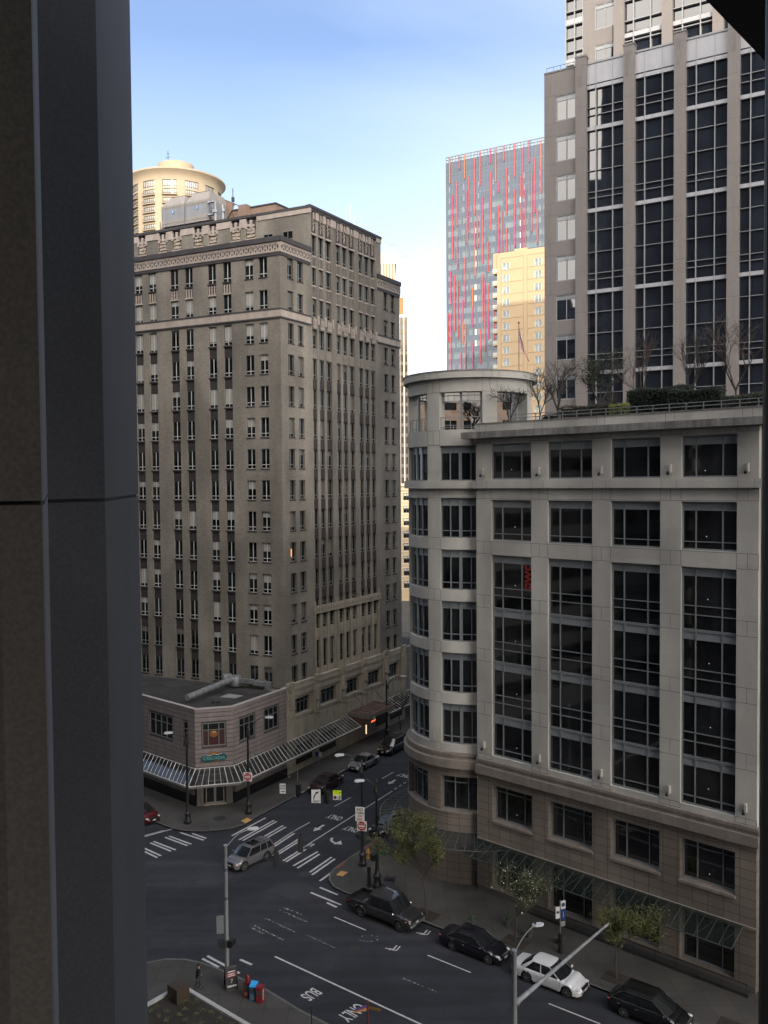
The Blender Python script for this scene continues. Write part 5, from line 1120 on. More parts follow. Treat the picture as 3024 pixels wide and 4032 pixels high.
# markings
mk = MB()
def strip(p, q, w_=.2, m_=0, z=.009, mb=None):
    mb = mb or mk; d = Vector((q[0] - p[0], q[1] - p[1])).normalized(); n = Vector((-d.y, d.x)) * w_ / 2
    flat(mb, [(p[0] + n.x, p[1] + n.y), (q[0] + n.x, q[1] + n.y), (q[0] - n.x, q[1] - n.y), (p[0] - n.x, p[1] - n.y)], z, m_)
bars = [((-14.09,77.02),(-11.57,81.16)),((-13.27,76.12),(-10.69,80.52)),((-12.91,75.95),(-10.4,80.25)),((-11.9,75.4),(-9.68,79.27)),((-11.6,75.2),(-9.38,78.92)),((-10.5,74.2),(-8.66,77.77)),((-10.25,74.0),(-8.42,77.48)),((-9.87,72.82),(-7.84,76.33)),((-9.6,72.65),(-7.6,76.1)),((-8.8,71.76),(-6.68,75.32)),((-8.52,71.55),(-6.42,75.12)),((-7.83,70.77),(-6.0,73.5)),((-7.45,70.35),(-5.8,73.0)),((-6.35,69.56),(-4.71,72.4)),((-6.12,69.1),(-4.42,72.04)),((-5.4,68.01),(-3.74,70.87)),
        ((-18.97,77.85),(-16.44,76.1)),((-17.82,77.62),(-16.32,76.5)),((-20.09,76.8),(-17.63,74.95)),((-19.78,77.05),(-17.37,75.26)),((-21.09,75.6),(-18.82,73.84)),((-20.89,75.91),(-18.48,74.09)),((-22.5,75.0),(-19.68,72.57)),((-22.3,75.3),(-19.46,72.93)),
        ((-5.32,66.91),(-3.83,65.65)),((-5.97,66.07),(-3.5,64.07)),((-4.6,64.43),(-3.81,63.71)),((-12.23,57.17),(-9.7,55.06)),((-12.5,56.84),(-11.18,55.79)),((-9.93,56.69),(-9.03,56.06))]
for p, q in bars: strip(p, q, .19)
strip((-22.5, 76.6), (-19.85, 78.71), .16); strip((-22.5, 76.95), (-20.6, 78.35), .10)
for p, q in (((-8.06,63.36),(-5.71,61.44)),((-7.78,63.69),(-6.36,62.65)),((-8.96,62.15),(-6.52,60.13)),((-9.86,60.86),(-8.78,59.96)),((-9.64,61.11),(-7.25,59.08))): strip(p, q, .14, 1)
strip((-7.63,57.03),(14,40.3),.13); strip((-3.92,62.26),(-1.54,60.35),.10); strip((-5.77,59.84),(-3.38,57.84),.10,1); strip((2.71,57.04),(5.42,54.93),.10); strip((9.86,51.54),(12.5,49.53),.10); strip((.84,54.47),(3.29,52.71),.08,1); strip((16.5,46.4),(19.2,44.3),.10)
strip((-7.9, 73.4), (-6.72, 75.45), .11); strip((-6.72,75.45),(.62,88.0),.11)
for k in range(14): x = .85 + .5 * k; y = 88.5 + .84 * k; strip((x, y), (x + .26, y + .44), .11)
for p, q in (((-8.7,77.7),(-7.25,79.97)),((-5.15,83.89),(-3.6,86.32)),((-.45,91.78),(.79,93.81)),((3.6,98.3),(5,100.6))): strip(p, q, .10)
strip((-7.14, 89.9), (-4.6, 94.4), .07, 0, .159); strip((-9.35, 86.3), (-8.44, 87.75), .10, 0, .159)
mk_o = struct(mk, 'road_markings', [M_line, M_linew])
def arrow(cx, cy, az, L_=1.7):
    a = R_(az); f = Vector((math.cos(a), math.sin(a))); s_ = Vector((-f.y, f.x)); c = Vector((cx, cy)); P = lambda x, y: tuple(c + f * x + s_ * y)
    flat(ar, [P(-L_ / 2, .12), P(.05, .12), P(.05, -.12), P(-L_ / 2, -.12)], .009); flat(ar, [P(.05, .38), P(L_ / 2, 0), P(.05, -.38)], .009)
ar = MB(); arrow(-6.3, 78.6, -121.0); arrow(.6, 90.7, -121.0, 1.5)
pts = []
for k in range(9): t = R_(150 + k * 17); pts.append((-4.35 + .62 * math.cos(t), 76.0 + .75 * math.sin(t)))
for p, q in zip(pts, pts[1:]): strip(p, q, .24, 0, .009, ar)
flat(ar, [(-4.75, 75.05), (-4.1, 75.75), (-3.95, 74.95)], .0095)
# bicycle lane chevrons and a worn ring
for (x, y, n) in ((-1.3, 59.25, 0), (2.5, 60.0, 1), (.3, 58.0, 1)):
    if n:
        for k in range(2): o_ = k * .22; strip((x - .45 + o_, y - .05 - o_ * .8), (x + .1 + o_, y - .2 - o_ * .6), .10, 0, .009, ar); strip((x + .1 + o_, y - .2 - o_ * .6), (x + .35 + o_, y + .3 - o_ * .6), .10, 0, .009, ar)
    else:
        for k in list(range(1, 7)) + list(range(9, 15)): t0 = 2 * math.pi * k / 16; t1 = 2 * math.pi * (k + 1) / 16; strip((x + .7 * math.cos(t0), y + .42 * math.sin(t0)), (x + .7 * math.cos(t1), y + .42 * math.sin(t1)), .09, 1, .009, ar)
struct(ar, 'road_arrows', [M_line, M_linew])
def road_text(s, cx, cy, az_right, w_, h_):
    me = text_mesh(s, 1.0, 0.0, .015); xs = [v.co.x for v in me.vertices]; ys = [v.co.y for v in me.vertices]; sx_, sy_ = w_ / (max(xs) - min(xs)), h_ / (max(ys) - min(ys)); mx_, my_ = (max(xs) + min(xs)) / 2, (max(ys) + min(ys)) / 2
    for v in me.vertices: v.co.x = (v.co.x - mx_) * sx_; v.co.y = (v.co.y - my_) * sy_; v.co.z = 0
    me.materials.clear(); me.materials.append(M_line); o = bpy.data.objects.new('road_lettering', me); COL.objects.link(o); o.location = (cx, cy, .010); o.rotation_euler = (0, 0, R_(az_right)); o['kind'] = 'structure'
road_text('ONLY', -4.96, 81.1, 150, 1.55, .95); road_text('ONLY', -3.25, 78.25, 150, 1.55, .95); road_text('ONLY', 1.95, 92.6, 150, 1.6, .95)
road_text('BUS', -4.8, 52.68, 229, 1.12, .95); road_text('ONLY', -2.15, 50.8, 229, 1.75, 1.0)
# red kerb, tactile pads, manholes, pavement patches
m_ = MB(); flat(m_, [(-3.5, 71.25), (-4.2, 70.0), (-4.06, 69.93), (-3.37, 71.17)], .159); flat(m_, [(-2.22, 73.35), (-1.2, 75.0), (-1.08, 74.92), (-2.1, 73.27)], .159); struct(m_, 'red_kerb_paint', [mat('kerb_red', (.25, .04, .03), .8, var=.3, scale=5)])
M_tac = mat('tactile_yellow', (0.50, 0.30, 0.10), .8, var=.15, scale=3)
for pts, lb in (([(-13.76,80.09),(-13.23,79.53),(-12.72,80.29),(-13.27,80.86)], 'yellow tactile paving pad on the restaurant corner'), ([(-4.14,68.72),(-3.57,68.5),(-3.18,69.22),(-3.77,69.43)], 'yellow tactile paving pad on the corner by the fire hydrant')):
    m_ = MB(); c = (sum(p[0] for p in pts) / 4, sum(p[1] for p in pts) / 4); m_.prism(pts, .15, .162)
    for i in range(6):
        for j in range(5): a = Vector(pts[0]).lerp(Vector(pts[3]), (i + .5) / 6); b_ = Vector(pts[1]).lerp(Vector(pts[2]), (i + .5) / 6); q = a.lerp(b_, (j + .5) / 5); m_.lathe(q.x, q.y, [(.025, .162), (0, .17)], 6)
    solo(m_, 'tactile_pad', [M_tac], (*c, .15), lb, 'tactile paving')
for (x, y, z, r, lb) in ((-15.88, 80.71, .15, .62, 'round iron manhole cover in the pavement before the restaurant'), (-6.77, 69.23, .004, .48, 'round iron manhole cover at the end of the zebra bars'), (-2.28, 57.89, .004, .4, 'faint round manhole cover in the middle of the near street'), (-6.9, 74.3, .009, .35, 'small round cover set in the zebra bars')):
    m_ = MB(); m_.lathe(x, y, [(r, z + .001), (r, z + .006), (r * .92, z + .008), (0, z + .008)], 28)
    for k in range(5): m_.box(Frame(x, y, 30, 1), -r * .7, r * .7, -r * .6 + k * r * .3, -r * .57 + k * r * .3, z + .008, z + .012)
    solo(m_, 'manhole_cover', [mat('manhole_iron', (.028, .028, .03), .7)], (x, y, z), lb, 'manhole cover')
m_ = MB(); flat(m_, [(-3.9, 67.0), (-2.6, 67.9), (-1.9, 66.3), (-3.0, 65.75)], .154); flat(m_, [(-3.1, 69.9), (-2.2, 70.4), (-1.6, 69.2), (-2.6, 68.6)], .154); flat(m_, [(-18, 79.0), (-16.6, 78.4), (-16.2, 79.6), (-17.5, 80.2)], .154); struct(m_, 'pavement_patches', [mat('pavement_dark', (.05, .048, .046), .9, var=.2)])
# tree pits
for k, (x, y) in enumerate(((2.9, 62.2), (8.85, 58.35), (14.7, 53.85), (20.1, 48.9))):
    m_ = MB(); FX = Frame(x, y, -38, 1); m_.box(FX, -.9, .9, -.65, .65, .10, .158); struct(m_, 'tree_pit_soil', [mat('soil', (.03, .025, .02), 1, var=.3, scale=4)])
# near planter
M_edge = mat('white_stone_edge', (0.42, 0.42, 0.41), .8, var=.1)
pe = root('planter', (-12.6, 52.3, 0), 'white edged planting bed with a dark brown corner box at the bottom left', 'planter')
cn = Vector((-12.95, 53.05)); dR = Vector((.79, -.645)).normalized(); dL = Vector((-.66, -.78)).normalized()
cn = Vector((-12.55, 52.62)); rgt = cn + dR * 30; lft = cn + Vector((-.63, -.776)) * 12
m_ = MB()
dR = (Vector((-8.0, 49.05)) - Vector((-12.42, 52.71))).normalized(); dL = (Vector((-14.6, 51.31)) - Vector((-13.77, 52.34))).normalized()
P0 = Vector((-13.05, 53.2))
def seg(a, d, L_, w_, n):
    for k in range(n):
        p = a + d * (L_ * k / n + .01); q = a + d * (L_ * (k + 1) / n - .01); s_ = Vector((-d.y, d.x)) * w_
        m_.prism([tuple(p), tuple(q), tuple(q + s_), tuple(p + s_)], .15, .5)
seg(P0, dR, 26, -.26, 22); seg(P0, dL, 26, .26, 22)
build(m_, 'stone_edge', [M_edge], pe)
m_ = MB(); m_.prism([tuple(P0 + dR * .3 + dL * .3), tuple(P0 + dR * 26 + dL * .3), tuple(P0 + dR * 26 + dL * 26), tuple(P0 + dL * 26 + dR * .3)], .12, .4); build(m_, 'soil', [MATS['soil']], pe)
m_ = MB(); m_.prism([(-13.55, 51.7), (-12.93, 52.42), (-12.2, 51.76), (-12.8, 51.02)], .2, 1.3); build(m_, 'corner_box', [mat('brown_metal_box', (.045, .03, .02), .6, var=.1)], pe)
pl = MB(); rr = random.Random(11)
for i in range(9):
    for j in range(9):
        c = P0 + dR * (1.0 + i * .8 + rr.uniform(-.2, .2)) + dL * (.9 + j * .75 + rr.uniform(-.2, .2))
        for k in range(26):
            t = rr.uniform(0, 6.28); r = rr.uniform(.05, .22); h = rr.uniform(.12, .3); s_ = rr.uniform(.03, .06)
            a = Vector((c.x + r * math.cos(t), c.y + r * math.sin(t), .4 + h)); d = Vector((math.cos(t), math.sin(t), .5)) * s_; n = Vector((-math.sin(t), math.cos(t), 0)) * s_
            pl.face([a - n * .5, a + d, a + n * .5, a - d], 0)
o = solo(pl, 'ground_cover', [mat('low_plants', (.09, .11, .035), .8, var=.4, scale=3)], (-12, 50, .4), 'low yellow green tufts growing in rows in the dark planting bed', 'plants', None, 'stuff')

# ================================================================ street furniture
def ornate_lamp(name, x, y, h, head, label, group='black ornate street lamps', base=True):
    """fluted base, tapered pole, curved arm with cobra head at head (x,y,z)"""
    rt = root(name, (x, y, .15), label, 'street lamp', group)
    b_ = MB(); b_.prism([(x + .36 * math.cos(R_(22.5 + 45 * k)), y + .36 * math.sin(R_(22.5 + 45 * k))) for k in range(8)], .15, .42)
    b_.lathe(x, y, [(.33, .42), (.27, .5), (.27, 1.0), (.32, 1.05), (.32, 1.15), (.24, 1.22), (.19, 1.35), (.15, 1.8), (.15, 2.0)], 12); build(b_, 'base', [M_black], rt)
    p = MB(); p.lathe(x, y, [(.135, 1.95), (.12, 4.0), (.09, h - .8), (.13, h - .75), (.13, h - .55), (.08, h - .5), (.07, h - .2), (.1, h - .15), (.02, h + .1), (0, h + .15)], 12); build(p, 'pole', [M_black], rt)
    a = MB(); H = Vector(head); S = Vector((x, y, h - .9)); mid = Vector(((x + H.x) / 2, (y + H.y) / 2, max(h, H.z) + .35)); pts = []
    for k in range(9): t = k / 8; pts.append(S * (1 - t) ** 2 + mid * 2 * t * (1 - t) + H * t * t)
    a.path(pts, .035, 7); a.lathe(x + (H.x - x) * .05, y + (H.y - y) * .05, [(.16, h - 1.1), (.2, h - .9), (.1, h - .6)], 10); build(a, 'arm', [M_black], rt)
    d = Vector((H.x - x, H.y - y, 0)).normalized(); az = math.degrees(math.atan2(d.y, d.x)); hd_ = MB(); FH = Frame(H.x, H.y, az, 1)
    q = [(-.15, .06), (.05, .14), (.4, .16), (.62, .1), (.66, 0)]
    prof = q + [(u, -v) for u, v in reversed(q[:-1])]
    hd_.prism([FH.p(u, v, 0)[:2] for u, v in prof], H.z - .03, H.z + .06); hd_.prism([FH.p(u * .85 + .02, v * .75, 0)[:2] for u, v in prof], H.z + .06, H.z + .13); hd_.lathe(*FH.p(.42, 0, 0)[:2], [(0, H.z - .14), (.09, H.z - .1), (.12, H.z - .03)], 10, 1)
    hd_.box(FH, -.02, .08, -.05, .05, H.z + .13, H.z + .2, 2)
    build(hd_, 'lamp_head', [mat('lamp_head_grey', (.50, .53, .55), .5), mat('lamp_lens', (.45, .5, .5), .15), M_black], rt); return rt
L1 = ornate_lamp('street_lamp', -18.67, 79.64, 8.8, (-20.0, 79.2, 8.85), 'black ornate street lamp at the left before the restaurant, arm to the left')
L2 = ornate_lamp('street_lamp', -13.3, 81.88, 8.66, (-11.5, 82.15, 9.4), 'black ornate street lamp on the restaurant corner carrying a red do not enter disc')
L3 = ornate_lamp('street_lamp', -2.01, 70.42, 8.95, (-3.6, 70.1, 9.55), 'black ornate street lamp with the no turn on red sign, behind the fire hydrant')
L4 = ornate_lamp('street_lamp', -.77, 66.52, 8.73, (-1.85, 66.35, 8.7), 'black ornate street lamp nearest the pickup truck, arm low to the left')
L5 = ornate_lamp('street_lamp', .13, 106.2, 7.4, (2.0, 106.0, 7.9), 'slender street lamp far down the street before the hotel front')
def plate(w_, h_, m_, th=.02, rad=.03):
    mb = MB(); mb.box(Frame(0, 0, 0, 1), -w_/2, w_/2, -th, 0, -h_/2, h_/2); return mb
def sign(name, x, y, z, face_az, w_, h_, label, bg_, texts=(), cat='sign', group=None, shapes=None, parent=None, posts=None):
    """face_az: direction the sign faces"""
    F = Frame(x, y, face_az + 90, -1)     # u to the viewer's right, outward = face_az
    rt = parent or root(name, (x, y, z), label, cat, group)
    mb = MB(); mb.box(F, -w_/2, w_/2, -.02, 0, z - h_/2, z + h_/2); mb_ = build(mb, 'sign_plate', [bg_], rt)
    if label and parent: mb_['label'] = label
    fr = MB()
    for a, b, c, d in ((-w_/2, w_/2, h_/2 - .02, h_/2), (-w_/2, w_/2, -h_/2, -h_/2 + .02)): fr.box(F, a, b, 0, .002, z + c, z + d)
    for (s, size, du, dz, col) in texts: put_text(s, size, col, rt, F.p(du, .006, z + dz), (R_(90), 0, R_(face_az + 90)), .002, .006)
    if shapes: shapes(F, rt)
    return rt
CAMAZ = lambda x, y: math.degrees(math.atan2(-y, -x))
# do not enter disc on lamp 2 and lamp 3
def dne(parent, x, y, z, az):
    F = Frame(x, y, az - 90, 1); c = Vector(F.p(0, .2, z)); nrm = Vector((F.n[0], F.n[1], 0))
    m_ = MB(); m_.box(F, -.42, .42, .16, .18, z - .42, z + .42); build(m_, 'sign_plate', [M_white], parent)
    m_ = MB(); m_.tube(c - nrm * .02, c, .38, .38, 28); build(m_, 'red_disc', [M_red], parent)
    m_ = MB(); m_.box(F, -.29, .29, .2, .205, z - .06, z + .06); build(m_, 'white_bar', [M_white], parent)
    put_text('DO NOT', .14, M_white, parent, F.p(0, .203, z + .18), (R_(90), 0, R_(az + 90))); put_text('ENTER', .14, M_white, parent, F.p(0, .203, z - .19), (R_(90), 0, R_(az + 90)))
dne(L2, -13.3, 81.88, 3.8, -100); dne(L3, -2.01, 70.42, 3.55, -104)
sign(None, -2.2, 70.2, 4.56, -104, .78, 1.2, None, M_white, [('NO', .34, 0, .38, M_txt), ('TURN', .24, 0, .1, M_txt), ('ON', .24, 0, -.16, mat('red_lettering', (.4, .05, .03), .6)), ('RED', .24, 0, -.43, mat('red_lettering', (.4, .05, .03), .6))], parent=L3)
def ped_signal(parent, x, y, z, az, nm='pedestrian_signal'):
    F = Frame(x, y, az - 90, 1); m_ = MB(); m_.box(F, -.22, .22, .16, .42, z - .22, z + .22); m_.box(F, -.24, .24, .42, .56, z + .2, z + .24); m_.box(F, -.24, -.21, .42, .52, z - .1, z + .22); m_.box(F, .21, .24, .42, .52, z - .1, z + .22); m_.box(F, -.04, .04, .0, .16, z - .03, z + .03); build(m_, nm, [M_black], parent)
ped_signal(L3, -2.01, 70.42, 2.65, -160); ped_signal(L4, -.77, 66.52, 2.5, 150); 
def signal_head(name, x, y, z, az, label, group, parent=None, n=3):
    F = Frame(x, y, az - 90, 1); rt = parent or root(name, (x, y, z), label, 'traffic light', group)
    m_ = MB(); m_.box(F, -.17, .17, -.12, .12, z - .55, z + .55)
    for k in range(3):
        c = Vector(F.p(0, .12, z + .36 - .36 * k)); nn = Vector((F.n[0], F.n[1], 0))
        for q in range(7): t0 = R_(-20 + q * 31.4); t1 = R_(-20 + (q + 1) * 31.4); uu = Vector((F.u[0], F.u[1], 0)); up_ = Vector((0, 0, 1)); a = c + uu * .15 * math.cos(t0) + up_ * .15 * math.sin(t0); b = c + uu * .15 * math.cos(t1) + up_ * .15 * math.sin(t1); m_.face([a, b, b + nn * .22, a + nn * .22], 0)
    m_.tube((x, y, z + .55), (x, y, z + .8), .03)
    build(m_, 'housing', [M_black], rt)
    ln = MB()
    for k in range(3): c = Vector(F.p(0, .13, z + .36 - .36 * k)); nn = Vector((F.n[0], F.n[1], 0)); ln.tube(c - nn * .02, c, .12, .12, 14, k)
    build(ln, 'lens', [mat('lens_red', (.08, .01, .01), .3), mat('lens_amber', (.09, .05, .01), .3), mat('lens_green', (.01, .06, .04), .3)], rt); return rt
signal_head('traffic_light', -7.75, 74.6, 5.0, 59, 'black traffic light hung between the one way and right arrow signs', 'traffic lights on the far span wire')
signal_head('traffic_light', -5.15, 72.6, 5.15, 59, 'black traffic light hung between the right arrow and yellow signs', 'traffic lights on the far span wire')
signal_head('traffic_light', -6.3, 61.9, 5.6, 110, 'black traffic light over the zebra bars, farther one of the near wire', 'traffic lights on the near span wire')
signal_head('traffic_light', -7.7, 59.0, 5.75, 110, 'black traffic light over the street, nearer one of the near wire', 'traffic lights on the near span wire')
sign('one_way_sign', -9.3, 76.2, 4.6, -95, .55, .9, 'white one way sign with a black arrow hung on the span wire', M_white, [('ONE', .22, 0, .26, M_txt), ('WAY', .22, 0, .02, M_txt)], 'sign', None,
     lambda F, rt: (lambda m_: (m_.box(F, -.19, .08, 0, .006, 4.6 - .3, 4.6 - .24), m_.face([F.p(.06, .004, 4.6 - .36), F.p(.22, .004, 4.33), F.p(.06, .004, 4.6 - .18)], 0), build(m_, 'arrow', [M_txt], rt)))(MB()))
def curve_arrow(F, rt):
    m_ = MB(); z = 5.05; pts = [(-.2, -.28), (-.17, -.02), (-.05, .2), (.1, .33)]
    for (a, b), (c, d) in zip(pts, pts[1:]):
        n = Vector((-(d - b), c - a)).normalized() * .05; m_.face([F.p(a - n.x, .004, z + b - n.y), F.p(c - n.x, .004, z + d - n.y), F.p(c + n.x, .004, z + d + n.y), F.p(a + n.x, .004, z + b + n.y)], 0)
    m_.face([F.p(-.08, .005, z + .36), F.p(.14, .005, z + .22), F.p(.26, .005, z + .46)], 0); build(m_, 'arrow', [M_txt], rt)
sign('right_turn_sign', -6.05, 73.0, 5.05, -95, .8, 1.15, 'white right turn only sign with a bent black arrow hung on the span wire', M_white, [('ONLY', .23, 0, -.44, M_txt)], 'sign', None, curve_arrow)
def ysign(F, rt):
    m_ = MB(); m_.box(F, -.36, .36, -.018, .002, 5.0 - .18, 5.0 + .34 - .16 + .0); 
    m_ = MB(); m_.box(F, -.36, .36, -.02, 0.004, 5.25, 5.62); build(m_, 'yellow_plate', [mat('fluorescent_yellow', (.55, .68, .02), .5, emit=(.5, .65, .02), es=.15)], rt)
    m_ = MB(); m_.tube(F.p(-.18, 0, 5.02), F.p(-.18, .012, 5.02), .14, .14, 18); build(m_, 'red_disc', [mat('dark_red', (.12, .01, .01), .5)], rt)
    m_ = MB(); m_.box(F, .17, .24, 0, .01, 4.98, 5.12); m_.box(F, .13, .18, 0, .01, 4.84, 4.99); m_.box(F, .23, .28, 0, .01, 4.84, 4.99); m_.box(F, -.01, .08, 0, .01, 5.0, 5.04); m_.tube(F.p(.2, 0, 5.16), F.p(.2, .01, 5.16), .035, .035, 10); m_.box(F, .17, .2, .004, .012, 5.34, 5.52); m_.box(F, .17, .3, .004, .012, 5.48, 5.52); build(m_, 'symbols', [M_txt], rt)
    put_text('TURNING', .085, mat('olive_lettering', (.12, .15, .0), .6), rt, F.p(-.1, .008, 5.5), (R_(90), 0, R_(-95 + 90))); put_text('VEHICLES', .085, MATS['olive_lettering'], rt, F.p(-.1, .008, 5.37), (R_(90), 0, R_(-95 + 90)))
sign('stop_for_walkers_sign', -4.22, 72.8, 5.02, -95, .72, .44, 'bright yellow over white sign with a walking figure hung on the span wire', M_white, (), 'sign', None, ysign)
# span wires
def wire(pts_list, loc, label, sag=.3, r=.014, name='span_wire'):
    m_ = MB()
    for a, b in pts_list:
        a = Vector(a); b = Vector(b); P = []
        for k in range(13): t = k / 12; p = a.lerp(b, t); p.z -= sag * 4 * t * (1 - t); P.append(p)
        m_.path(P, r, 4)
    solo(m_, name, [M_black], loc, label, 'wire', 'span wires')
wire([((-13.3, 81.88, 6.3), (-2.01, 70.42, 6.4)), ((-13.3, 81.88, 5.6), (-2.01, 70.42, 5.8))], (-7.6, 76, 6), 'thin black span wires from the restaurant corner lamp to the hydrant corner lamp')
wire([((-10.19, 53.46, 7.6), (-2.01, 70.42, 7.4)), ((-10.19, 53.46, 6.9), (-2.01, 70.42, 6.6))], (-6, 62, 7), 'thin black span wires crossing from the grey pole to the hydrant corner lamp', .45)
wire([((-10.19, 53.46, 7.6), (-18.67, 79.64, 6.5))], (-14.5, 66, 7), 'thin black wire from the grey pole towards the left street lamp', .4)
for (x, y, z0, z1, nm) in ((-9.3, 76.2, 5.05, 5.8, 0), (-6.05, 73.0, 5.6, 5.9, 0)): pass
# grey steel pole with pedestrian signals at the near corner
gp = root('signal_pole', (-10.19, 53.46, .15), 'tall galvanised pole with two pedestrian signals on the near corner', 'traffic pole')
m_ = MB(); m_.lathe(-10.19, 53.46, [(.2, .15), (.2, .3), (.155, .32), (.13, 4.5), (.115, 9.1), (.13, 9.12), (.13, 9.22), (0, 9.26)], 14); build(m_, 'pole', [M_galv], gp)
m_ = MB(); P = [Vector((-10.19, 53.46, 9.0)).lerp(Vector((-8.75, 53.9, 10.0)), t) + Vector((0, 0, .25 * math.sin(math.pi * t))) for t in [k / 6 for k in range(7)]]; m_.path(P, .03, 7); build(m_, 'arm', [M_galv], gp)
m_ = MB(); FH = Frame(-8.75, 53.9, 17, 1); m_.prism([FH.p(u, v, 0)[:2] for u, v in ((-.1, .06), (.1, .14), (.45, .14), (.6, 0), (.45, -.14), (.1, -.14), (-.1, -.06))], 9.98, 10.1); build(m_, 'lamp_head', [MATS['lamp_head_grey']], gp)
for z in (7.55, 7.65, 5.72, 5.82): m_ = MB(); m_.lathe(-10.19, 53.46, [(.12, z), (.15, z + .02), (.15, z + .05), (.12, z + .07)], 12); build(m_, 'clamp', [M_black], gp)
m_ = MB(); FS = Frame(-10.19, 53.46, 100, 1); m_.box(FS, -.02, .02, .16, .62, 3.55, 4.7); build(m_, 'sign_plate', [mat('sign_back', (.16, .17, .18), .5)], gp)
ped_signal(gp, -10.19, 53.46, 2.9, 200); ped_signal(gp, -10.19, 53.46, 2.95, -20)
# mast arm pole at the bottom
mp_ = root('mast_arm_pole', (6.25, 41.6, .15), 'galvanised pole with a long bare horizontal mast arm at the bottom right', 'traffic pole')
m_ = MB(); m_.lathe(6.25, 41.6, [(.22, .15), (.17, .4), (.14, 5), (.125, 8.8), (.14, 8.82), (.14, 8.9), (0, 8.93)], 16); build(m_, 'pole', [M_galv], mp_)
m_ = MB(); m_.tube((6.35, 41.72, 6.15), (12.87, 49.09, 6.25), .125, .06, 14); m_.tube((6.3, 41.65, 6.13), (6.5, 41.9, 6.17), .17, .15, 14); build(m_, 'mast_arm', [M_galv], mp_)
m_ = MB(); P = [Vector((6.25, 41.6, 8.7)).lerp(Vector((7.3, 41.9, 9.95)), t) + Vector((0, 0, .2 * math.sin(math.pi * t))) for t in [k / 6 for k in range(7)]]; m_.path(P, .028, 7); build(m_, 'arm', [M_galv], mp_)
m_ = MB(); FH = Frame(7.3, 41.9, 10, 1); m_.prism([FH.p(u, v, 0)[:2] for u, v in ((-.1, .05), (.05, .13), (.35, .14), (.5, 0), (.35, -.14), (.05, -.13), (-.1, -.05))], 9.93, 10.03); m_.box(FH, .0, .08, -.05, .05, 10.03, 10.1, 1); build(m_, 'lamp_head', [MATS['lamp_head_grey'], M_black], mp_)
# fire hydrant
h_ = root('fire_hydrant', (-1.59, 71.84, .15), 'ochre yellow fire hydrant between the two dark lamp posts', 'fire hydrant'); M_hy = mat('hydrant_yellow', (.42, .22, .04), .5, var=.1)
m_ = MB(); x, y = -1.59, 71.84; m_.lathe(x, y, [(.17, .15), (.17, .2), (.12, .22), (.12, .72), (.15, .74), (.15, .78), (.12, .8), (.1, .9), (.04, .96), (.04, 1.0), (0, 1.0)], 14); build(m_, 'body', [M_hy], h_)
for a in (20, 200, -70): m_ = MB(); m_.tube((x, y, .6), (x + .2 * math.cos(R_(a)), y + .2 * math.sin(R_(a)), .6), .06 if a != -70 else .08, None, 10); build(m_, 'nozzle', [M_hy], h_)
# green street name sign
st = root('street_name_sign', (-.35, 66.7, 2.8), 'green crossed street name blades beside the nearest black lamp', 'sign'); M_gr = mat('sign_green', (.01, .17, .07), .5)
for a, z in ((35, 2.75), (-42, 2.95)):
    m_ = MB(); FX = Frame(-.55, 66.6, a, 1); m_.box(FX, .12, .75, -.01, .01, z - .1, z + .1); m_.box(FX, 0.0, .12, -.015, .015, z - .03, z + .03); build(m_, 'name_blade', [M_gr], st)
# sign post with traffic plate beside the walking person
sp_r = root('sign_post', (-.04, 74.35, .15), 'brown sign post with small parking plates behind the dark parked car', 'sign'); m_ = MB(); m_.tube((-.04, 74.35, .15), (-.04, 74.35, 2.6), .035); m_.lathe(-.04, 74.35, [(.3, .15), (.3, .25), (.05, .3)], 12); build(m_, 'post', [mat('brown_post', (.06, .045, .04), .7)], sp_r)
m_ = MB(); FX = Frame(-.04, 74.35, -40, -1); m_.box(FX, -.2, -.02, .04, .06, 1.5, 2.1); m_.box(FX, .04, .2, .04, .06, 1.45, 2.05); build(m_, 'sign_plate', [mat('plate_back', (.18, .18, .16), .6)], sp_r)
# slab kiosk and dark panel near the pickup
ki = root('information_totem', (-1.41, 66.7, .15), 'thin dark upright wayfinding panel left of the nearest black lamp', 'totem'); m_ = MB(); FX = Frame(-1.41, 66.7, 75, 1); m_.box(FX, -.04, .04, -.14, .14, .15, 1.72); build(m_, 'panel', [M_black], ki); m_ = MB(); m_.lathe(-1.41, 66.7, [(.2, .15), (.2, .19), (.08, .21)], 12); build(m_, 'foot', [M_black], ki)
bx = root('litter_bin', (.2, 66.0, .15), 'dark blue grey box bin behind the pickup truck cab', 'bin'); m_ = MB(); FX = Frame(.2, 66.0, -10, 1); m_.box(FX, -.42, .42, -.3, .3, .15, 1.05); build(m_, 'body', [mat('bin_blue_grey', (.06, .065, .085), .6)], bx); m_ = MB(); m_.box(FX, -.44, .44, -.32, .32, 1.05, 1.12); m_.box(FX, -.3, -.1, -.2, .2, 1.12, 1.16); m_.box(FX, .1, .3, -.2, .2, 1.12, 1.16); build(m_, 'lid', [M_black], bx)
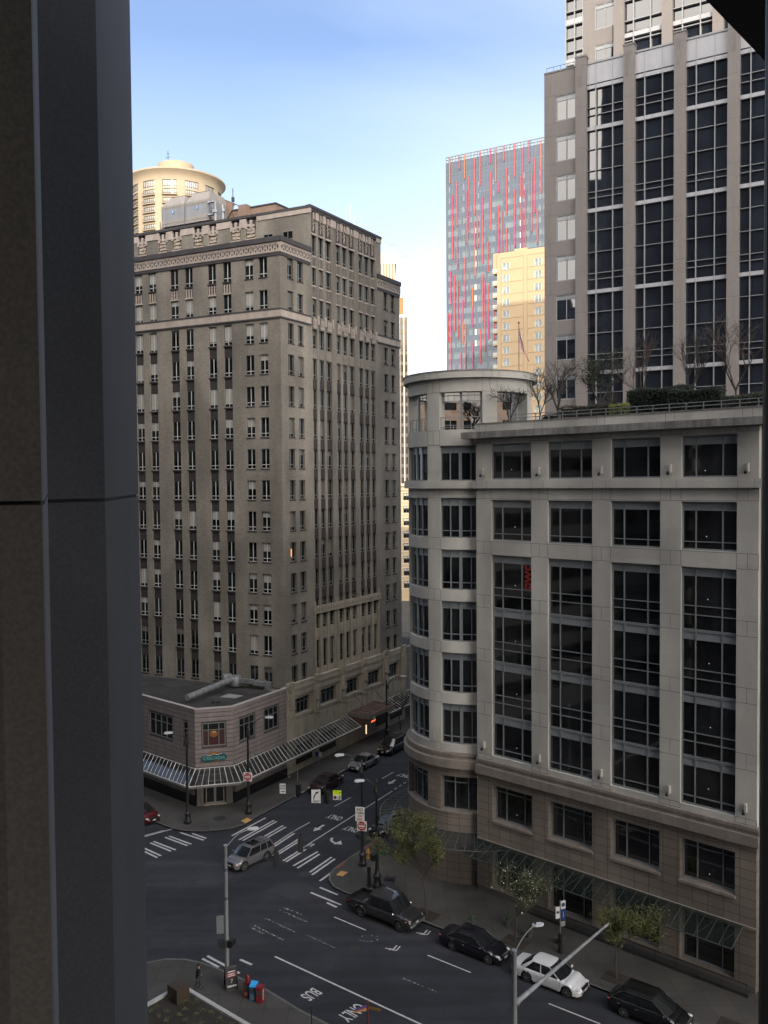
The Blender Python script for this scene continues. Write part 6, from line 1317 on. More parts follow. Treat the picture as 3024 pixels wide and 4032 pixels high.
# parking sign on the B pavement and pay pillar
pk_ = root('bus_stop_sign', (11.67, 56.93, .15), 'bus stop post with white and blue plates before the granite front', 'sign')
m_ = MB(); m_.tube((11.67, 56.93, .15), (11.67, 56.93, 3.75), .035); build(m_, 'post', [M_galv], pk_); m_ = MB(); m_.lathe(11.67, 56.93, [(.16, .15), (.16, 1.5), (.1, 1.55)], 10); build(m_, 'base_sleeve', [M_black], pk_)
FX = Frame(11.67, 56.93, 30 - 90 + 90 - 60, -1)
FX = Frame(11.67, 56.93, 20, -1)
for a, b, z0, z1, mm in ((.05, .40, 3.15, 3.7, M_white), (.05, .42, 2.4, 3.12, mat('sign_blue', (.02, .05, .20), .5)), (-.36, -.05, 2.55, 3.35, M_white), (.05, .36, 1.95, 2.3, mat('plate_grey', (.3, .3, .3), .6))):
    m_ = MB(); m_.box(FX, a, b, .0, .02, z0, z1); build(m_, 'sign_plate', [mm], pk_)
m_ = MB(); m_.tube(FX.p(.22, .02, 3.43), FX.p(.22, .03, 3.43), .14, None, 18); m_.box(FX, -.31, -.1, .02, .03, 2.9, 3.05); build(m_, 'symbol', [mat('symbol_dark', (.03, .06, .10), .6)], pk_)
m_ = MB(); m_.box(FX, .2, .25, .02, .03, 2.6, 2.95); build(m_, 'symbol', [mat('symbol_pale', (.4, .45, .5), .6)], pk_)
# sign post on the far pavement
pk_ = root('parking_sign', (-7.61, 96.25, .15), 'low post with blue and white plates on the far pavement under the glass canopy', 'sign'); m_ = MB(); m_.tube((-7.61, 96.25, .15), (-7.61, 96.25, 1.65), .03); build(m_, 'post', [M_galv], pk_)
FX = Frame(-7.61, 96.25, 0, -1)
for a, b, mm in ((-.38, -.02, MATS['sign_blue']), (.02, .34, M_white)): m_ = MB(); m_.box(FX, a, b, .03, .05, 1.05, 1.6); build(m_, 'sign_plate', [mm], pk_)
for k, (x, y) in enumerate(((-10.5, 91.9), (-9.3, 89.2))): m_ = MB(); m_.tube((x, y, .15), (x, y, 1.1 + .9 * k), .04); m_.lathe(x, y, [(.07, .15), (.07, .3), (.04, .35)], 10); solo(m_, 'bollard_post', [mat('post_pale', (.25, .25, .23), .7)], (x, y, .15), ('short pale post on the far pavement below the glass canopy', 'taller pale post on the far pavement beside the kerb')[k], 'post')
# sandwich board
sb = root('sandwich_board', (-9.9, 53.2, .15), 'black sandwich board with a red panel standing by the grey pole', 'sandwich board'); FX = Frame(-9.92, 53.2, 24, -1)
for s_ in (0, 1):
    m_ = MB(); 
    z0, z1 = .2, 1.5; d0, d1 = (.32, .06) if s_ == 0 else (-.32, -.06)
    a, b = -.36, .36
    m_.face([FX.p(a, d0, z0), FX.p(b, d0, z0), FX.p(b, d1, z1), FX.p(a, d1, z1)], 0); m_.face([FX.p(a, d0 - .03, z0), FX.p(b, d0 - .03, z0), FX.p(b, d1 - .03, z1), FX.p(a, d1 - .03, z1)][::-1], 0)
    for u in (a, b): m_.tube(FX.p(u, d0, .15), FX.p(u, d1, z1), .03, None, 5)
    m_.tube(FX.p(a, d1, z1), FX.p(b, d1, z1), .03, None, 5); m_.tube(FX.p(a, d0, z0), FX.p(b, d0, z0), .03, None, 5); build(m_, 'board', [M_black], sb)
def onb(u0, u1, z0, z1, e, m__, nm):
    f = lambda z: .32 - (z - .2) / 1.3 * .26 + e
    m_ = MB(); m_.face([FX.p(u0, f(z0), z0), FX.p(u1, f(z0), z0), FX.p(u1, f(z1), z1), FX.p(u0, f(z1), z1)], 0); build(m_, nm, [m__], sb)
onb(-.3, .32, .95, 1.2, .008, mat('board_red', (.28, .03, .03), .5), 'red_panel'); onb(-.22, .25, 1.24, 1.3, .008, mat('board_white', (.55, .55, .55), .6), 'white_strip'); onb(-.28, .30, .38, .48, .008, MATS['board_white'], 'white_strip')
tilt = math.atan2(.26, 1.3)
onb(-.2, .2, 1.1, 1.15, .012, MATS['board_white'], 'white_strip'); onb(-.22, .24, 1.0, 1.04, .012, MATS['board_white'], 'white_strip'); put_text('7', .32, MATS['board_white'], sb, FX.p(0, .25, .72), (R_(90) - tilt, 0, R_(24)))
# news boxes
nb = [(-8.72, 52.35, 1.1, 'news_red', (.13, .015, .02), 'dark red newspaper box with a round top, left of the blue one'), (-8.30, 52.0, 1.02, 'news_blue', (.01, .13, .28), 'blue newspaper box with a bright blue lid, between two red ones'), (-7.86, 51.75, 1.02, 'news_red2', (.17, .02, .03), 'dark red newspaper box with white upright lettering, right of the blue one')]
for k, (x, y, h, mn, c, lb) in enumerate(nb):
    FX = Frame(x, y, -14, -1); rt = root('newspaper_box', (x, y, .15), lb, 'newspaper box', 'newspaper boxes on the near corner'); M_n = mat(mn, c, .45, var=.15, scale=3)
    m_ = MB(); m_.box(FX, -.2, .2, -.22, .2, .15, h)
    if k == 0: m_.lathe(*FX.p(0, -.02, 0)[:2], [(.15, h), (.15, h + .3), (.1, h + .38), (0, h + .4)], 14)
    if k == 2: m_.box(FX, -.22, .22, -.24, .22, h, h + .1)
    build(m_, 'case', [M_n], rt)
    if k == 1: m_ = MB(); m_.face([FX.p(-.22, .22, h), FX.p(.22, .22, h), FX.p(.22, -.24, h + .16), FX.p(-.22, -.24, h + .16)], 0); m_.face([FX.p(-.22, -.24, h + .16), FX.p(.22, -.24, h + .16), FX.p(.22, -.24, h), FX.p(-.22, -.24, h)], 0); m_.box(FX, -.22, .22, -.23, .21, h, h + .02, 0); build(m_, 'lid', [mat('lid_blue', (.03, .35, .75), .35)], rt)
    m_ = MB(); m_.box(FX, -.14, .14, .2, .215, .62, .92); build(m_, 'door', [mat('news_window', (.06, .06, .06), .3)], rt)
    if k < 2: m_ = MB(); m_.box(FX, -.12, .12, .2, .212, .25, .5); build(m_, 'picture_panel', [mat('panel_faded' + str(k), (.30, .12, .07) if k == 0 else (.18, .2, .15), .7, var=.6, scale=14)], rt)
    if k == 2: m_ = MB(); [m_.box(FX, .2, .206, -.06, .06, .32 + q * .085, .38 + q * .085 - (.02 if q % 3 == 1 else 0)) for q in range(8)]; build(m_, 'white_marks', [mat('news_white', (.5, .48, .45), .6)], rt)
# finger post at the bottom
fp = root('finger_post', (-.95, 44.2, .15), 'dark red finger post with purple and orange direction arms at the bottom edge', 'sign'); m_ = MB(); m_.tube((-1.1, 45.3, .15), (-1.1, 45.3, 4.15), .05, .05, 10); build(m_, 'post', [mat('post_dark_red', (.12, .015, .02), .5)], fp)
for a, z, mn, c in ((-150, 3.85, 'arm_purple', (.06, .03, .14)), (-158, 3.68, 'arm_orange', (.35, .17, .04)), (-20, 3.75, 'arm_brown', (.22, .11, .03))):
    m_ = MB(); FX = Frame(-1.1, 45.3, a, 1); pts = [(.05, -.07), (.68, -.07), (.8, 0), (.68, .07), (.05, .07)]
    A = [FX.p(u, .012, z + dz) for u, dz in pts]; B_ = [FX.p(u, -.012, z + dz) for u, dz in pts]; m_.face(A[::-1], 0); m_.face(B_, 0)
    for i in range(5): j = (i + 1) % 5; m_.face([A[i], A[j], B_[j], B_[i]], 0)
    build(m_, 'direction_arm', [mat(mn, c, .5)], fp)
m_ = MB(); m_.tube((-4.32, 47.3, .15), (-4.32, 47.3, 2.55), .03); m_.lathe(-4.32, 47.3, [(.05, 2.5), (.05, 2.6), (0, 2.62)], 8); solo(m_, 'slim_post', [M_black], (-4.32, 47.3, .15), 'slim dark post on the near pavement at the bottom edge', 'post')
for k, (x, y) in enumerate(((6.0, 60.4), (8.6, 60.5), (9.9, 59.0), (11.9, 58.1))):   # pavement planters / chairs reduced to tubs
    m_ = MB(); m_.lathe(x, y, [(.2, .15), (.3, .6), (.32, .62), (.26, .6), (0, .55)], 14); 
    rt = root('planter_tub', (x, y, .15), ('round planter tub behind the first street tree', 'round planter tub beside the low railing, second from the rounded corner', 'round planter tub between the second tree and the bus stop', 'round planter tub right behind the bus stop post')[k], 'planter', 'planter tubs by the granite front'); build(m_, 'tub', [mat('tub_grey', (.12, .12, .12), .7)], rt)
    m_ = MB(); rr = random.Random(k)
    for q in range(120): t = rr.uniform(0, 6.3); r = rr.uniform(0, .3); z = .55 + rr.uniform(0, .45); s_ = .06; a = Vector((x + r * math.cos(t), y + r * math.sin(t), z)); d = Vector((rr.uniform(-1, 1), rr.uniform(-1, 1), rr.uniform(-.5, 1))).normalized() * s_; n = d.orthogonal().normalized() * s_ * .6; m_.face([a - d, a + n, a + d, a - n], 0)
    build(m_, 'foliage', [mat('tub_leaves', (.04, .065, .03), .7, var=.4, scale=6)], rt)
# ================================================================ vehicles
def lerp(a, b, t): return a + (b - a) * t
def interp(P, x):
    if x <= P[0][0]: return P[0][1]
    for (a, u), (b, v) in zip(P, P[1:]):
        if x <= b: t = (x - a) / (b - a); t = t * t * (3 - 2 * t); return u + (v - u) * t
    return P[-1][1]
def ellipsoid(mb, c, r, m_=0, n=10):
    P = lambda i, j: (c[0] + r[0] * math.cos(math.pi * (i / n - .5)) * math.cos(2 * math.pi * j / n), c[1] + r[1] * math.cos(math.pi * (i / n - .5)) * math.sin(2 * math.pi * j / n), c[2] + r[2] * math.sin(math.pi * (i / n - .5)))
    for i in range(n):
        for j in range(n):
            q = [P(i, j), P(i, j + 1), P(i + 1, j + 1), P(i + 1, j)]
            if i == 0: q = [q[0], q[2], q[3]]
            elif i == n - 1: q = q[:3]
            mb.face(q, m_, None, True)
M_tyre = mat('tyre_rubber', (.015, .015, .015), .85); M_rim = mat('alloy_rim', (.35, .36, .37), .35, metal=.7); M_cglass = mat('car_glass', (.012, .014, .016), .03, ior=1.6, coat=.5)
M_chrome = mat('chrome_trim', (.65, .66, .68), .2, metal=.9); M_hl = mat('headlight_lens', (.55, .56, .55), .1, coat=1); M_tl = mat('taillight_lens', (.35, .02, .02), .2, coat=1); M_und = mat('underbody', (.01, .01, .01), .9); M_plate = mat('licence_plate', (.5, .5, .5), .6); M_amber = mat('amber_lens', (.5, .14, .02), .3, coat=1)
def car(name, x, y, az, label, paint, kind='sedan', L_=4.8, W_=1.8, H_=1.45, wb=2.77, chrome=False, cat='car', open_top=False, rack=False, lit=False, grp=None, z=0.0, pm=None):
    rt = root(name, (x, y, z), label, cat, grp); rt.rotation_euler = (0, 0, R_(az))
    M_p = pm or mat('paint_' + '_'.join(str(int(c * 1000)) for c in paint), paint, .3, metal=.35, coat=1.0, spec=.5)
    hl, hw = L_ / 2, W_ / 2; fo = .88 if kind != 'pickup' else .9; xf = hl - fo; xr = xf - wb
    rw = .33 if kind in ('sedan', 'coupe', 'hatch') else .37 if kind == 'suv' else .40
    belt = {'sedan': .92, 'coupe': .88, 'suv': 1.02, 'hatch': .98, 'pickup': 1.14}[kind]; hood = belt - .06 if kind != 'pickup' else 1.12; zb = .22 if kind in ('sedan', 'coupe') else .30
    if kind == 'pickup': zb = .42
    cowl = xf - .38 if kind != 'pickup' else xf - .30      # windshield base
    if kind == 'suv': cowl = xf - .25
    if kind == 'hatch': cowl = xf - .15
    tail = {'sedan': -hl + .72, 'coupe': -hl + .75, 'suv': -hl + .12, 'hatch': -hl + .25, 'pickup': xr + .66}[kind]
    top = [(-hl, belt - .18), (-hl + .10, belt - .03), (-hl + .4, belt), (tail, belt), (cowl, belt), (cowl + .15, hood + .02), (hl - .55, hood - .10), (hl - .18, hood - .2), (hl - .03, hood - .32), (hl, hood - .38)]
    wid = [(-hl, hw * .80), (-hl + .12, hw * .90), (-hl + .5, hw * .97), (-hl + 1.2, hw), (hl - 1.2, hw), (hl - .55, hw * .96), (hl - .2, hw * .86), (hl, hw * .70)]
    bot = [(-hl, zb + .18), (-hl + .15, zb + .02), (hl - .2, zb), (hl, zb + .08)]
    if kind == 'pickup': top = [(-hl, .80), (tail - .05, .80), (tail, belt), (cowl, belt), (cowl + .15, hood + .03), (hl - .5, hood - .02), (hl - .12, hood - .12), (hl, hood - .3)]; wid = [(-hl, hw * .95), (-hl + .3, hw), (hl - .8, hw), (hl - .2, hw * .93), (hl, hw * .85)]
    ra_ = rw + .07
    X = sorted(set([round(-hl + L_ * k / 46, 3) for k in range(47)] + [round(c + ra_ * math.cos(t * math.pi / 12), 3) for c in (xf, xr) for t in range(13)] + [-hl + .04, hl - .04, hl - .1, -hl + .1]))
    if kind == 'pickup': X = sorted(set(X + [tail - .06, tail - .01]))
    sec = []
    for x_ in X:
        w_ = interp(wid, x_); t_ = interp(top, x_); b_ = interp(bot, x_); s_ = b_
        for c in (xf, xr):
            if abs(x_ - c) < ra_: s_ = max(s_, rw + math.sqrt(max(0, ra_ ** 2 - (x_ - c) ** 2)))
        m1 = max(s_ + .05, b_ + .18); m2 = max(s_ + .09, lerp(b_, t_, .62)); t_ = max(t_, m2 + .1)
        sec.append([(0, b_), (w_ * .62, b_), (w_ * .62, s_ - .001 if s_ > b_ else b_ + .001), (w_ * .975, s_), (w_, m1), (w_ * 1.0, m2), (w_ * .965, t_ - .09), (w_ * .90, t_ - .02), (w_ * .70, t_ + .005), (0, t_ + (.03 if kind != 'pickup' or x_ > tail else 0))])
    b = MB()
    for s_ in (1, -1):
        for i in range(len(X) - 1):
            for j in range(len(sec[0]) - 1):
                p = [(X[i], s_ * sec[i][j][0], sec[i][j][1]), (X[i + 1], s_ * sec[i + 1][j][0], sec[i + 1][j][1]), (X[i + 1], s_ * sec[i + 1][j + 1][0], sec[i + 1][j + 1][1]), (X[i], s_ * sec[i][j + 1][0], sec[i][j + 1][1])]
                if s_ < 0: p.reverse()
                b.face(p, 1 if j < 3 else 0, None, j >= 3)
    for i, sg in ((0, -1), (len(X) - 1, 1)):
        q = [(X[i], y_, z_) for y_, z_ in sec[i]] + [(X[i], -y_, z_) for y_, z_ in reversed(sec[i][1:-1])]
        b.face(q if sg > 0 else q[::-1], 0)
    # greenhouse
    zr = H_ - .04; wb_ = hw * .90; wr = hw * .70 if kind in ('sedan', 'coupe') else hw * .76
    if kind == 'pickup': wb_, wr = hw * .92, hw * .80
    xb0, xb1 = tail, cowl
    rk = {'sedan': (.75, .85), 'coupe': (.7, .8), 'suv': (.30, .62), 'hatch': (.75, .95), 'pickup': (.10, .62)}[kind]
    xr0, xr1 = xb0 + rk[0], xb1 - rk[1]
    if kind == 'pickup': xb0 = tail + .02; xr0 = xb0 + .12
    def S(s_, t, o=0.0): 
        return (lerp(lerp(xb0, xr0, t), lerp(xb1, xr1, t), s_), lerp(wb_, wr, t ** 1.15) + .03 * math.sin(math.pi * t) + o, lerp(belt - .02, zr, t) + o * .3)
    gl = MB(); NT = 5
    def patch(mb, A, m_=0, flip=False, sm=True):
        for i in range(len(A) - 1):
            for j in range(len(A[0]) - 1):
                q = [A[i][j], A[i + 1][j], A[i + 1][j + 1], A[i][j + 1]]
                mb.face(q[::-1] if flip else q, m_, None, sm)
    for sg in (1, -1):
        A = [[(lambda p: (p[0], sg * p[1], p[2]))(S(i / 6, t / NT)) for t in range(NT + 1)] for i in range(7)]; patch(gl, A, 0, sg < 0)
    for s_, fl, bul in ((1, False, .14), (0, True, -.10)):
        A = []
        for j in range(9):
            v = j / 4 - 1; A.append([(lambda p: (p[0] + bul * (1 - v * v) * (1 - .3 * t / NT), p[1] * v, p[2] + .02 * (1 - v * v)))(S(s_, t / NT)) for t in range(NT + 1)])
        patch(gl, A, 0, not fl)
    def sidepanel(s0, s1, t0, t1):
        for sg in (1, -1):
            A = [[(lambda p: (p[0], sg * p[1], p[2]))(S(lerp(s0, s1, i / 3), lerp(t0, t1, t / NT), .012)) for t in range(NT + 1)] for i in range(4)]; patch(b, A, 0, sg < 0)
    if not open_top:
        R__ = []
        for i in range(9):
            s_ = i / 8; row = []
            for j in range(9):
                v = j / 4 - 1; p = S(s_, 1.0); bul = (.14 * .7 if i == 8 else -.07 if i == 0 else 0) * (1 - v * v)
                row.append((p[0] + bul, p[1] * v * 1.02, p[2] + .03 + .035 * (1 - v * v) - (.03 if i in (0, 8) else 0) - (.03 if j in (0, 8) else 0)))
            R__.append(row)
        patch(b, R__, 0, False)
    sidepanel(.94, 1.0, 0, 1); sidepanel(.0, {'sedan': .13, 'coupe': .15, 'suv': .05, 'hatch': .10, 'pickup': .10}[kind], 0, 1); sidepanel(0, 1, .92, 1.0)
    sidepanel(.50 if kind != 'coupe' else .34, .53 if kind != 'coupe' else .36, 0, 1)
    if kind == 'suv': sidepanel(.22, .26, 0, 1)
    # door gaps, handles, sill
    def bx(mb, x0, x1, y0, y1, z0, z1, m_=0):
        for sg in (1, -1): mb.box(W0, x0, x1, *(sorted((sg * y0, sg * y1))), z0, z1, m_)
    xm = lerp(xb0, xb1, .53)
    for xx in (xm, xb1 - .05, max(lerp(xb0, xb1, .16), xr + .12) if kind != 'coupe' else xm): bx(b, xx, xx + .012, hw - .01, hw + .002, zb + .2, belt - .08, 2)
    for xx in (xm - .22, xb0 + (xm - xb0) * .22 + .1): bx(b, xx, xx + .16, hw, hw + .025, belt - .2, belt - .16, 0 if not chrome else 3)
    bx(b, xr + ra_, xf - ra_, hw - .02, hw + .012, zb + .12, zb + .17, 0)
    b.box(W0, hl - .08, hl + .015, -hw * .42, hw * .42, hood - .34, hood - .16, 2); b.box(W0, hl - .1, hl + .01, -hw * .55, hw * .55, zb + .06, zb + .16, 2)
    if chrome: 
        for zz in (hood - .33, hood - .17): b.box(W0, hl - .06, hl + .022, -hw * .43, hw * .43, zz, zz + .018, 3)
    if kind == 'pickup':
        for sg in (1, -1): b.box(W0, -hl + .02, tail, *sorted((sg * (hw - .10), sg * (hw - .005))), .78, belt + .02, 0)
        b.box(W0, -hl + .01, -hl + .09, -hw * .94, hw * .94, .7, belt, 0); b.box(W0, tail - .06, tail + .05, -hw * .92, hw * .92, .78, belt + .02, 0); b.box(W0, -hl + .1, tail - .07, -hw + .11, hw - .11, .80, .83, 2)
        for k in range(7): b.box(W0, -hl + .12, tail - .08, -.7 + k * .22, -.64 + k * .22, .83, .85, 2)
        bx(b, -hl + .05, -hl + .2, 0, hw * .9, .5, .62, 3); b.box(W0, hl - .02, hl + .09, -hw * .88, hw * .88, .5, .66, 3)
        for c in (xf, xr):
            for sg in (1, -1):
                pts = [(c + (ra_ + .04) * math.cos(t), sg * (hw + .02), rw + (ra_ + .04) * math.sin(t)) for t in [math.pi * k / 12 for k in range(13)]]
                for p, q in zip(pts, pts[1:]): b.tube(p, q, .035, None, 6, 0)
    if rack:
        for sg in (1, -1): p0, p1 = S(.1, 1), S(.9, 1); b.tube((p0[0], sg * p0[1] * .93, p0[2] + .1), (p1[0], sg * p1[1] * .93, p1[2] + .1), .022, None, 6, 2)
        for s_ in (.3, .7): p0 = S(s_, 1); b.tube((p0[0], -p0[1] * .93, p0[2] + .11), (p0[0], p0[1] * .93, p0[2] + .11), .018, None, 6, 2)
        p0, p1 = S(.42, 1), S(.85, 1); b.box(W0, p0[0], p1[0], -.42, .42, p0[2] + .055, p0[2] + .07, 4)
    child(b.mesh('body', [M_p, M_und, M_black, M_chrome, M_cglass]), 'body', rt); child(gl.mesh('window', [M_cglass]), 'window', rt)
    if chrome:
        c = MB()
        for sg in (1, -1):
            line = [S(.0, .05, .02)] + [S(lerp(.02, .98, k / 8), lerp(.9, .9, 1), .022) for k in range(9)] + [S(1, .5, .022), S(1.0, .02, .022)]
            line[1] = S(.03, .75, .022); c.path([(p[0], sg * p[1], p[2]) for p in line], .014, 5)
            c.path([(p[0], sg * p[1], p[2]) for p in [S(.02, .03, .025), S(1, .03, .025)]], .012, 5)
        child(c.mesh('window_trim', [M_chrome]), 'window_trim', rt)
    for nm, xx, mm, w0 in (('headlight', hl - .24, M_hl, .72), ('taillight', -hl + .16, M_tl, .80 if kind != 'pickup' else .985)):
        for sg in (1, -1):
            e = MB(); zz = (hood - .24 if nm == 'headlight' else belt - .17)
            ellipsoid(e, (xx, sg * hw * w0, zz), (.20 if nm == 'headlight' else .13, .13 if kind != 'pickup' or nm == 'headlight' else .03, .075 if kind != 'pickup' else .12)); child(e.mesh(nm, [mm]), nm, rt)
    for sg in (1, -1):
        if kind in ('pickup', 'suv'): e = MB(); ellipsoid(e, (hl - .36, sg * hw * .87, hood - .26), (.12, .10, .06)); child(e.mesh('indicator', [M_amber]), 'indicator', rt)
        e = MB(); ellipsoid(e, (cowl - .12, sg * (hw + .09), belt + .08), (.07, .12, .08)); child(e.mesh('mirror', [M_p if kind != 'pickup' else M_chrome]), 'mirror', rt)
    e = MB(); e.box(W0, hl + .005, hl + .03, -.16, .16, zb + .18, zb + .3); child(e.mesh('licence_plate', [M_plate]), 'licence_plate', rt)
    for cx_ in (xf, xr):
        for sg in (1, -1):
            tw = .215; y0 = sg * (hw - .02); t = MB(); n = 28
            prof = [(rw * .66, 0), (rw * .9, .0), (rw, -.03), (rw, -tw + .03), (rw * .9, -tw), (rw * .5, -tw)]
            def ring(prof, mb, m_=0):
                for (r0, d0), (r1, d1) in zip(prof, prof[1:]):
                    for k in range(n):
                        a, c = 2 * math.pi * k / n, 2 * math.pi * (k + 1) / n
                        q = [(r0 * math.cos(a), d0, r0 * math.sin(a)), (r0 * math.cos(c), d0, r0 * math.sin(c)), (r1 * math.cos(c), d1, r1 * math.sin(c)), (r1 * math.cos(a), d1, r1 * math.sin(a))]
                        q = [(cx_ + p[0], y0 + sg * p[1], rw + p[2]) for p in q]
                        mb.face(q if sg > 0 else q[::-1], m_, None, True)
            ring(prof, t); w_o = child(t.mesh('wheel', [M_tyre]), 'wheel', rt)
            r = MB(); ring([(rw * .70, -.008), (rw * .62, -.012), (rw * .60, -.07), (.02, -.08)], r, 1); ring([(rw * .72, .002), (rw * .66, .002)], r, 0)
            for k in range(6):
                a = 2 * math.pi * k / 6 + .2; d = Vector((math.cos(a), 0, math.sin(a))); nn = Vector((-math.sin(a), 0, math.cos(a))) * .026; c0 = Vector((cx_, y0 - sg * .012, rw)); c1 = c0 + d * rw * .67
                r.face([c0 - nn, c1 - nn * .8, c1 + nn * .8, c0 + nn] if sg < 0 else [c0 + nn, c1 + nn * .8, c1 - nn * .8, c0 - nn], 0)
            ring([(.07, -.004), (.0, .0)], r, 0); child(r.mesh('rim', [M_rim, M_black]), 'rim', w_o)
    return rt
def azof(p, q): return math.degrees(math.atan2(q[1] - p[1], q[0] - p[0]))
KA = -38.0
nP = Vector((math.cos(R_(52)), math.sin(R_(52))))    # from traffic side towards the kerb
fw = Vector((math.cos(R_(KA)), math.sin(R_(KA))))
def parked(rear, off_w, L_, wb, fo=.88):
    """centre from the ground point under the street side rear wheel"""
    hl = L_ / 2; c = Vector(rear) + fw * (-(hl - fo - wb)) + nP * off_w; return c.x, c.y
x_, y_ = parked((-1.97, 62.27), .93, 5.85, 3.57, .9); car('pickup_truck', x_, y_, KA, 'dark grey double cab pickup truck parked at the kerb nearest the corner', (.035, .035, .038), 'pickup', 5.85, 2.0, 1.96, 3.57, cat='pickup truck')
x_, y_ = parked((4.42, 57.64), .82, 4.9, 2.84); car('parked_car', x_, y_, KA, 'black saloon car with bright window trim parked between the pickup and the white car', (.010, .011, .018), 'sedan', 4.9, 1.83, 1.45, 2.84, chrome=True, grp='cars parked along the near street')
x_, y_ = parked((8.88, 53.86), .82, 4.85, 2.78); car('parked_car', x_, y_, KA, 'white saloon car parked at the kerb under the mast arm', (.62, .63, .64), 'sedan', 4.85, 1.80, 1.47, 2.78, grp='cars parked along the near street', pm=mat('paint_white', (.62, .63, .64), .35, coat=1.0))
x_, y_ = parked((14.05, 50.15), .85, 4.75, 2.75); car('parked_car', x_, y_, KA, 'black crossover car with a bright roofline trim at the bottom right corner', (.012, .013, .014), 'hatch', 4.75, 1.86, 1.66, 2.75, chrome=True, grp='cars parked along the near street')
sa = azof((-10.24, 71.85), (-11.78, 69.93)); d_ = Vector((math.cos(R_(sa)), math.sin(R_(sa)))); n_ = Vector((d_.y, -d_.x)); m__ = (Vector((-11.78, 69.93)) + Vector((-10.24, 71.85))) / 2 + d_ * .0 + n_ * .82
d2 = Vector((-d_.y, d_.x))
mid = (Vector((-11.78, 69.93)) + Vector((-10.24, 71.85))) / 2
ctr = mid + n_ * .80 - d_ * .10
car('station_wagon', ctr.x, ctr.y, sa, 'silver grey estate car with a roof rack crossing the junction', (.17, .17, .18), 'suv', 4.45, 1.74, 1.60, 2.53, cat='car', rack=True)
TA = -120.5
car('moving_car', -6.35, 89.0, TA, 'dark maroon saloon car in the far street lane behind the hanging signs', (.035, .010, .012), 'sedan', 4.7, 1.78, 1.42, 2.7, grp='cars in the far street')
car('moving_car', -2.55, 95.7, TA, 'silver two door coupe standing at the far kerb', (.26, .27, .30), 'coupe', 4.5, 1.76, 1.38, 2.6, chrome=True, grp='cars in the far street')
car('moving_car', .75, 101.2, TA, 'black boxy off roader behind the silver coupe', (.010, .011, .016), 'suv', 4.6, 1.85, 1.78, 2.7, chrome=True, grp='cars in the far street')
car('moving_car', 3.9, 106.5, TA, 'black car farthest down the street, half hidden by the rounded corner', (.012, .012, .014), 'sedan', 4.7, 1.8, 1.45, 2.7, grp='cars in the far street')
car('parked_car', .15, 78.3, TA, 'black car parked nose on at the kerb under the round glass canopy', (.008, .008, .011), 'sedan', 4.7, 1.82, 1.5, 2.7, grp='cars in the far street')
car('parked_car', -23.6, 81.3, -41, 'dark red car parked on the far left, half hidden by the concrete pier', (.10, .012, .014), 'sedan', 4.6, 1.78, 1.45, 2.65)

# ================================================================ trees and hedges
def tree(name, x, y, z, h, crown_r, label, cat, seed, leaf=None, nleaf=0, leafs=.09, bare=False, trunk_h=.35, group=None, twig=None, levels=4, leafm=None, spread=.55, tr=.09):
    rr = random.Random(seed); rt = root(name, (x, y, z), label, cat, group); t = MB(); tips = []; M_bark = twig or mat('bark', (.06, .05, .042), .9, var=.2, scale=4)
    def br(p, d, L_, r, lv):
        n = 3; q = p
        for k in range(n):
            d = (d + Vector((rr.uniform(-1, 1), rr.uniform(-1, 1), rr.uniform(-.3, .6))) * .13).normalized(); e = q + d * L_ / n
            t.tube(q, e, r * (1 - .3 * k / n), r * (1 - .3 * (k + 1) / n), 6 if lv < 2 else 4 if lv < 4 else 3, 0, True, False); q = e
            if lv >= levels - 1: tips.append(Vector(q))
        if lv < levels:
            for k in range(rr.choice((3, 3, 4)) if lv < 2 else rr.choice((2, 3, 3))):
                ang = rr.uniform(0, 6.28); o = d.orthogonal().normalized(); o.rotate(Matrix.Rotation(ang, 3, d)); nd = (d * (1 - spread) + o * spread * rr.uniform(.6, 1.2) + Vector((0, 0, .28 if lv < 3 else .1))).normalized()
                br(q if k else q, nd, L_ * rr.uniform(.62, .85), r * .62, lv + 1)
                if k == 0 and lv > 0: br(p + (q - p) * .5, (nd * .7 + d * .5 - o * .6).normalized(), L_ * .5, r * .45, lv + 1)
    br(Vector((x, y, z)), Vector((0, 0, 1)), h * trunk_h, tr, 0)
    zz = max(v[2] for v in t.v) - z; f = h / zz
    ww = sorted(math.hypot(v[0] - x, v[1] - y) for v in t.v)[int(len(t.v) * .97)]; fx = crown_r / ww
    def warp(v): k = min(1, max(0, (v[2] - z) / zz * 3)); s_ = lerp(1, fx, k); return (x + (v[0] - x) * s_, y + (v[1] - y) * s_, z + (v[2] - z) * f)
    t.v = [warp(v) for v in t.v]; tips = [Vector(warp(v)) for v in tips]
    build(t, 'trunk', [M_bark], rt)
    if nleaf:
        c = MB()
        for k in range(nleaf):
            p = rr.choice(tips) + Vector((rr.gauss(0, .22), rr.gauss(0, .22), rr.gauss(0, .16))); s_ = leafs * rr.uniform(.6, 1.3)
            a = Vector((rr.uniform(-1, 1), rr.uniform(-1, 1), rr.uniform(-.6, .6))).normalized() * s_; b_ = a.orthogonal().normalized(); b_.rotate(Matrix.Rotation(rr.uniform(0, 6.28), 3, a.normalized())); b_ *= s_ * .6
            c.face([p - a, p + b_, p + a, p - b_], 0 if not leafm or rr.random() > leafm else 1)
        build(c, 'crown', [leaf, mat('white_blossom', (.55, .55, .48), .7)], rt)
    return rt
M_l1 = mat('spring_leaves', (.085, .092, .024), .7, var=.45, scale=2.2)
M_l2 = mat('dark_spring_leaves', (.055, .068, .025), .7, var=.45, scale=3)
tree('street_tree', 2.9, 62.2, .15, 7.4, 3.3, 'largest street tree with sparse yellow green spring leaves, by the pickup bonnet', 'tree', 3, M_l1, 9500, .06, group='street trees on the granite side', levels=4)
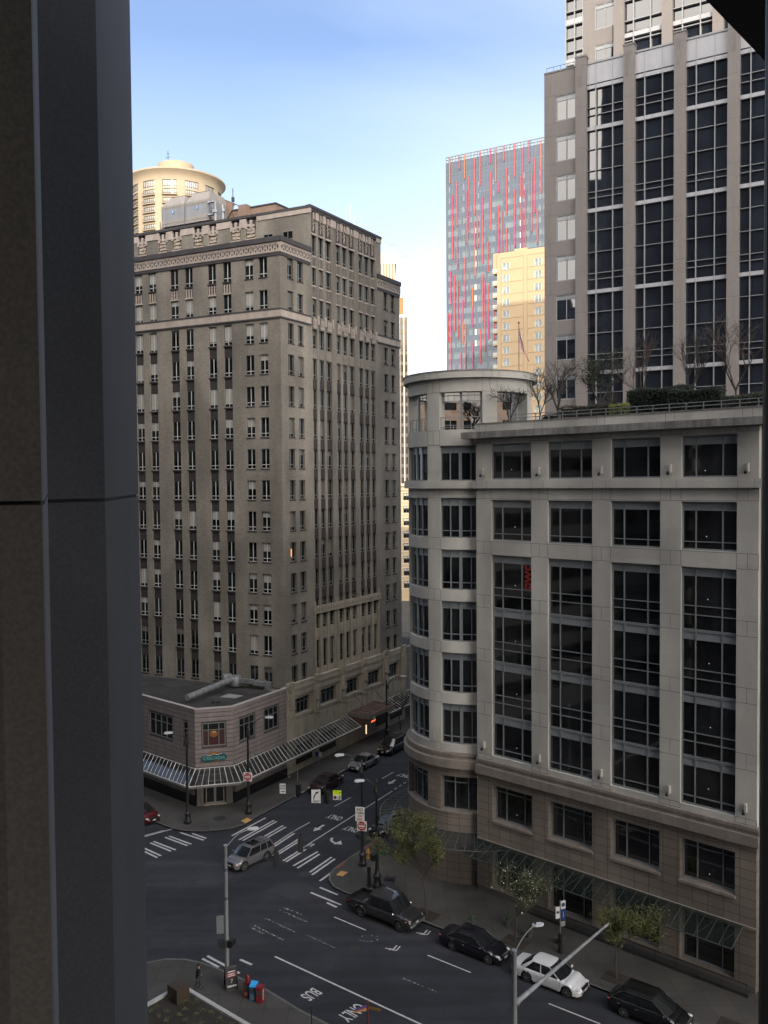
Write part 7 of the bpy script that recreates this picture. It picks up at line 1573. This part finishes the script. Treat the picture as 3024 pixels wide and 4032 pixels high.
tree('street_tree', 8.85, 58.4, .15, 5.2, 2.7, 'street tree with white blossom dotted in its leaves, behind the black saloon', 'tree', 5, M_l2, 4200, .06, group='street trees on the granite side', leafm=.07, levels=4, tr=.07)
tree('street_tree', 14.65, 53.9, .15, 5.0, 2.7, 'street tree with yellow green leaves right of the bus stop, below the long canopy', 'tree', 8, M_l1, 6500, .058, group='street trees on the granite side', levels=4, tr=.07)
tree('street_tree', 1.9, 109.5, .15, 5.5, 2.2, 'bare dark street tree far down the street beyond the black off roader', 'tree', 12, levels=4, tr=.07, twig=mat('bark_dark', (.03, .026, .024), .9))
M_tw = mat('reddish_twigs', (.075, .055, .048), .9, var=.2); M_tw2 = mat('grey_twigs', (.055, .05, .046), .9, var=.2)
M_ev = mat('conifer_green', (.035, .052, .028), .8, var=.4, scale=3); M_hd = mat('hedge_green', (.016, .025, .016), .85, var=.45, scale=5)
RTR = [(9.9, 66.9, 35.6, 4.0, 1.5, 'bare young tree at the left end of the roof garden, beside the pavilion', 21, 0), (11.7, 65.4, 35.6, 5.2, 1.6, 'bare grey branched roof tree just right of the pavilion', 22, 0), (13.0, 64.3, 35.6, 6.0, 2.2, 'bare forked roof tree before the left stone wall of the grey tower', 23, 0),
       (15.6, 62.6, 35.6, 6.2, 1.9, 'tiered evergreen looking roof tree before the first dark glass bay', 24, 2), (18.4, 60.3, 35.6, 7.3, 2.0, 'tall bare reddish roof tree rising behind the long hedge', 25, 1), (20.6, 58.6, 35.6, 6.8, 1.5, 'slender pale bare roof tree before the third fluted pier', 26, 0), (22.9, 55.9, 35.6, 7.6, 2.4, 'wide bare roof tree at the far right of the roof garden', 27, 1), (16.6, 61.4, 35.6, 3.4, 1.0, 'small bare roof tree between the evergreen and the long hedge', 28, 0), (7.4, 70.6, 35.7, 3.1, 1.6, 'small bare tree standing inside the round pavilion', 29, 0)]
for (x, y, z, h, r, lb, sd_, k) in RTR:
    tree('roof_tree', x, y, z, h, r, lb, 'tree', sd_, M_ev if k == 2 else None, 2600 if k == 2 else 0, .06, twig=(M_tw2, M_tw, M_tw2)[k], trunk_h=.2, group='trees in the roof garden', levels=5, tr=.085, spread=.52)
def hedge(u0, u1, d0, d1, z0, z1, label, m_, n=2600, s_=.07, name='hedge'):
    rr = random.Random(int(u0 * 100)); c = BF.p((u0 + u1) / 2, (d0 + d1) / 2, z0); b = MB()
    b.box(BF, u0 + .12, u1 - .12, d0 + .12, d1 - .12, z0, z1 - .12, 1)
    for k in range(n):
        f = rr.random(); u = rr.uniform(u0, u1); d = rr.uniform(d0, d1); z = rr.uniform(z0, z1)
        if f < .55: d = d1 + rr.gauss(0, .04)
        elif f < .85: z = z1 + rr.gauss(0, .05) + .08 * math.sin(u * 2.3)
        else: u = rr.choice((u0, u1)) + rr.gauss(0, .04)
        p = Vector(BF.p(u, d, z)); a = Vector((rr.uniform(-1, 1), rr.uniform(-1, 1), rr.uniform(-1, 1))).normalized() * s_; q = a.orthogonal().normalized() * s_ * .7; b.face([p - a, p + q, p + a, p - q], 0)
    rt = root(name, c, label, 'hedge' if name == 'hedge' else 'shrub', 'clipped hedges in the roof garden'); build(b, 'foliage', [m_, mat('hedge_core', (.012, .016, .010), .9)], rt)
hedge(5.3, 9.9, -3.6, -2.6, 35.9, 38.3, 'tall clipped dark hedge in the middle of the roof garden, left one', M_hd, 4200)
hedge(2.9, 6.5, -2.4, -1.6, 35.9, 37.9, 'clipped dark hedge in the roof garden stepping forward at the right', M_hd, 3400)
hedge(10.7, 14.9, -2.6, -1.9, 35.9, 37.4, 'low loose brownish hedge behind the terrace railing left of the yellow shrub', mat('hedge_brown', (.045, .042, .030), .9, var=.4, scale=5), 2400, .06)
hedge(9.4, 10.7, -2.2, -1.5, 35.9, 37.3, 'bright yellow green shrub between the low and the tall hedge', mat('shrub_yellow', (.14, .16, .02), .8, var=.4, scale=5), 1400, .05, 'shrub')
hedge(-1.5, 2.6, -2.6, -1.2, 35.9, 37.3, 'dark evergreen shrubbery at the right end of the roof garden', mat('shrub_dark', (.03, .038, .022), .9, var=.4, scale=4), 2600, .07, 'shrub')
hedge(14.9, 16.1, -2.2, -1.5, 35.9, 36.9, 'small dark clipped shrub behind the railing under the forked bare tree', M_hd, 900, .06, 'shrub')
sl = MB(); sl.prism([xy(BF, -8, -.8), xy(BF, 19.0, -.8), xy(BF, 19, -6), xy(BF, -8, -6)], 35.56, 35.95); build(sl, 'roof_planting_bed', [MATS['soil']], blk)
# flag on its pole
fl = root('flag_pole', (12.62, 80, 35.5), 'flag pole with a limp striped flag rising behind the pavilion roof', 'flag')
m_ = MB(); m_.tube((12.62, 80, 35.5), (12.62, 80, 46.6), .05, .035, 8); build(m_, 'pole', [mat('pole_bronze', (.16, .13, .11), .5)], fl); m_ = MB(); ellipsoid(m_, (12.62, 80, 46.7), (.11, .11, .11)); build(m_, 'finial', [mat('brass', (.3, .2, .08), .4, metal=.7)], fl)
m_ = MB(); NU, NV = 14, 22
def fp_(i, j):   # i across the fly, j down the hoist (limp folds)
    u = i / NU; v = j / NV; return (12.66 + .95 * u * (.4 + .6 * v) , 80 - .07 * math.sin(u * 11 + v * 2) , 46.25 - 1.5 * v - 1.75 * u ** .8)
for i in range(NU):
    for j in range(NV):
        k = 2 if (u_ := i / NU) < .42 and j < NV * .54 else (0 if int(j / NV * 13) % 2 == 0 else 1)
        m_.face([fp_(i, j), fp_(i, j + 1), fp_(i + 1, j + 1), fp_(i + 1, j)], k, None, True)
for i in range(3):
    for j in range(5): p = fp_(i * 2 + .8, j * 2.2 + 1); m_.face([(p[0] - .025, p[1] - .03, p[2]), (p[0], p[1] - .03, p[2] - .03), (p[0] + .025, p[1] - .03, p[2]), (p[0], p[1] - .03, p[2] + .03)], 1)
build(m_, 'flag', [mat('flag_red', (.38, .05, .06), .8), mat('flag_white', (.6, .56, .55), .8), mat('flag_blue', (.04, .05, .16), .8)], fl)

# ================================================================ people
def person(x, y, z, az, h, label, coat, trousers, stride=.26, lean=.06, hairc=(.02, .015, .012), arm=(.2, -.25)):
    k = h / 1.75; M_sk = mat('skin', (.38, .22, .15), .6)
    def skin(name, verts, edges, m_, parent, sub=2, rootv=0):
        me = bpy.data.meshes.new(name); me.from_pydata([tuple(Vector(v[:3]) * k) for v in verts], edges, []); me.materials.append(m_); o = bpy.data.objects.new(name, me); COL.objects.link(o)
        a = o.modifiers.new('skin', 'SKIN')
        for i, v in enumerate(verts): me.skin_vertices[0].data[i].radius = (v[3] * k, v[3] * k * (v[4] if len(v) > 4 else 1)); me.skin_vertices[0].data[i].use_root = (i == rootv)
        a.use_smooth_shade = True; s = o.modifiers.new('subd', 'SUBSURF'); s.levels = sub; s.render_levels = sub
        if parent: o.parent = parent
        return o
    l = lean
    V = [(0, 0, .95, .13, .8), (l * .5, 0, 1.15, .12, .8), (l, 0, 1.38, .14, .7), (l * 1.2, 0, 1.50, .055), (l * 1.5, 0, 1.58, .075), (l * 1.6 + .01, 0, 1.68, .088), (l * 1.6, 0, 1.74, .06)]
    E = [(0, 1), (1, 2), (2, 3), (3, 4), (4, 5), (5, 6)]
    for sg, st, ar_ in ((1, stride, arm[0]), (-1, -stride, arm[1])):
        b = len(V); V += [(0.0, sg * .10, .90, .085), (st * .55, sg * .10, .50, .055), (st * (1.0 if st > 0 else 1.25), sg * .10, .09, .038), (st + .12 if st > 0 else st * 1.2 + .1, sg * .10, .035 if st > 0 else .02 + .03, .03)]
        E += [(0, b), (b, b + 1), (b + 1, b + 2), (b + 2, b + 3)]
        b = len(V); V += [(l, sg * .17, 1.40, .055), (l + ar_ * .3, sg * .22, 1.14, .042), (l + ar_ + .05, sg * .21, .92, .03), (l + ar_ + .09, sg * .205, .85, .035, .5)]
        E += [(2, b), (b, b + 1), (b + 1, b + 2), (b + 2, b + 3)]
        for f in range(5):
            c = len(V); fy = sg * (.205 + (f - 2) * .014) ; ln = (.05, .07, .075, .07, .055)[f]
            if f == 0: V += [(l + ar_ + .125, fy, .84, .009), (l + ar_ + .135, fy, .80, .008)]
            else: V += [(l + ar_ + .11, fy, .85 - ln * .6, .009), (l + ar_ + .10, fy, .85 - ln, .008)]
            E += [(b + 3, c), (c, c + 1)]
    o = skin('person', V, E, M_sk, None); o.location = (x, y, z); o.rotation_euler = (0, 0, R_(az)); tag(o, label, 'person')
    CV = [(-.01, 0, .84, .19, .85), (l * .4, 0, 1.1, .175, .85), (l, 0, 1.36, .185, .75), (l * 1.2, 0, 1.49, .075)]; CE = [(0, 1), (1, 2), (2, 3)]
    for sg, ar_ in ((1, arm[0]), (-1, arm[1])): b = len(CV); CV += [(l, sg * .18, 1.40, .08), (l + ar_ * .3, sg * .235, 1.14, .07), (l + ar_ + .03, sg * .22, .95, .06), (l + ar_ + .06, sg * .21, .885, .055)]; CE += [(2, b), (b, b + 1), (b + 1, b + 2), (b + 2, b + 3)]
    skin('coat', CV, CE, coat, o)
    TV = [(0, 0, .95, .145, .85)]; TE = []
    for sg, st in ((1, stride), (-1, -stride)): b = len(TV); TV += [(0, sg * .10, .86, .10), (st * .55, sg * .10, .50, .075), (st * (1.0 if st > 0 else 1.25), sg * .10, .12, .055)]; TE += [(0, b), (b, b + 1), (b + 1, b + 2)]
    skin('trousers', TV, TE, trousers, o)
    hb = MB(); ellipsoid(hb, ((l * 1.6 - .015) * k, 0, 1.70 * k), (.105 * k, .095 * k, .10 * k)); child(hb.mesh('hair', [mat('hair', hairc, .8)]), 'hair', o)
    for sg, st in ((1, stride), (-1, -stride)):
        e = MB(); cx_ = (st * (1.0 if st > 0 else 1.25) + .06) * k; ellipsoid(e, (cx_, sg * .10 * k, .05 * k), (.14 * k, .05 * k, .05 * k)); child(e.mesh('shoe', [M_und]), 'shoe', o)
    fz = MB(); hx = (l * 1.6 + .095) * k; ellipsoid(fz, (hx, 0, 1.655 * k), (.02 * k, .014 * k, .02 * k)); child(fz.mesh('nose', [M_sk]), 'nose', o)
    fe = MB()
    for sg in (1, -1): ellipsoid(fe, (hx - .012 * k, sg * .032 * k, 1.685 * k), (.01 * k, .012 * k, .008 * k), 0, 6)
    child(fe.mesh('eyes', [M_txt]), 'eyes', o)
    return o
person(-11.95, 52.95, .15, 38, 1.68, 'person in a dark coat and dark jeans walking on the near corner pavement', mat('coat_black', (.012, .012, .013), .85), mat('jeans_dark', (.02, .022, .035), .85))
person(-.02, 75.1, .15, -115, 1.7, 'person in a white top and blue jeans walking behind the kerb under the round canopy', mat('top_white', (.55, .55, .56), .8), mat('jeans_blue', (.025, .035, .08), .85), stride=.2)
